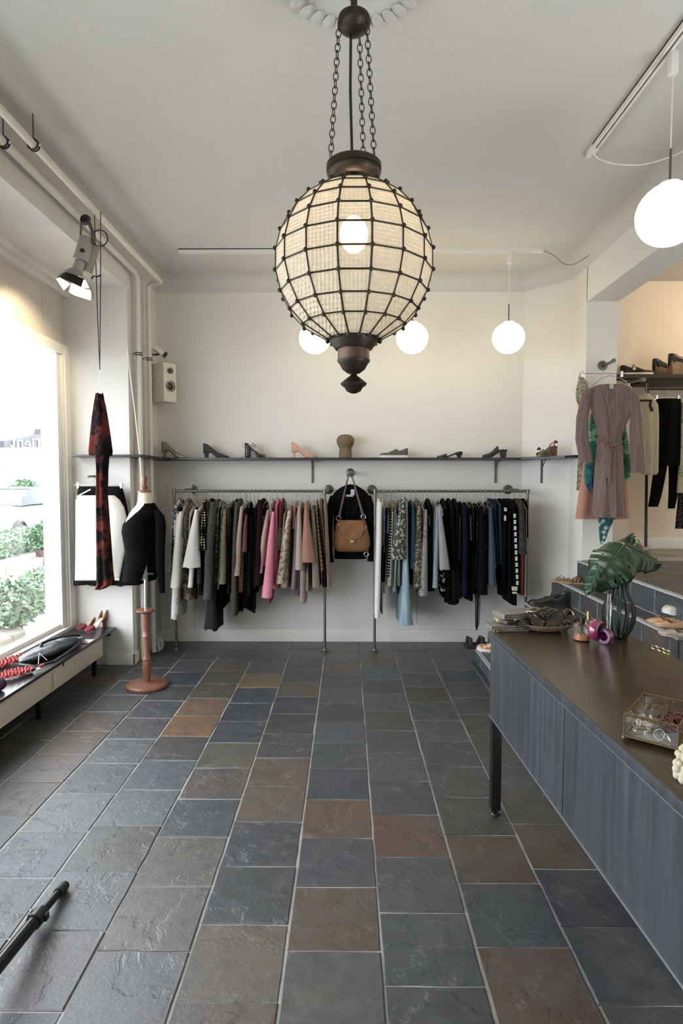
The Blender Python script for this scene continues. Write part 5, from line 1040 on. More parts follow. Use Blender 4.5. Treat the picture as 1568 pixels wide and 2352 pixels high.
MB().tube([aZ(48, 1510, bz + .04), aZ(66, 1504, bz + .045), aZ(84, 1496, bz + .05)], .007, 6).build('strap', BLACKM, rw); MB().tube([aZ(52, 1543, bz + .03), aZ(72, 1538, bz + .03), aZ(96, 1530, bz + .035)], .007, 6).build('strap', BLACKM, rw)
for x, y in ((58, 1508), (78, 1501), (88, 1536)): MB().torus(aZ(x, y, bz + .045), .011, .0035, 'z', 12, 6).build('buckle', CHROME, rw)
MB().tube([aZ(70, 1502, bz + .05), aZ(84, 1497, bz + .055)], .010, 8).build('red_tab', RW, rw); MB().tube([aZ(88, 1533, bz + .04), aZ(100, 1527, bz + .045)], .010, 8).build('red_tab', RW, rw)
p = aZ(-4, 1572, bz + .04); tag(MB().ball(p, .045, 16, (1, 1, .9)).build('pompom', C_('plum_fur', (.06, .03, .07), rough=1)), 'dark plum furry ball cut by the frame edge on the bench', 'ornament')
# floor stand tube bottom left
tb = thing('tripod_leg', 'black metal tripod leg lying low over the near floor tiles', 'tripod', (-1.2, 1.9, 0)); bk = plain('black_anodised', (.010, .010, .011), .22, .3, var=.1)
e0 = aZ(147, 2036, .021); e1 = aZ(88, 2105, .045); e2 = aZ(-50, 2275, .10)
MB().tube([e0 + (e1 - e0) * .10, e1], .015, 16).build('thin_tube', bk, tb)
MB().tube([e0, e0 + (e1 - e0) * .25], .0195, 16).ball(e0, .0195, 14).build('rubber_tip', plain('black_rubber', (.006, .006, .007), .6), tb)
MB().tube([e1, e2], .0225, 16).build('thick_tube', bk, tb)
MB().tube([e1 + (e0 - e1) * .1, e1 + (e2 - e1) * .10], .028, 16).bbox(e1 + Vector((-.035, -.01, -.012)), e1 + Vector((-.012, .025, .014)), .004).bbox(e1 + Vector((.012, -.012, -.012)), e1 + Vector((.035, .012, .012)), .004).build('clamp_collar', BLACKPL, tb)
MB().ball(e1 + Vector((-.03, .008, .015)), .007, 8).build('bolt', CHROME, tb)
# ---------------------------------------------------------------- counter
CZ = .895; C0 = Vector((.684, 2.807, 0)); CU = Vector((.0393, -.99923, 0)); CV = Vector((.99923, .0393, 0))
CM = Matrix(((CU.x, CV.x, 0, C0.x), (CU.y, CV.y, 0, C0.y), (0, 0, 1, 0), (0, 0, 0, 1)))
def steel_blue(name, c0, c1, rust, rough=.38, streak=True):
    m, nt, b = newmat(name); b.inputs['Roughness'].default_value = rough; b.inputs['Metallic'].default_value = .35
    a = N(nt, 'ShaderNodeTexNoise', Scale=1, Detail=6, Roughness=.7); L(nt, coord(nt, (28, 28, 1.6) if streak else 3.0), a.inputs['Vector'])
    r = N(nt, 'ShaderNodeTexNoise', Scale=1, Detail=3); L(nt, coord(nt, (7, 7, .9) if streak else 1.6), r.inputs['Vector'])
    f = N(nt, 'ShaderNodeTexNoise', Scale=220, Detail=2); L(nt, coord(nt), f.inputs['Vector'])
    c = mixc(nt, ramp(nt, a.outputs[0], .3, .7), c0, c1); c = mixc(nt, ramp(nt, r.outputs[0], .58, .80, (0, 0, 0), (.45, .45, .45)), c, rust)
    L(nt, c, b.inputs['Base Color']); bump(nt, b, f.outputs[0], .06, .002); return m
SB = steel_blue('waxed_blue_steel', (.034, .038, .044), (.092, .100, .113), (.075, .056, .043)); ST = steel_blue('waxed_brown_steel', (.050, .034, .018), (.085, .060, .034), (.045, .038, .03), .28, False)
LN = 2.62; WD = .61
ct = thing('shop_counter', 'long low counter with brown steel top and blue steel front panels', 'counter', (C0.x + CU.x * 1.3 + CV.x * .3, C0.y + CU.y * 1.3, 0))
MB().bbox((0, 0, CZ - .004), (LN, WD, CZ), .001, CM).build('counter_top', ST, ct)
MB().bbox((-.002, -.002, CZ - .036), (LN, .012, CZ - .003), .0015, CM).bbox((-.002, .0, CZ - .036), (.010, WD, CZ - .003), .0015, CM).bbox((0, WD - .01, CZ - .036), (LN, WD + .001, CZ - .003), .0015, CM).build('top_edge', SB, ct)
seam = .872
MB().bbox((.004, .004, .478), (seam - .002, .02, CZ - .039), .001, CM).build('front_panel', SB, ct)
MB().bbox((seam + .004, .004, .478), (LN, .02, CZ - .039), .001, CM).build('front_panel', SB, ct)
MB().bbox((.004, .006, .478), (.02, WD - .006, CZ - .039), .001, CM).build('end_panel', SB, ct)
MB().box((.02, .02, .49), (LN, WD - .01, CZ - .03), CM).build('inner_case', plain('dark_case', (.03, .032, .036), .6), ct)
ED = plain('bare_steel_edge', (.30, .33, .37), .3, .7, var=.2)
MB().bbox((.0, .002, .470), (LN, .032, .478), .001, CM).bbox((0, -.001, CZ - .0395), (LN, .003, CZ - .0365), .0005, CM).build('edge_strip', ED, ct)
for u in (.012, 2.5):
    for v in (.004, WD - .052):
        MB().bbox((u, v, .03), (u + .045, v + .045, .475), .002, CM).build('leg', BLACKM, ct)
        c = CM @ Vector((u + .0225, v + .0225, 0)); MB().lathe([(.001, 0), (.022, 0), (.023, .006), (.018, .014), (.008, .016), (.008, .034), (.001, .034)], c, 18).build('levelling_foot', BLACKPL, ct)
# wallets
WL = plain('taupe_wallet_leather', (.17, .155, .145), .45, var=.25, scale=30, bmp=.2); WLd = plain('brown_wallet_leather', (.075, .052, .038), .4, var=.3, scale=30)
def wallet(label, pa, pb, z, th, w, mat, clasp=None, zip_=None):
    A, B = aZ(pa[0], pa[1], z), aZ(pb[0], pb[1], z); d = B - A; M = T(*A) @ RZ(math.degrees(math.atan2(d.y, d.x))); l = d.length
    t = thing('wallet', label, 'wallet', A + d / 2); n_ = 3
    for i in range(n_):
        z0 = i * th / n_; xf(MB().bbox((0, 0, z0 + .001), (l, w, z0 + th / n_ - .001), .0025), M).build('leather_fold', mat, t)
    xf(MB().tube([(l * (.0), 0, th * .12), (-.006, 0, th * .5), (0, 0, th * .92)], .003, 6).tube([(0, w, th * .12), (-.006, w, th * .5), (0, w, th * .92)], .003, 6).bbox((-.007, 0, .002), (-.003, w, th - .002), .002), M).build('folded_edge', mat, t)
    if clasp: xf(MB().bbox((l * clasp - .018, -.004, th - .004), (l * clasp + .018, .012, th + .006), .003), M).build('silver_clasp', CHROME, t)
    if zip_: xf(MB().torus((.012, -.006, .008), .010, .0022, 'y', 14, 6).bbox((.02, -.003, .006), (l * .6, .001, .010), .001), M).build('gold_zip', plain('brass', (.55, .42, .20), .35, .9), t)
    return t
wallet('grey taupe wallet with gold zip ring at the bottom of the pile', (1131, 1452), (1215, 1451), CZ, .030, .10, WL, None, True)
wallet('brown taupe wallet with silver clasp in the middle of the pile', (1166, 1436), (1256, 1426), CZ + .031, .018, .09, WLd, .25)
wallet('grey taupe wallet lying on top of the pile', (1160, 1425), (1262, 1417), CZ + .0505, .030, .10, WL, .55)
p = aZ(1158, 1431, CZ + .031); tag(MB().bbox((p.x - .035, p.y, CZ + .031), (p.x + .03, p.y + .07, CZ + .05), .009).build('straw_pouch', plain('straw', (.38, .32, .18), .8, var=.4, scale=60, bmp=.4)), 'small straw coloured pouch behind the wallets', 'pouch')
# bowl and sunglasses
bc = aZ(1253, 1447, CZ); bc.z = CZ; DW = plain('driftwood', (.20, .135, .085), .8, var=.5, scale=14, bmp=.5)
bw = thing('wooden_tray', 'shallow oval driftwood tray heaped with sunglasses', 'tray', bc)
MB().lathe([(.001, .002), (.06, 0), (.10, .010), (.132, .032), (.136, .038), (.130, .038), (.10, .020), (.06, .010), (.001, .009)], bc, 40, None, 1.02, .72).build('tray_body', DW, bw)
LNS = plain('dark_lens', (.012, .009, .006), .05, var=.2, coat=.5); FRM = plain('tortoise_frame', (.035, .018, .010), .15, var=.6, scale=90); GLD = plain('gold_wire', (.70, .52, .25), .2, 1)
def glasses(loc, rz, rx, ry, r, frame, label, lens=LNS):
    t = thing('sunglasses', label, 'sunglasses', loc, 'sunglasses heaped in the wooden tray'); M = T(*loc) @ RZ(rz) @ RX(rx) @ RY(ry)
    for s in (-1, 1):
        xf(MB().torus((s * (r + .009), 0, 0), r, .0022 if frame is GLD else .0034, 'y', 22, 6), M).build('lens_rim', frame, t)
        xf(MB().lathe([(.001, .006), (r * .5, .005), (r * .98, .0), (.001, -.001)], (0, 0, 0), 20, T(s * (r + .009), 0, 0) @ RX(90)), M).build('lens', lens, t)
        xf(MB().tube([(s * (2 * r + .011), 0, r * .4), (s * (2 * r + .012), .05, r * .35), (s * (2 * r + .006), .11, r * .2), (s * (2 * r), .13, -.012)], .002 if frame is GLD else .003, 6), M).build('temple_arm', frame, t)
    xf(MB().tube([(-.010, 0, .003), (0, -.002, .009), (.010, 0, .003)], .0025, 6), M).build('bridge', frame, t); return t
for dx, dy, dz, rz, rx, ry, r, fm, lb in ((-.085, -.035, .040, 20, -52, 0, .024, FRM, 'tortoise sunglasses at the window end of the tray'), (-.02, -.055, .045, -8, -55, 5, .026, FRM, 'dark sunglasses at the front middle of the tray'), (.05, -.045, .045, 12, -50, 0, .026, BLACKPL, 'black sunglasses at the front right of the tray'),
 (-.035, .0, .068, 25, -48, -6, .026, FRM, 'tortoise sunglasses on top of the heap towards the wallets'), (.03, .01, .070, -15, -45, 4, .028, BLACKPL, 'large black sunglasses topmost in the heap'), (.0, .075, .065, 15, -20, 0, .027, GLD, 'thin gold rimmed round sunglasses standing at the back'), (.085, .05, .062, -10, -25, 0, .026, GLD, 'thin gold rimmed sunglasses nearest the perfume bottles'), (.085, -.01, .055, -30, -48, 0, .024, FRM, 'brown sunglasses at the perfume end of the tray')):
    glasses(bc + Vector((dx, dy, dz)), rz, rx, ry, r, fm, lb)
# perfume bottles
def gl2(name, col, rough=.03):
    if name in MC: return MC[name]
    m, nt, b = newmat(name); b.inputs['Base Color'].default_value = c4(col); b.inputs['Transmission Weight'].default_value = 1; b.inputs['Roughness'].default_value = rough; b.inputs['IOR'].default_value = 1.42; MC[name] = m; return m
p = aZ(1335, 1470, CZ); t = thing('perfume_bottle', 'clear cylindrical perfume bottle with amber pink liquid and black cap', 'perfume', (p.x, p.y, CZ)); k = p.y / FPX
MB().lathe([(.001, 0), (17.5 * k, 0), (18 * k, .003), (18 * k, .070), (12 * k, .074), (.001, .075)], (p.x, p.y, CZ), 28).build('glass_body', gl2('clear_bottle_glass', (1, .98, .95)), t)
MB().lathe([(.001, .004), (16 * k, .004), (16 * k, .026), (.001, .026)], (p.x, p.y, CZ), 24).build('liquid', plain('amber_pink', (.55, .24, .14), .15, spec=.6), t)
MB().lathe([(.001, .075), (6 * k, .075), (6 * k, .102), (.001, .103)], (p.x, p.y, CZ), 20).build('cap', BLACKPL, t)
p = aZ(1350, 1452, CZ); t = thing('perfume_bottle', 'slim gold spray bottle behind the pink round perfume bottle', 'perfume', (p.x, p.y, CZ))
MB().lathe([(.001, 0), (.013, 0), (.013, .06), (.001, .062)], (p.x, p.y, CZ), 20).build('glass_body', gl2('pale_gold_glass', (.95, .9, .75)), t); MB().lathe([(.001, .06), (.010, .06), (.010, .098), (.001, .099)], (p.x, p.y, CZ), 18).build('gold_cap', GLD, t)
p = aZ(1370, 1474, CZ); t = thing('perfume_bottle', 'round magenta perfume bottle with mirrored disc face', 'perfume', (p.x, p.y, CZ)); PKG = plain('magenta_glass', (.22, .025, .08), .08, var=.2, coat=1); PUR = plain('purple_glass', (.12, .02, .09), .08, .3, coat=1)
Mq = T(p.x, p.y, CZ + .052) @ RZ(38) @ RX(90)
xf(MB().lathe([(.001, -.020), (.040, -.020), (.046, -.012), (.047, 0), (.046, .012), (.040, .020), (.034, .021), (.030, .014), (.001, .012)], (0, 0, 0), 32), Mq).build('ring_body', PKG, t)
xf(MB().lathe([(.001, .012), (.031, .015), (.031, .018), (.001, .016)], (0, 0, 0), 28), Mq).build('mirror_disc', plain('dark_mirror', (.05, .05, .05), .05, .8), t)
Mq2 = T(p.x + .022, p.y - .035, CZ + .035) @ RZ(-60) @ RX(90)
xf(MB().lathe([(.020, -.014), (.032, -.014), (.034, 0), (.032, .014), (.020, .014), (.018, 0), (.020, -.014)], (0, 0, 0), 24), Mq2).build('cap_ring', PUR, t)
p = aZ(1396, 1476, CZ); t = thing('glass_bottle', 'tall slim clear bottle standing before the striped vase', 'bottle', (p.x, p.y, CZ)); CG = gl2('clear_bottle_glass', (1, .98, .95))
MB().lathe([(.001, 0), (.024, 0), (.025, .004), (.014, .012), (.013, .06), (.015, .14), (.017, .17), (.001, .172)], (p.x, p.y, CZ), 24).build('glass_body', glass('thin_clear_glass', (.93, .93, .95), .03, .5), t); MB().lathe([(.001, .171), (.012, .171), (.012, .192), (.010, .192), (.010, .215), (.001, .216)], (p.x, p.y, CZ), 20).build('clear_stopper', glass('thin_clear_glass'), t)
# striped vase
vp = aZ(1419, 1464, CZ); vx, vy = vp.x, vp.y; k = (vy - .02) / FPX
prof = [(1466, 17), (1460, 19), (1445, 28), (1425, 34), (1410, 35), (1392, 32), (1372, 23), (1352, 17), (1335, 16.5), (1315, 18.5), (1300, 21)]
pr = [(w_ * k, CZ + (1466 - y) * k * 1.0) for y, w_ in prof]; vz = thing('striped_vase', 'bulbous clear glass vase with vertical black stripes holding monstera leaves', 'vase', (vx, vy, CZ))
MB().loft([[(vx + r * math.cos(2 * math.pi * j / 32), vy + r * math.sin(2 * math.pi * j / 32), z) for j in range(32)] for r, z in pr], cap=False).build('vase_glass', glass('vase_glass', (.86, .88, .86), .03, .0), vz)
MB().lathe([(.001, CZ), (17 * k, CZ), (17.5 * k, CZ + .006), (.001, CZ + .01)], (vx, vy, 0), 28).build('vase_base', BLACKPL, vz)
for i in range(12):
    a = 2 * math.pi * (i + .3) / 12; MB().tube([(vx + (r + .0005) * math.cos(a), vy + (r + .0005) * math.sin(a), z) for r, z in pr], .0042, 6).build('black_stripe', BLACKPL, vz)
# monstera leaves
LF = plain('monstera_green', (.013, .034, .012), .35, var=.45, scale=9, bmp=.15); LF2 = plain('monstera_green_light', (.022, .065, .038), .35, var=.35, scale=9, bmp=.15); VN = plain('leaf_vein', (.07, .11, .055), .5)
def leaf(name, label, o, dirv, nrm, ln, wd, seed, mat, droop=.35, slits=3, group=None):
    o = Vector(o); d = Vector(dirv).normalized(); nn = Vector(nrm).normalized(); s = d.cross(nn).normalized(); nn = s.cross(d).normalized(); R3 = random.Random(seed)
    t = thing(name, label, 'leaf', o, group); NU, NVv = 26, 9
    def pt(u, v, side):
        w_ = wd * (math.sin(math.pi * min(1, (u + .10) / 1.10) ** .75) ** .8) * (1 if u > .02 else .75); back = -.16 * ln * max(0, 1 - u * 6) * abs(v)
        x = u * ln + back + .10 * ln * v * 1; y = v * w_ * side
        z = -droop * ln * (u ** 2) - .45 * wd * v * v + .010 * math.sin(u * 26 + side) * v
        return o + d * x + s * y + nn * z
    for side in (-1, 1):
        mb = MB(); cut = set()
        for k in range(slits):
            i0 = 7 + int(k * 16 / max(1, slits)) + R3.randint(0, 2)
            for jj in range(5, NVv): cut.add((i0, jj))
        vs = [pt(i / NU, j / NVv, side) for i in range(NU + 1) for j in range(NVv + 1)]
        fs = [(i * (NVv + 1) + j, i * (NVv + 1) + j + 1, (i + 1) * (NVv + 1) + j + 1, (i + 1) * (NVv + 1) + j) for i in range(NU) for j in range(NVv) if (i, j) not in cut]
        mb.add(vs, fs, True); mb.build('leaf_half', mat, t, solid=.0008)
    MB().tube([pt(i / NU, 0, 1) + nn * .001 for i in range(NU)], [.0026 - .0018 * i / NU for i in range(NU)], 6).build('midrib', VN, t)
    mb = MB()
    for i in range(4, NU - 3, 4):
        for side in (-1, 1): mb.tube([pt(i / NU, 0, 1) + nn * .001] + [pt(min(1, (i + j * .35) / NU), j / NVv, side) + nn * .001 for j in (3, 6)], .0009, 4)
    mb.build('side_veins', VN, t); return t
k = vy / FPX
def V3(px, py, dy=0): return aY(px, py, vy + dy)
leaf('monstera_leaf', 'big drooping monstera leaf bending over the perfume bottles', V3(1432, 1252, -.02), V3(1372, 1330, -.06) - V3(1432, 1252, -.02), (-.35, -.75, .55), .20, .105, 1, LF, .28, 3)
leaf('monstera_leaf', 'monstera leaf stretching out towards the raised side room', V3(1436, 1250, .02), V3(1520, 1288, .02) - V3(1436, 1250, .02), (.12, -.8, .6), .19, .085, 2, LF, .10, 1)
leaf('monstera_leaf', 'small upright young leaf tip above the two large leaves', V3(1446, 1252, .04), (.35, .1, .9), (0, -1, .2), .055, .022, 3, LF, .1, 0)
leaf('monstera_leaf', 'narrow bluish leaf lobe hanging lowest beside the striped vase', V3(1376, 1300, -.06), V3(1350, 1362, -.07) - V3(1376, 1300, -.06), (-.2, -.95, .1), .135, .030, 4, LF2, .05, 0)
sm_ = thing('leaf_stems', 'green leaf stems standing in the striped vase', 'stem', (vx, vy, CZ + .05))
for a, b, c in (((vx - .01, vy, CZ + .03), V3(1424, 1300), V3(1432, 1252, -.02)), ((vx + .008, vy + .005, CZ + .03), V3(1430, 1300), V3(1436, 1250, .02)), ((vx, vy + .01, CZ + .04), V3(1432, 1300, .01), V3(1446, 1252, .04))): MB().tube([a, b, c], .0035, 8).build('stem', LF2, sm_)
# jewellery box
zb0 = CZ + .012; A = aZ(1433, 1690, zb0); B = aZ(1556, 1722, zb0); ax = (B - A); lx = ax.length; ax.normalize(); ay = Vector((-ax.y, ax.x, 0)); hb_ = aY(1428, 1638, A.y).z - zb0
zt_ = zb0 + hb_; Cc = aZ(1492, 1590, zt_); ly = (Cc - A).dot(ay); ly = max(.12, min(.2, ly))
JM = Matrix(((ax.x, ay.x, 0, A.x), (ax.y, ay.y, 0, A.y), (0, 0, 1, zb0), (0, 0, 0, 1)))
jb = thing('jewellery_box', 'open glass jewellery box with beaded brass edges and divided compartments', 'box', JM @ Vector((lx / 2, ly / 2, 0)))
BRS = plain('antique_brass', (.17, .115, .06), .4, .8, var=.3, scale=60); PG = glass('jewel_glass', (.93, .95, .93), .03, .35)
cs = [(0, 0), (lx, 0), (lx, ly), (0, ly)]
for i in range(4):
    a, b = cs[i], cs[(i + 1) % 4]
    for z in (0, hb_): xf(MB().tube([(a[0], a[1], z), (b[0], b[1], z)], .0022, 6), JM).build('brass_edge', BRS, jb)
    xf(MB().tube([(a[0], a[1], 0), (a[0], a[1], hb_)], .0026, 6), JM).build('brass_post', BRS, jb)
    xf(MB().ball((a[0], a[1], -.004), .007, 10), JM).build('ball_foot', BRS, jb)
    mb = MB(); nb = 24
    for j in range(nb):
        s = (j + .5) / nb
        for z in (.004, hb_ - .005): mb.ball((lerp(a[0], b[0], s), lerp(a[1], b[1], s), z), .0026, 6)
    for j in range(7): mb.ball((a[0], a[1], hb_ * (j + .5) / 7), .0032, 6)
    bd_ = xf(mb, JM).build('brass_beads', BRS, jb); bd_['kind'] = 'stuff'
    dx, dy = b[0] - a[0], b[1] - a[1]; nx, ny = (-dy / math.hypot(dx, dy) * .001, dx / math.hypot(dx, dy) * .001)
    xf(MB().add([(a[0], a[1], 0), (b[0], b[1], 0), (b[0], b[1], hb_), (a[0], a[1], hb_)], [(0, 1, 2, 3)]), JM).build('glass_pane', PG, jb)
xf(MB().add([(0, 0, .001), (lx, 0, .001), (lx, ly, .001), (0, ly, .001)], [(0, 1, 2, 3)]), JM).build('mirror_floor', plain('aged_mirror', (.16, .14, .11), .15, .7), jb)
for q in (((lx * .5, 0), (lx * .5, ly)), ((0, ly * .38), (lx * .5, ly * .38)), ((0, ly * .68), (lx * .5, ly * .68))):
    a, b = q; xf(MB().add([(a[0], a[1], 0), (b[0], b[1], 0), (b[0], b[1], hb_ * .92), (a[0], a[1], hb_ * .92)], [(0, 1, 2, 3)]), JM).build('glass_divider', PG, jb); xf(MB().tube([(a[0], a[1], hb_ * .92), (b[0], b[1], hb_ * .92)], .0014, 6), JM).build('divider_edge', BRS, jb)
SIL = plain('silver', (.8, .8, .8), .12, 1)
for i, (u, v, r, m, tl, lb) in enumerate(((.62, .12, .014, SIL, 75, 'silver loop earring lying beside a compartment wall of the jewellery box'), (.70, .22, .010, SIL, 40, 'small bright silver ring in the near right compartment'), (.80, .14, .008, SIL, 60, 'tiny silver ring next to the near corner post'), (.12, .20, .009, GLD, 70, 'gold ring in the near left compartment'), (.22, .16, .010, GLD, 20, 'gold knot ring in the near left compartment beside the pale stones'), (.24, .30, .020, GLD, 8, 'thin gold bangle in the near left compartment'), (.34, .16, .007, SIL, 50, 'tiny silver flower ring before the glass divider'))):
    c = JM @ Vector((u * lx, v * ly, .004 + r * math.sin(math.radians(tl)))); tag(MB().torus(c, r, .0013, 'z', 20, 6, RZ(i * 40) @ RX(tl)).build('ring', m), lb, 'ring')
R5 = random.Random(9); mb = MB()
for i in range(60): mb.ball(JM @ Vector((lx * R5.uniform(.08, .42), ly * R5.uniform(.42, .64), .006 + R5.uniform(0, .018))), R5.uniform(.003, .006), 6)
tag(mb.build('pearl_beads', plain('pink_pearl', (.55, .42, .38), .2)), 'heap of small pale pink beads in the jewellery box', 'beads', None, 'stuff')
mb = MB()
for i in range(40): c = JM @ Vector((lx * R5.uniform(.60, .92), ly * R5.uniform(.45, .85), .012 + R5.uniform(0, .022))); mb.torus(c, R5.uniform(.008, .016), .0028, 'z', 10, 5, RZ(R5.uniform(0, 180)) @ RX(R5.uniform(0, 80)))
tag(mb.build('red_bead_bracelets', plain('dark_red_beads', (.11, .03, .028), .3, var=.5, scale=80)), 'tangle of dark red bead bracelets in the jewellery box', 'bracelets', None, 'stuff')
# coral at the frame edge
for (px, py, r, lb) in ((1578, 1738, .026, 'cream coral lump nearer the jewellery box, cut by the frame'), (1580, 1772, .032, 'larger cream coral lump nearest the camera on the counter')):
    p = aZ(px, py, CZ + r * .7); mb = MB()
    for i in range(34): v = Vector((R5.gauss(0, 1), R5.gauss(0, 1), R5.gauss(0, 1))).normalized(); mb.ball(p + v * r * .85, r * R5.uniform(.22, .36), 7)
    mb.ball(p, r * .85, 12); tag(mb.build('coral', plain('cream_coral', (.50, .46, .34), .85, bmp=.3)), lb, 'coral')
mb = MB()
for px, py in ((1503, 1487), (1518, 1492), (1530, 1497)):
    p = aZ(px, py, CZ + .006); tag(MB().torus(p, .013, .0018, 'z', 16, 6, RX(25)).build('hoop_earring', GLD), {1503: 'gold hoop earring farthest along the counter edge', 1518: 'gold hoop earring in the middle of three by the steps', 1530: 'gold hoop earring nearest the jewellery box edge'}[px], 'earring', 'gold hoops at the counter edge')
# ---------------------------------------------------------------- shoes and things on the steps
p = aZ(1256, 1392, .591); sneaker('ankle_boot', 'black leather ankle shoe on the step behind the sunglasses', (p.x, p.y, .591), 172, lm('black_leather', (.014, .014, .014), .35), lm('black_rubber_sole', (.012, .012, .012), .6), lm('black_leather', (.014, .014, .014)), L=.30, high=.03)
p = aZ(1284, 1394, .591); sneaker('ankle_boot', 'second black shoe half hidden behind the first black shoe', (p.x + .06, p.y + .16, .591), 172, lm('black_leather', (.014, .014, .014), .35), lm('black_rubber_sole', (.012, .012, .012), .6), lm('black_leather', (.014, .014, .014)), L=.28, high=.02)
TN = lm('tan_strap_leather', (.30, .185, .095), .5)
for i, (px, py, lb) in enumerate(((1300, 1338, 'tan strappy flat sandal nearer the back wall on the third step'), (1335, 1341, 'tan strappy flat sandal nearer the monstera leaf on the third step'))):
    p = aZ(px, py, .751); t = thing('strappy_sandal', lb, 'sandal', (p.x, p.y, .751)); M = T(p.x, p.y, .751) @ RZ(-20 + 12 * i) @ T(-.12, 0, 0)
    rg = [[(u * .25, -.038 * math.sin(math.pi * (.12 + .8 * u)) , .0), (u * .25, .038 * math.sin(math.pi * (.12 + .8 * u)), 0), (u * .25, .038 * math.sin(math.pi * (.12 + .8 * u)), .014), (u * .25, -.038 * math.sin(math.pi * (.12 + .8 * u)), .014)] for u in [q / 12 for q in range(13)]]
    xf(MB().loft(rg, smooth=False), M).build('sole', TN, t); mb = MB()
    for q in range(8):
        x = .03 + q * .026; h = .030 + .018 * math.sin(q * 1.3); mb.tube([(x, -.034, .01), (x + .012, -.02, h), (x + .02, .0, h + .012), (x + .012, .02, h), (x - .004, .034, .01)], .0045, 6)
    xf(mb, M).build('straps', TN, t)
BLS = lm('black_nubuck', (.012, .012, .012), .8)
p = aZ(1094, 1482, .127); t = thing('platform_sandal', 'black chunky platform sandal on the lowest step at its far end', 'sandal', (p.x, p.y, .127)); M = T(p.x - .03, min(p.y, 5.18), .127) @ RZ(15)
xf(MB().bbox((-.10, -.042, .0), (.12, .042, .042), .012), M).build('sole', BLS, t); xf(MB().tube([(-.06, -.04, .04), (-.06, -.03, .09), (-.06, .03, .09), (-.06, .04, .04)], .016, 8).tube([(.05, -.04, .04), (.06, -.02, .085), (.06, .02, .085), (.05, .04, .04)], .02, 8), M).build('straps', BLS, t)
p = aZ(1112, 1494, .127); sneaker('patterned_sneaker', 'white sneaker with red and green patterned upper on the lowest step', (p.x + .05, p.y - .02, .127), 160, C_('colourful_print', (.60, .55, .42), 'blotch', (.55, .10, .05), 40, thr=.5), lm('white_rubber', (.68, .66, .60), .5), lm('green_lace', (.05, .25, .18)), L=.24)
# closed black umbrella
u0, u1 = aY(1096, 1335, 5.40), aY(1094, 1448, 5.40); um = thing('umbrella', 'closed black umbrella hanging point down from the right rack', 'umbrella', u1)
um_t = Vector((u0.x, 5.40, 1.20)); MB().tube([um_t, u0, u0.lerp(u1, .4), u1 + Vector((0, 0, .04)), u1], [.014, .019, .018, .014, .004], 10).build('furled_canopy', BLACKPL, um)
MB().tube([u0 + Vector((.016, -.01, 0)), u0.lerp(u1, .5) + Vector((.024, -.01, 0)), u0.lerp(u1, .85) + Vector((.018, -.01, 0)), u1], .004, 6).build('strap', BLACKM, um)
for px, py, rot, lb, m in ((1516, 1432, 155, 'tan pointed flat shoe lying farther away on the third step', lm('tan_flat', (.50, .29, .16), .5)), (1533, 1440, 150, 'tan pointed flat shoe lying nearer the white sneaker on the third step', lm('tan_flat', (.50, .29, .16), .5))):
    p = aZ(px, py, .751); shoe('flat_shoe', lb, (p.x + .05, p.y, .751), rot, m, lm('blush_lining', (.55, .36, .28)), L=.235, heel=.010, back=.03, side=.022, vamp=.66, toe=.032)
p = aZ(1570, 1432, .751); sneaker('white_sneaker', 'white sneaker cut by the right frame edge on the third step', (p.x + .03, p.y + .02, .80), 165, lm('white_leather', (.62, .59, .56), .5), lm('white_rubber', (.68, .66, .60), .5), lm('white_lace', (.7, .68, .62)), L=.27, tilt=0)
SN = plain('snake_print', (.42, .35, .28), .4, var=.6, scale=60)
p = aZ(1545, 1462, .751); shoe('snake_flat', 'snake print flat shoe at the near end of the third step', (p.x + .05, p.y, .751), 150, SN, lm('cream_lining', (.62, .52, .40)), L=.235, heel=.012, back=.03, side=.02, vamp=.6, toe=.034)
# ---------------------------------------------------------------- garments on the pillar jamb
pk = thing('wall_hook', 'grey flange with long slanting peg on the pillar', 'hook', aY(1383, 840, YJ)); c = aY(1383, 840, YJ)
mb = MB().lathe([(.001, 0), (.040, 0), (.042, .006), (.020, .012), (.017, .03), (.001, .03)], (0, 0, 0), 24); xf(mb, T(c.x, YJ, c.z) @ RX(90)).build('flange', STEEL, pk)
e = aY(1409, 828, YJ - .42); MB().tube([c, Vector((c.x + .01, YJ - .06, c.z)), e], .0125, 12).tube([e + (c - e) * .06, e], .017, 12).build('peg', STEEL, pk)
JY = 4.86
clip_hanger('wire clip hanger spread behind the mauve dress', 4.99, 1328, 1436, 858, (1386, 846))
ch = thing('coat_hanger', 'wire hanger at the neck of the mauve dress', 'hanger', aY(1398, 872, JY)); MB().tube([aY(1352, 893, JY), aY(1380, 869, JY), aY(1400, 862, JY), aY(1432, 872, JY), aY(1452, 893, JY)], .0025, 6).tube([aY(1400, 862, JY), aY(1398, 850, JY), aY(1404, 843, JY)], .0018, 5).build('wire', HM, ch)
MV = C_('mauve_speckle', (.16, .105, .10), 'dots', (.34, .28, .26), 150, thr=.5); dr = thing('mauve_dress', 'mauve speckled wrap dress with tied belt hanging on the pillar', 'dress', aY(1396, 1192, JY))
flat(MB(), [(884, 1374, 1432), (892, 1352, 1450), (905, 1347, 1458), (925, 1352, 1453), (960, 1362, 1444), (985, 1369, 1432), (1004, 1373, 1425), (1020, 1371, 1427), (1070, 1366, 1430), (1130, 1363, 1432), (1188, 1360, 1436)], JY, .05, .013, 9, 2, .02).build('garment_body', MV, dr)
limb(MB(), [(1354, 892, 14), (1345, 915, 24), (1337, 960, 28), (1336, 1010, 30), (1343, 1045, 31), (1347, 1063, 30)], JY, d=-.03, flatness=.35).build('sleeve', MV, dr)
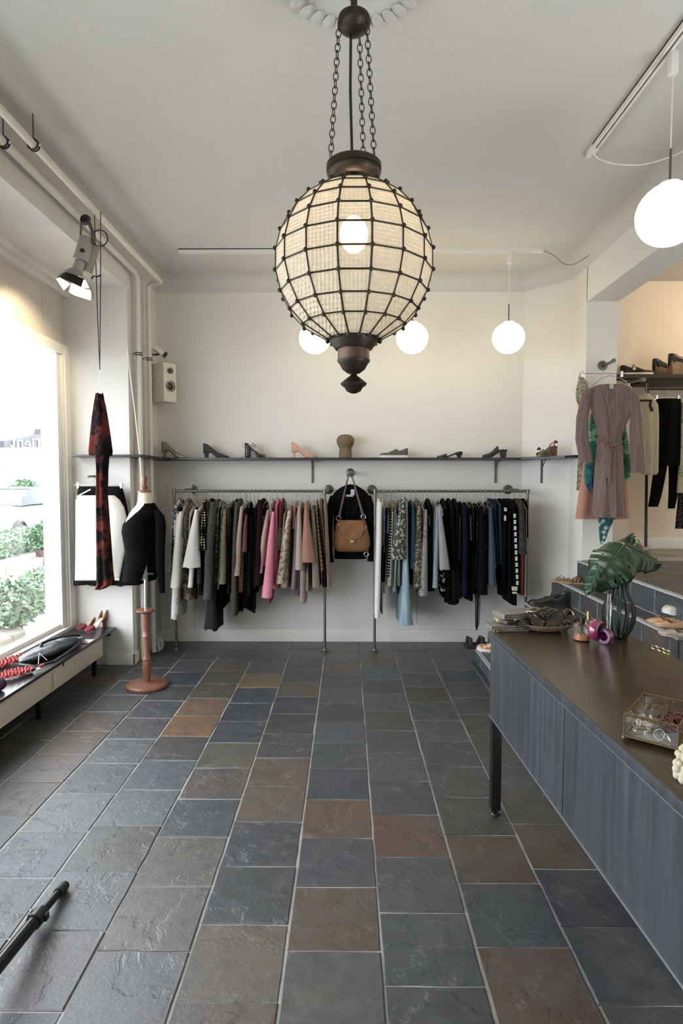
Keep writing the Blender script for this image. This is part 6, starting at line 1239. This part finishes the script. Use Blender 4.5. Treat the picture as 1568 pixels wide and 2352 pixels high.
limb(MB(), [(1448, 892, 14), (1456, 915, 24), (1460, 960, 26), (1462, 1010, 28), (1463, 1050, 31), (1465, 1086, 33)], JY, d=-.03, flatness=.35).build('sleeve', MV, dr)
MB().tube([aY(1374, 1002, JY - .055), aY(1392, 1024, JY - .075), aY(1408, 1024, JY - .075), aY(1425, 1014, JY - .06)], .008, 8).build('belt', MV, dr)
for x0, x1, y1 in ((1394, 1396, 1098), (1400, 1399, 1110)): limb(MB(), [(x0, 1024, 6), ((x0 + x1) / 2, 1060, 7), (x1, y1, 7)], JY, d=-.075, flatness=.3).build('belt_end', MV, dr)
MB().tube([aY(1394, 1028, JY - .08), aY(1403, 1022, JY - .09), aY(1408, 1034, JY - .08)], .007, 8).build('belt_knot', MV, dr)
a, b = aY(1399, 882, JY - .06), aY(1409, 893, JY - .06); MB().bbox((a.x, a.y, b.z), (b.x, a.y + .003, a.z), .001).build('neck_label', C_('label_cream', (.45, .42, .30)), dr)
vneck = [aY(1378, 884, JY - .062), aY(1388, 905, JY - .07), aY(1400, 950, JY - .07), aY(1408, 1015, JY - .072)]; MB().tube(vneck, .004, 6).build('wrap_edge', MV, dr)
GRS = C_('emerald_print', (.012, .11, .065), 'blotch', (.20, .38, .28), 10, thr=.56, rough=.5); BLG = C_('blue_green_print', (.02, .035, .12), 'blotch', (.03, .16, .12), 11, thr=.5, rough=.5)
gd = thing('green_silk_dress', 'emerald silk dress with pale leaf print behind the mauve dress', 'dress', aY(1400, 1110, 4.95)); flat(MB(), [(950, 1356, 1432), (975, 1354, 1437), (1010, 1352, 1442), (1060, 1350, 1447), (1098, 1350, 1449), (1104, 1352, 1448)], 4.965, .03, .008, 6, 6, .01).build('garment_body', GRS, gd)
flat(MB(), [(1064, 1342, 1366), (1090, 1340, 1367), (1110, 1342, 1366), (1128, 1352, 1364)], 4.935, .015, .004, 5, 3, .01).build('blue_tail', BLG, gd)
sf = thing('silk_scarf', 'blue and green silk scarf tip hanging lowest on the pillar', 'scarf', aY(1388, 1250, 4.97)); flat(MB(), [(1150, 1368, 1416), (1185, 1371, 1412), (1200, 1373, 1407), (1220, 1375, 1398), (1240, 1376, 1391), (1250, 1379, 1385)], 4.965, .02, .008, 5, 3, .005).build('scarf_cloth', C_('teal_paisley', (.015, .085, .085), 'floral', (.30, .42, .38), 26, rough=.5), sf)
ps = thing('peach_dress', 'flared peach pink dress hem behind the mauve dress', 'dress', aY(1384, 1195, 5.02)); flat(MB(), [(900, 1372, 1420), (960, 1362, 1428), (1040, 1342, 1432), (1067, 1339, 1436), (1120, 1331, 1440), (1192, 1320, 1445)], 5.025, .035, .012, 8, 4, .02).build('garment_body', C_('peach_pink', (.42, .21, .155)), ps)
lt = thing('lace_camisole', 'beige lace camisole strap side hanging leftmost on the pillar', 'top', aY(1333, 935, 5.06)); flat(MB(), [(862, 1329, 1336), (880, 1325, 1350), (905, 1321, 1352), (920, 1323, 1348), (934, 1328, 1340)], 5.075, .015, .006, 5, 4, .01).build('garment_body', C_('beige_lace', (.40, .35, .27), 'floral', (.18, .14, .10), 60), lt)
pt_ = thing('paisley_dress', 'brown patterned dress edge behind the mauve sleeve', 'dress', aY(1330, 1130, 5.09)); flat(MB(), [(945, 1336, 1352), (1000, 1330, 1348), (1050, 1327, 1345), (1090, 1325, 1342), (1126, 1323, 1334)], 5.085, .012, .005, 5, 4, .01).build('garment_body', C_('brown_paisley', (.20, .14, .09), 'blotch', (.42, .36, .27), 30), pt_)
# ---------------------------------------------------------------- raised side room fittings
sz = aY(1500, 868, 5.62).z; ss = thing('side_shelf', 'dark thick shelf along the peach wall of the side room', 'shelf', (3.6, 5.7, sz - .03))
MB().bbox((2.335, 5.42, sz - .035), (5.2, YS, sz), .004).build('shelf_board', plain('dark_wood', (.020, .014, .010), .5, var=.4, scale=12), ss)
for x in (2.75, 3.6, 4.4): MB().bbox((x - .012, YS - .012, sz - .25), (x + .012, YS, sz - .035), .002).bbox((x - .012, YS - .4, sz - .05), (x + .012, YS, sz - .035), .002).build('bracket', BLACKM, ss)
sneaker('sneaker', 'black sneaker with white sole and round badge on the side room shelf', (aY(1462, 862, 5.52).x, 5.52, sz), 0, lm('black_suede', (.014, .011, .009), .8), lm('white_rubber', (.68, .66, .60), .5), BLACKM, L=.285, badge=lm('badge_white', (.6, .55, .42)))
sneaker('sneaker', 'second black sneaker behind the badged one', (aY(1452, 862, 5.66).x - .03, 5.68, sz), 0, lm('black_suede', (.014, .011, .009), .8), lm('white_rubber', (.68, .66, .60), .5), BLACKM, L=.27)
c = aY(1556, 850, 5.58); shoe('platform_shoe', 'black studded shoe on a thick cork platform, nearer the frame edge', (c.x + .02, 5.55, sz), 12, lm('black_patent', (.012, .012, .012), .15), BLACKM, hmat=plain('cork', (.22, .15, .085), .85, var=.5, scale=90), L=.26, heel=.03, back=.07, side=.05, vamp=.5, toe=.05, heelw=.03, heell=.06, platform=.10)
shoe('platform_shoe', 'black studded cork platform shoe farther left on the side shelf', (c.x - .05, 5.72, sz), 20, lm('black_patent', (.012, .012, .012), .15), BLACKM, hmat=plain('cork', (.22, .15, .085), .85), L=.26, heel=.03, back=.07, side=.05, vamp=.5, toe=.05, heelw=.03, heell=.06, platform=.085)
rz = aY(1530, 893, 5.45).z; sr = thing('clothes_rack', 'dark pipe clothes rack in the raised side room', 'clothes rack', (3.4, 5.45, ZP)); DP = plain('dark_brown_pipe', (.045, .03, .02), .45, .6, var=.3)
xl_ = aY(1486, 900, 5.45).x; MB().tube([(xl_, 5.45, rz), (5.1, 5.45, rz)], .0125, 12).build('rail', DP, sr)
MB().tube([(aY(1487, 1100, 5.45).x, 5.45, ZP), (xl_, 5.45, rz + .012)], .0125, 12).build('leg', DP, sr); MB().tube([(xl_, 5.45, rz - .02), (xl_, 5.45, rz + .06)], .018, 12).build('elbow', DP, sr); MB().tube([(5.0, 5.45, ZP), (5.0, 5.45, rz)], .0125, 12).build('leg', DP, sr)
MB().tube([aY(1478, 873, 5.0), aY(1440, 878, 5.55)], .012, 10).tube([aY(1479, 872, 4.98), aY(1472, 873.5, 5.07)], .017, 10).build('front_peg', STEEL, sr)
Yc = 5.05; bl = thing('cream_blouse', 'cream blouse with dark neck tie hanging in the side room', 'blouse', aY(1486, 1090, Yc))
flat(MB(), [(905, 1476, 1486), (914, 1462, 1500), (930, 1460, 1510), (960, 1461, 1512), (1000, 1465, 1512), (1050, 1472, 1511), (1084, 1472, 1510), (1090, 1474, 1506)], Yc, .04, .010, 7, 5, .01).build('garment_body', C_('cream_blouse', (.42, .37, .24), 'stripes_v', (.35, .30, .20), 70, thr=.7), bl)
MB().bbox(aY(1468, 922, Yc - .045), aY(1496, 918, Yc - .03), .002).tube([aY(1494, 920, Yc - .05), aY(1493, 932, Yc - .055), aY(1498, 944, Yc - .05)], .010, 8).build('neck_tie', C_('wine_black', (.05, .015, .015)), bl)
h_ = thing('coat_hanger', 'thin hanger hook above the cream blouse in the side room', 'hanger', aY(1481, 905, Yc)); MB().tube([aY(1484, 880, Yc), aY(1484, 905, Yc)], .0022, 6).tube([aY(1464, 916, Yc), aY(1484, 904, Yc), aY(1505, 918, Yc)], .003, 6).build('wire', HM, h_)
Yp = 5.33; PTM = C_('deep_black', (.004, .004, .0045)); tr = thing('black_trousers', 'black trousers clipped up in the raised side room', 'trousers', aY(1530, 1170, Yp))
flat(MB(), [(917, 1504, 1561), (935, 1504, 1563), (970, 1506, 1566), (1020, 1507, 1565), (1070, 1500, 1562)], Yp, .05, .010, 6, 5).build('waist_panel', PTM, tr)
limb(MB(), [(1518, 1060, 30), (1512, 1100, 29), (1505, 1140, 26), (1499, 1164, 23)], Yp, flatness=.5).build('trouser_leg', PTM, tr); limb(MB(), [(1550, 1060, 30), (1549, 1100, 27), (1545, 1140, 21), (1541, 1168, 16)], Yp, flatness=.5, d=.02).build('trouser_leg', PTM, tr)
clip_hanger('silver clip hanger gripping the black trousers', Yp, 1503, 1562, 913, (1534, 894))
bd2 = thing('patterned_dress', 'beige and green dress cut by the right frame edge', 'dress', aY(1574, 1135, 5.3)); flat(MB(), [(925, 1566, 1590), (960, 1562, 1600), (1030, 1560, 1600), (1100, 1556, 1600), (1132, 1554, 1600)], 5.30, .04, .01, 6, 5).build('garment_body', C_('beige_green', (.38, .33, .22), 'blotch', (.12, .16, .07), 9, thr=.58), bd2)
lk = thing('black_lace_dress', 'black lace dress hem at the right frame edge', 'dress', aY(1570, 1215, 5.42)); flat(MB(), [(1050, 1562, 1600), (1110, 1559, 1600), (1160, 1555, 1600), (1214, 1550, 1600)], 5.40, .03, .01, 6, 5, .01).build('garment_body', C_('black_lace2', (.008, .007, .007), 'floral', (.06, .05, .045), 60), lk)
# ---------------------------------------------------------------- street outside the window
ASP = plain('asphalt', (.16, .16, .165), .9, var=.2, scale=40, bmp=.3); PAV = plain('concrete_paving', (.42, .41, .39), .9, var=.15, scale=12)
struct(MB().box((-24, -14, -.20), (-2.62, 40, -.06)).build('pavement', PAV, origin=(-8, 5, -.2)), 'bright concrete pavement in front of the shop window', 'pavement')
struct(MB().box((-22, -14, -.19), (-8.0, 40, -.05)).build('road', ASP, origin=(-14, 5, -.2)), 'street seen through the shop window', 'road')
def atd(px, py, X): return aX(px, py, X)
FAC = plain('pale_render', (.82, .80, .76), .85, var=.06, scale=2); bd3 = thing('town_house', 'pale rendered town house across the street with dark signboard', 'building', (-23, 28, -.05))
MB().box((-26, 8, -.05), (-22, 46, 8)).build('facade', FAC, bd3)
GD = plain('dark_glass', (.04, .05, .06), .15)
for i in range(6):
    for j in range(1):
        y = 12 + i * 5.2; z = .6
        wn_ = MB().bbox((-22.04, y, z), (-21.97, y + 1.5, z + 2.1), .02).build('window', plain('curtained_glass', (.12, .13, .14), .2), bd3)
        MB().box((-22.0, y - .08, z - .1), (-21.93, y + 1.58, z)).box((-22.0, y + .72, z), (-21.93, y + .78, z + 2.1)).build('window_frame', TRIM, wn_)
# signboard
Xs = -21.5; a = atd(34, 1015, Xs); b = atd(118, 983, Xs); c = atd(118, 1027, Xs)
sg = thing('shop_sign', 'slanted grey shop sign with white letters across the street', 'sign', (Xs, (a.y + b.y) / 2, c.z)); SGm = plain('sign_grey', (.055, .058, .068), .7)
q = [atd(10, 1028, Xs), atd(118, 1028, Xs), atd(118, 984, Xs), atd(96, 986, Xs), atd(94, 997, Xs), atd(30, 1011, Xs), atd(9, 1013, Xs)]; mb = MB(); n_ = len(q)
mb.add([tuple(p) for p in q] + [(p.x - .5, p.y, p.z) for p in q], [tuple(range(n_)), tuple(range(n_, 2 * n_))[::-1]] + [(i, n_ + i, n_ + (i + 1) % n_, (i + 1) % n_) for i in range(n_)]); mb.build('board', SGm, sg)
tc = bpy.data.curves.new('lettering', 'FONT'); tc.body = 'Tient'; tc.extrude = .02; to_ = bpy.data.objects.new('lettering', tc); COL.objects.link(to_)
p0 = atd(100, 1034, Xs + .06); p1 = atd(24, 1034, Xs + .06); hgt = atd(100, 1008, Xs).z - p0.z
tc.size = hgt * 1.4; dg_ = bpy.context.evaluated_depsgraph_get(); me = bpy.data.meshes.new_from_object(to_.evaluated_get(dg_)); bpy.data.objects.remove(to_)
wdt = max(v.co.x for v in me.vertices); sx = abs(p1.y - p0.y) / wdt
for v in me.vertices: x, y, z = v.co; v.co = (Xs + .06 + z, p0.y + (p1.y - p0.y) * x / wdt, p0.z + y)
me.materials.append(plain('sign_white', (.8, .8, .8), .6)); lo2 = bpy.data.objects.new('lettering', me); COL.objects.link(lo2); lo2.parent = sg; lo2.location = -Vector(sg.location)
# car
Xc = -9.6; yc = atd(40, 1180, Xc).y; cr = thing('car', 'silver parked car across the pavement seen through the window', 'car', (Xc, yc, -.05)); CP_ = plain('silver_car_paint', (.55, .57, .60), .3, .3, var=.03, coat=1)
Mc2 = T(Xc, yc, -.05) @ RZ(90); rings = []
for x, zb_, zt2, w_ in ((-2.1, .45, .75, .6), (-2.0, .30, .88, .78), (-1.3, .25, .98, .84), (-.8, .25, 1.02, .85), (.0, .25, 1.02, .86), (1.2, .25, 1.0, .86), (1.9, .28, .95, .82), (2.1, .4, .85, .7)):
    rings.append([(x, w_ * (abs(math.cos(q)) ** .5) * (1 if math.cos(q) > 0 else -1), (zb_ + zt2) / 2 + (zt2 - zb_) / 2 * (abs(math.sin(q)) ** .6) * (1 if math.sin(q) > 0 else -1)) for q in [2 * math.pi * j / 20 for j in range(20)]])
xf(MB().loft(rings), Mc2).build('body', CP_, cr)
rings = [[(x, s * w_, z) for s, z in ((-1, z0), (1, z0), (.82, z1), (-.82, z1))] for x, z0, z1, w_ in ((-1.15, .98, 1.0, .74), (-.5, 1.0, 1.42, .74), (.6, 1.0, 1.46, .74), (1.5, 1.0, 1.34, .72), (1.9, .95, 1.0, .68))]
xf(MB().loft(rings), Mc2).build('cabin', GD, cr); xf(MB().bbox((-.45, -.58, 1.43), (1.2, .58, 1.48), .02), Mc2).build('roof', CP_, cr)
for x in (-1.35, 1.35):
    for y in (-.80, .80): xf(MB().torus((x, y, .33), .25, .085, 'y', 24, 8).lathe([(.001, -.05), (.2, -.05), (.2, .05), (.001, .05)], (x, y, .33), 20, RX(90)), Mc2).build('wheel', BLACKPL, cr)
for y in (-.6, .6): xf(MB().ball((-2.02, y, .68), .12, 12, (.6, 1.3, .7)), Mc2).build('headlight', CHROME, cr)
xf(MB().bbox((-2.13, -.3, .42), (-2.08, .3, .54), .01), Mc2).build('number_plate', TRIM, cr)
# foliage helper
LG = [plain('leaf_green', (.08, .17, .09), .6, var=.5, scale=4), plain('leaf_pale_green', (.20, .29, .20), .6, var=.4, scale=4)]
def bush(name, label, c, rx, ry, rz, n, lf, mat, seed, pot=None, group=None):
    R6 = random.Random(seed); t = thing(name, label, 'plant', (c[0], c[1], c[2] - rz), group); mb = MB(); st = MB()
    for i in range(n):
        v = Vector((R6.gauss(0, 1), R6.gauss(0, 1), R6.gauss(0, 1))).normalized() * R6.uniform(.45, 1) ** .5; p = Vector(c) + Vector((v.x * rx, v.y * ry, v.z * rz))
        a = Vector((R6.gauss(0, 1), R6.gauss(0, 1), R6.gauss(0, .6))).normalized() * lf; b = a.cross(Vector((R6.gauss(0, 1), R6.gauss(0, 1), R6.gauss(0, 1)))).normalized() * lf * .5
        mb.add([p - a, p - a * .2 + b, p + a, p - a * .2 - b], [(0, 1, 2), (0, 2, 3)])
        if i % 12 == 0: st.tube([Vector((c[0], c[1], c[2] - rz)), p], .004, 4)
    o = mb.build('foliage', mat, t); o['kind'] = 'stuff'; st.build('stems', plain('stem_brown', (.12, .09, .05), .8), t)
    return t
Xg = -3.05
p = atd(40, 1405, -3.0); bush('potted_shrub', 'large variegated shrub in sacking directly behind the window glass', (-3.05, p.y, .50), .26, .34, .24, 900, .035, LG[1], 1)
p = atd(92, 1380, -3.2); bush('potted_shrub', 'pale leafy shrub right of the sacking pot outside', (-3.35, p.y + .25, .42), .22, .24, .26, 600, .035, LG[1], 2)
tag(MB().lathe([(.001, 0), (.15, 0), (.19, .22), (.17, .24), (.001, .2)], (-3.35, p.y + .25, -.06), 20).build('plant_pot', plain('grey_zinc', (.42, .43, .44), .5, .4)), 'zinc pot under the pale leafy shrub outside', 'pot')
for px, r, lb in ((10, .15, 'grey sacking plant pot leftmost behind the glass'), (42, .15, 'grey sacking plant pot beside the leftmost one')):
    p = atd(px, 1452, -2.85); tag(MB().lathe([(.001, 0), (r * .9, 0), (r * 1.05, .12), (r * .95, .24), (r * .8, .26), (.001, .25)], (-2.95, p.y, -.06 + .10), 20).build('sack_pot', plain('sackcloth', (.30, .28, .24), .9, var=.3, scale=15, bmp=.4)), lb, 'pot')
for px in (10, 42): p = atd(px, 1452, -2.85); tag(MB().bbox((-3.1, p.y - .15, -.06), (-2.8, p.y + .15, .04), .01).build('pot_plinth', PAV), 'low concrete block under the %s sacking pot' % ('leftmost' if px == 10 else 'second'), 'plinth')
# table with crate, trough and pots
Xt = -3.7; z_t = atd(60, 1342, Xt).z; y0, y1 = atd(-60, 1342, Xt).y, atd(128, 1342, Xt).y
tb2 = thing('garden_table', 'weathered wooden table outside carrying crate and planters', 'table', (Xt - .3, (y0 + y1) / 2, -.06)); OW = plain('weathered_oak', (.40, .30, .19), .8, var=.3, scale=10)
for i in range(4): MB().bbox((Xt - .62 + i * .16, y0, z_t - .03), (Xt - .47 + i * .16, y1, z_t), .004).build('plank', plain('grey_plank', (.42, .42, .43), .7, var=.2), tb2)
MB().bbox((Xt - .58, y0 + .05, z_t - .11), (Xt - .02, y1 - .02, z_t - .03), .004).build('apron', OW, tb2)
for x in (Xt - .55, Xt - .06):
    for y in (y0 + .08, y1 - .12): MB().bbox((x - .03, y - .03, -.06), (x + .03, y + .03, z_t - .1), .004).build('leg', OW, tb2)
a, b = atd(12, 1328, Xt - .1), atd(78, 1286, Xt - .1); cz = z_t
cr2 = thing('wooden_crate', 'pale wooden slatted crate standing on the garden table', 'crate', (Xt - .2, (a.y + b.y) / 2, z_t))
hC = b.z - z_t
for i in range(4): z0 = z_t + i * hC / 4; MB().bbox((Xt - .10, a.y, z0 + .004), (Xt - .085, b.y, z0 + hC / 4 - .004), .002).build('slat', plain('crate_pine', (.62, .48, .30), .7, var=.15), cr2)
MB().bbox((Xt - .4, a.y, z_t + .005), (Xt - .385, b.y, b.z), .002).bbox((Xt - .4, a.y, z_t + .005), (Xt - .09, a.y + .015, b.z), .002).bbox((Xt - .4, b.y - .015, z_t + .005), (Xt - .09, b.y, b.z), .002).bbox((Xt - .4, a.y, z_t + .001), (Xt - .09, b.y, z_t + .012), .002).build('crate_box', plain('crate_pine', (.62, .48, .30)), cr2)
for k, (px, w_) in enumerate(((86, 7), (96, 7))):
    a2 = atd(px, 1325, Xt - .2); tag(MB().lathe([(.001, 0), (.06, 0), (.075, hC), (.068, hC), (.06, .02), (.001, .02)], (Xt - .2, a2.y, z_t), 20).build('flower_pot', plain('grey_zinc', (.42, .43, .44), .5, .4)), 'grey zinc pot %s on the garden table' % ('beside the crate' if k == 0 else 'second from the crate'), 'pot', 'zinc pots on the table')
a3 = atd(113, 1322, Xt - .12); tag(MB().lathe([(.001, 0), (.085, 0), (.12, .32), (.11, .32), (.08, .03), (.001, .03)], (Xt - .16, a3.y, z_t), 24).build('plant_pot', plain('dark_terracotta', (.10, .065, .055), .7)), 'dark brown tapered plant pot on the garden table', 'pot')
top = z_t + .32; bush('ivy_plant', 'bright green ivy in the dark brown pot', (Xt - .16, a3.y, top + .17), .15, .17, .20, 500, .035, LG[0], 5)
# trough behind
Xr = -4.35; a4, b4 = atd(-30, 1270, Xr), atd(100, 1270, Xr); zt4 = atd(50, 1272, Xr).z
tr4 = thing('planter_trough', 'long grey planter trough behind the garden table', 'planter', (Xr, (a4.y + b4.y) / 2, -.06)); MB().bbox((Xr - .18, a4.y, -.06), (Xr + .18, b4.y, zt4), .01).bbox((Xr - .21, a4.y - .02, zt4 - .04), (Xr + .21, b4.y + .02, zt4 + .01), .006).build('trough', plain('grey_zinc', (.42, .43, .44), .5, .4), tr4)
for i in range(4):
    yy = lerp(a4.y + .1, b4.y - .15, i / 3); bush('planter_plant', 'pale leafy plant in the grey trough, %s from the near end' % ('first', 'second', 'third', 'fourth')[i], (Xr, yy, zt4 + .16), .2, .22, .2, 350, .04, LG[1], 20 + i)
# hedge bush and small items farther off
p = atd(92, 1150, -12); bush('street_bush', 'rounded green bush beside the car across the street', (-12.6, p.y, .75), .7, .8, .95, 1400, .10, LG[0], 9)
p = atd(88, 1138, -10.8); tag(MB().lathe([(.001, 0), (.03, 0), (.03, 1.15), (.001, 1.15)], (-10.8, p.y, -.05), 10).ball((-10.8, p.y, 1.2), .16, 14, (1.3, 1, .6)).build('parking_post', plain('pale_post', (.6, .6, .62), .5)), 'short grey post with white cap beside the bush', 'post')
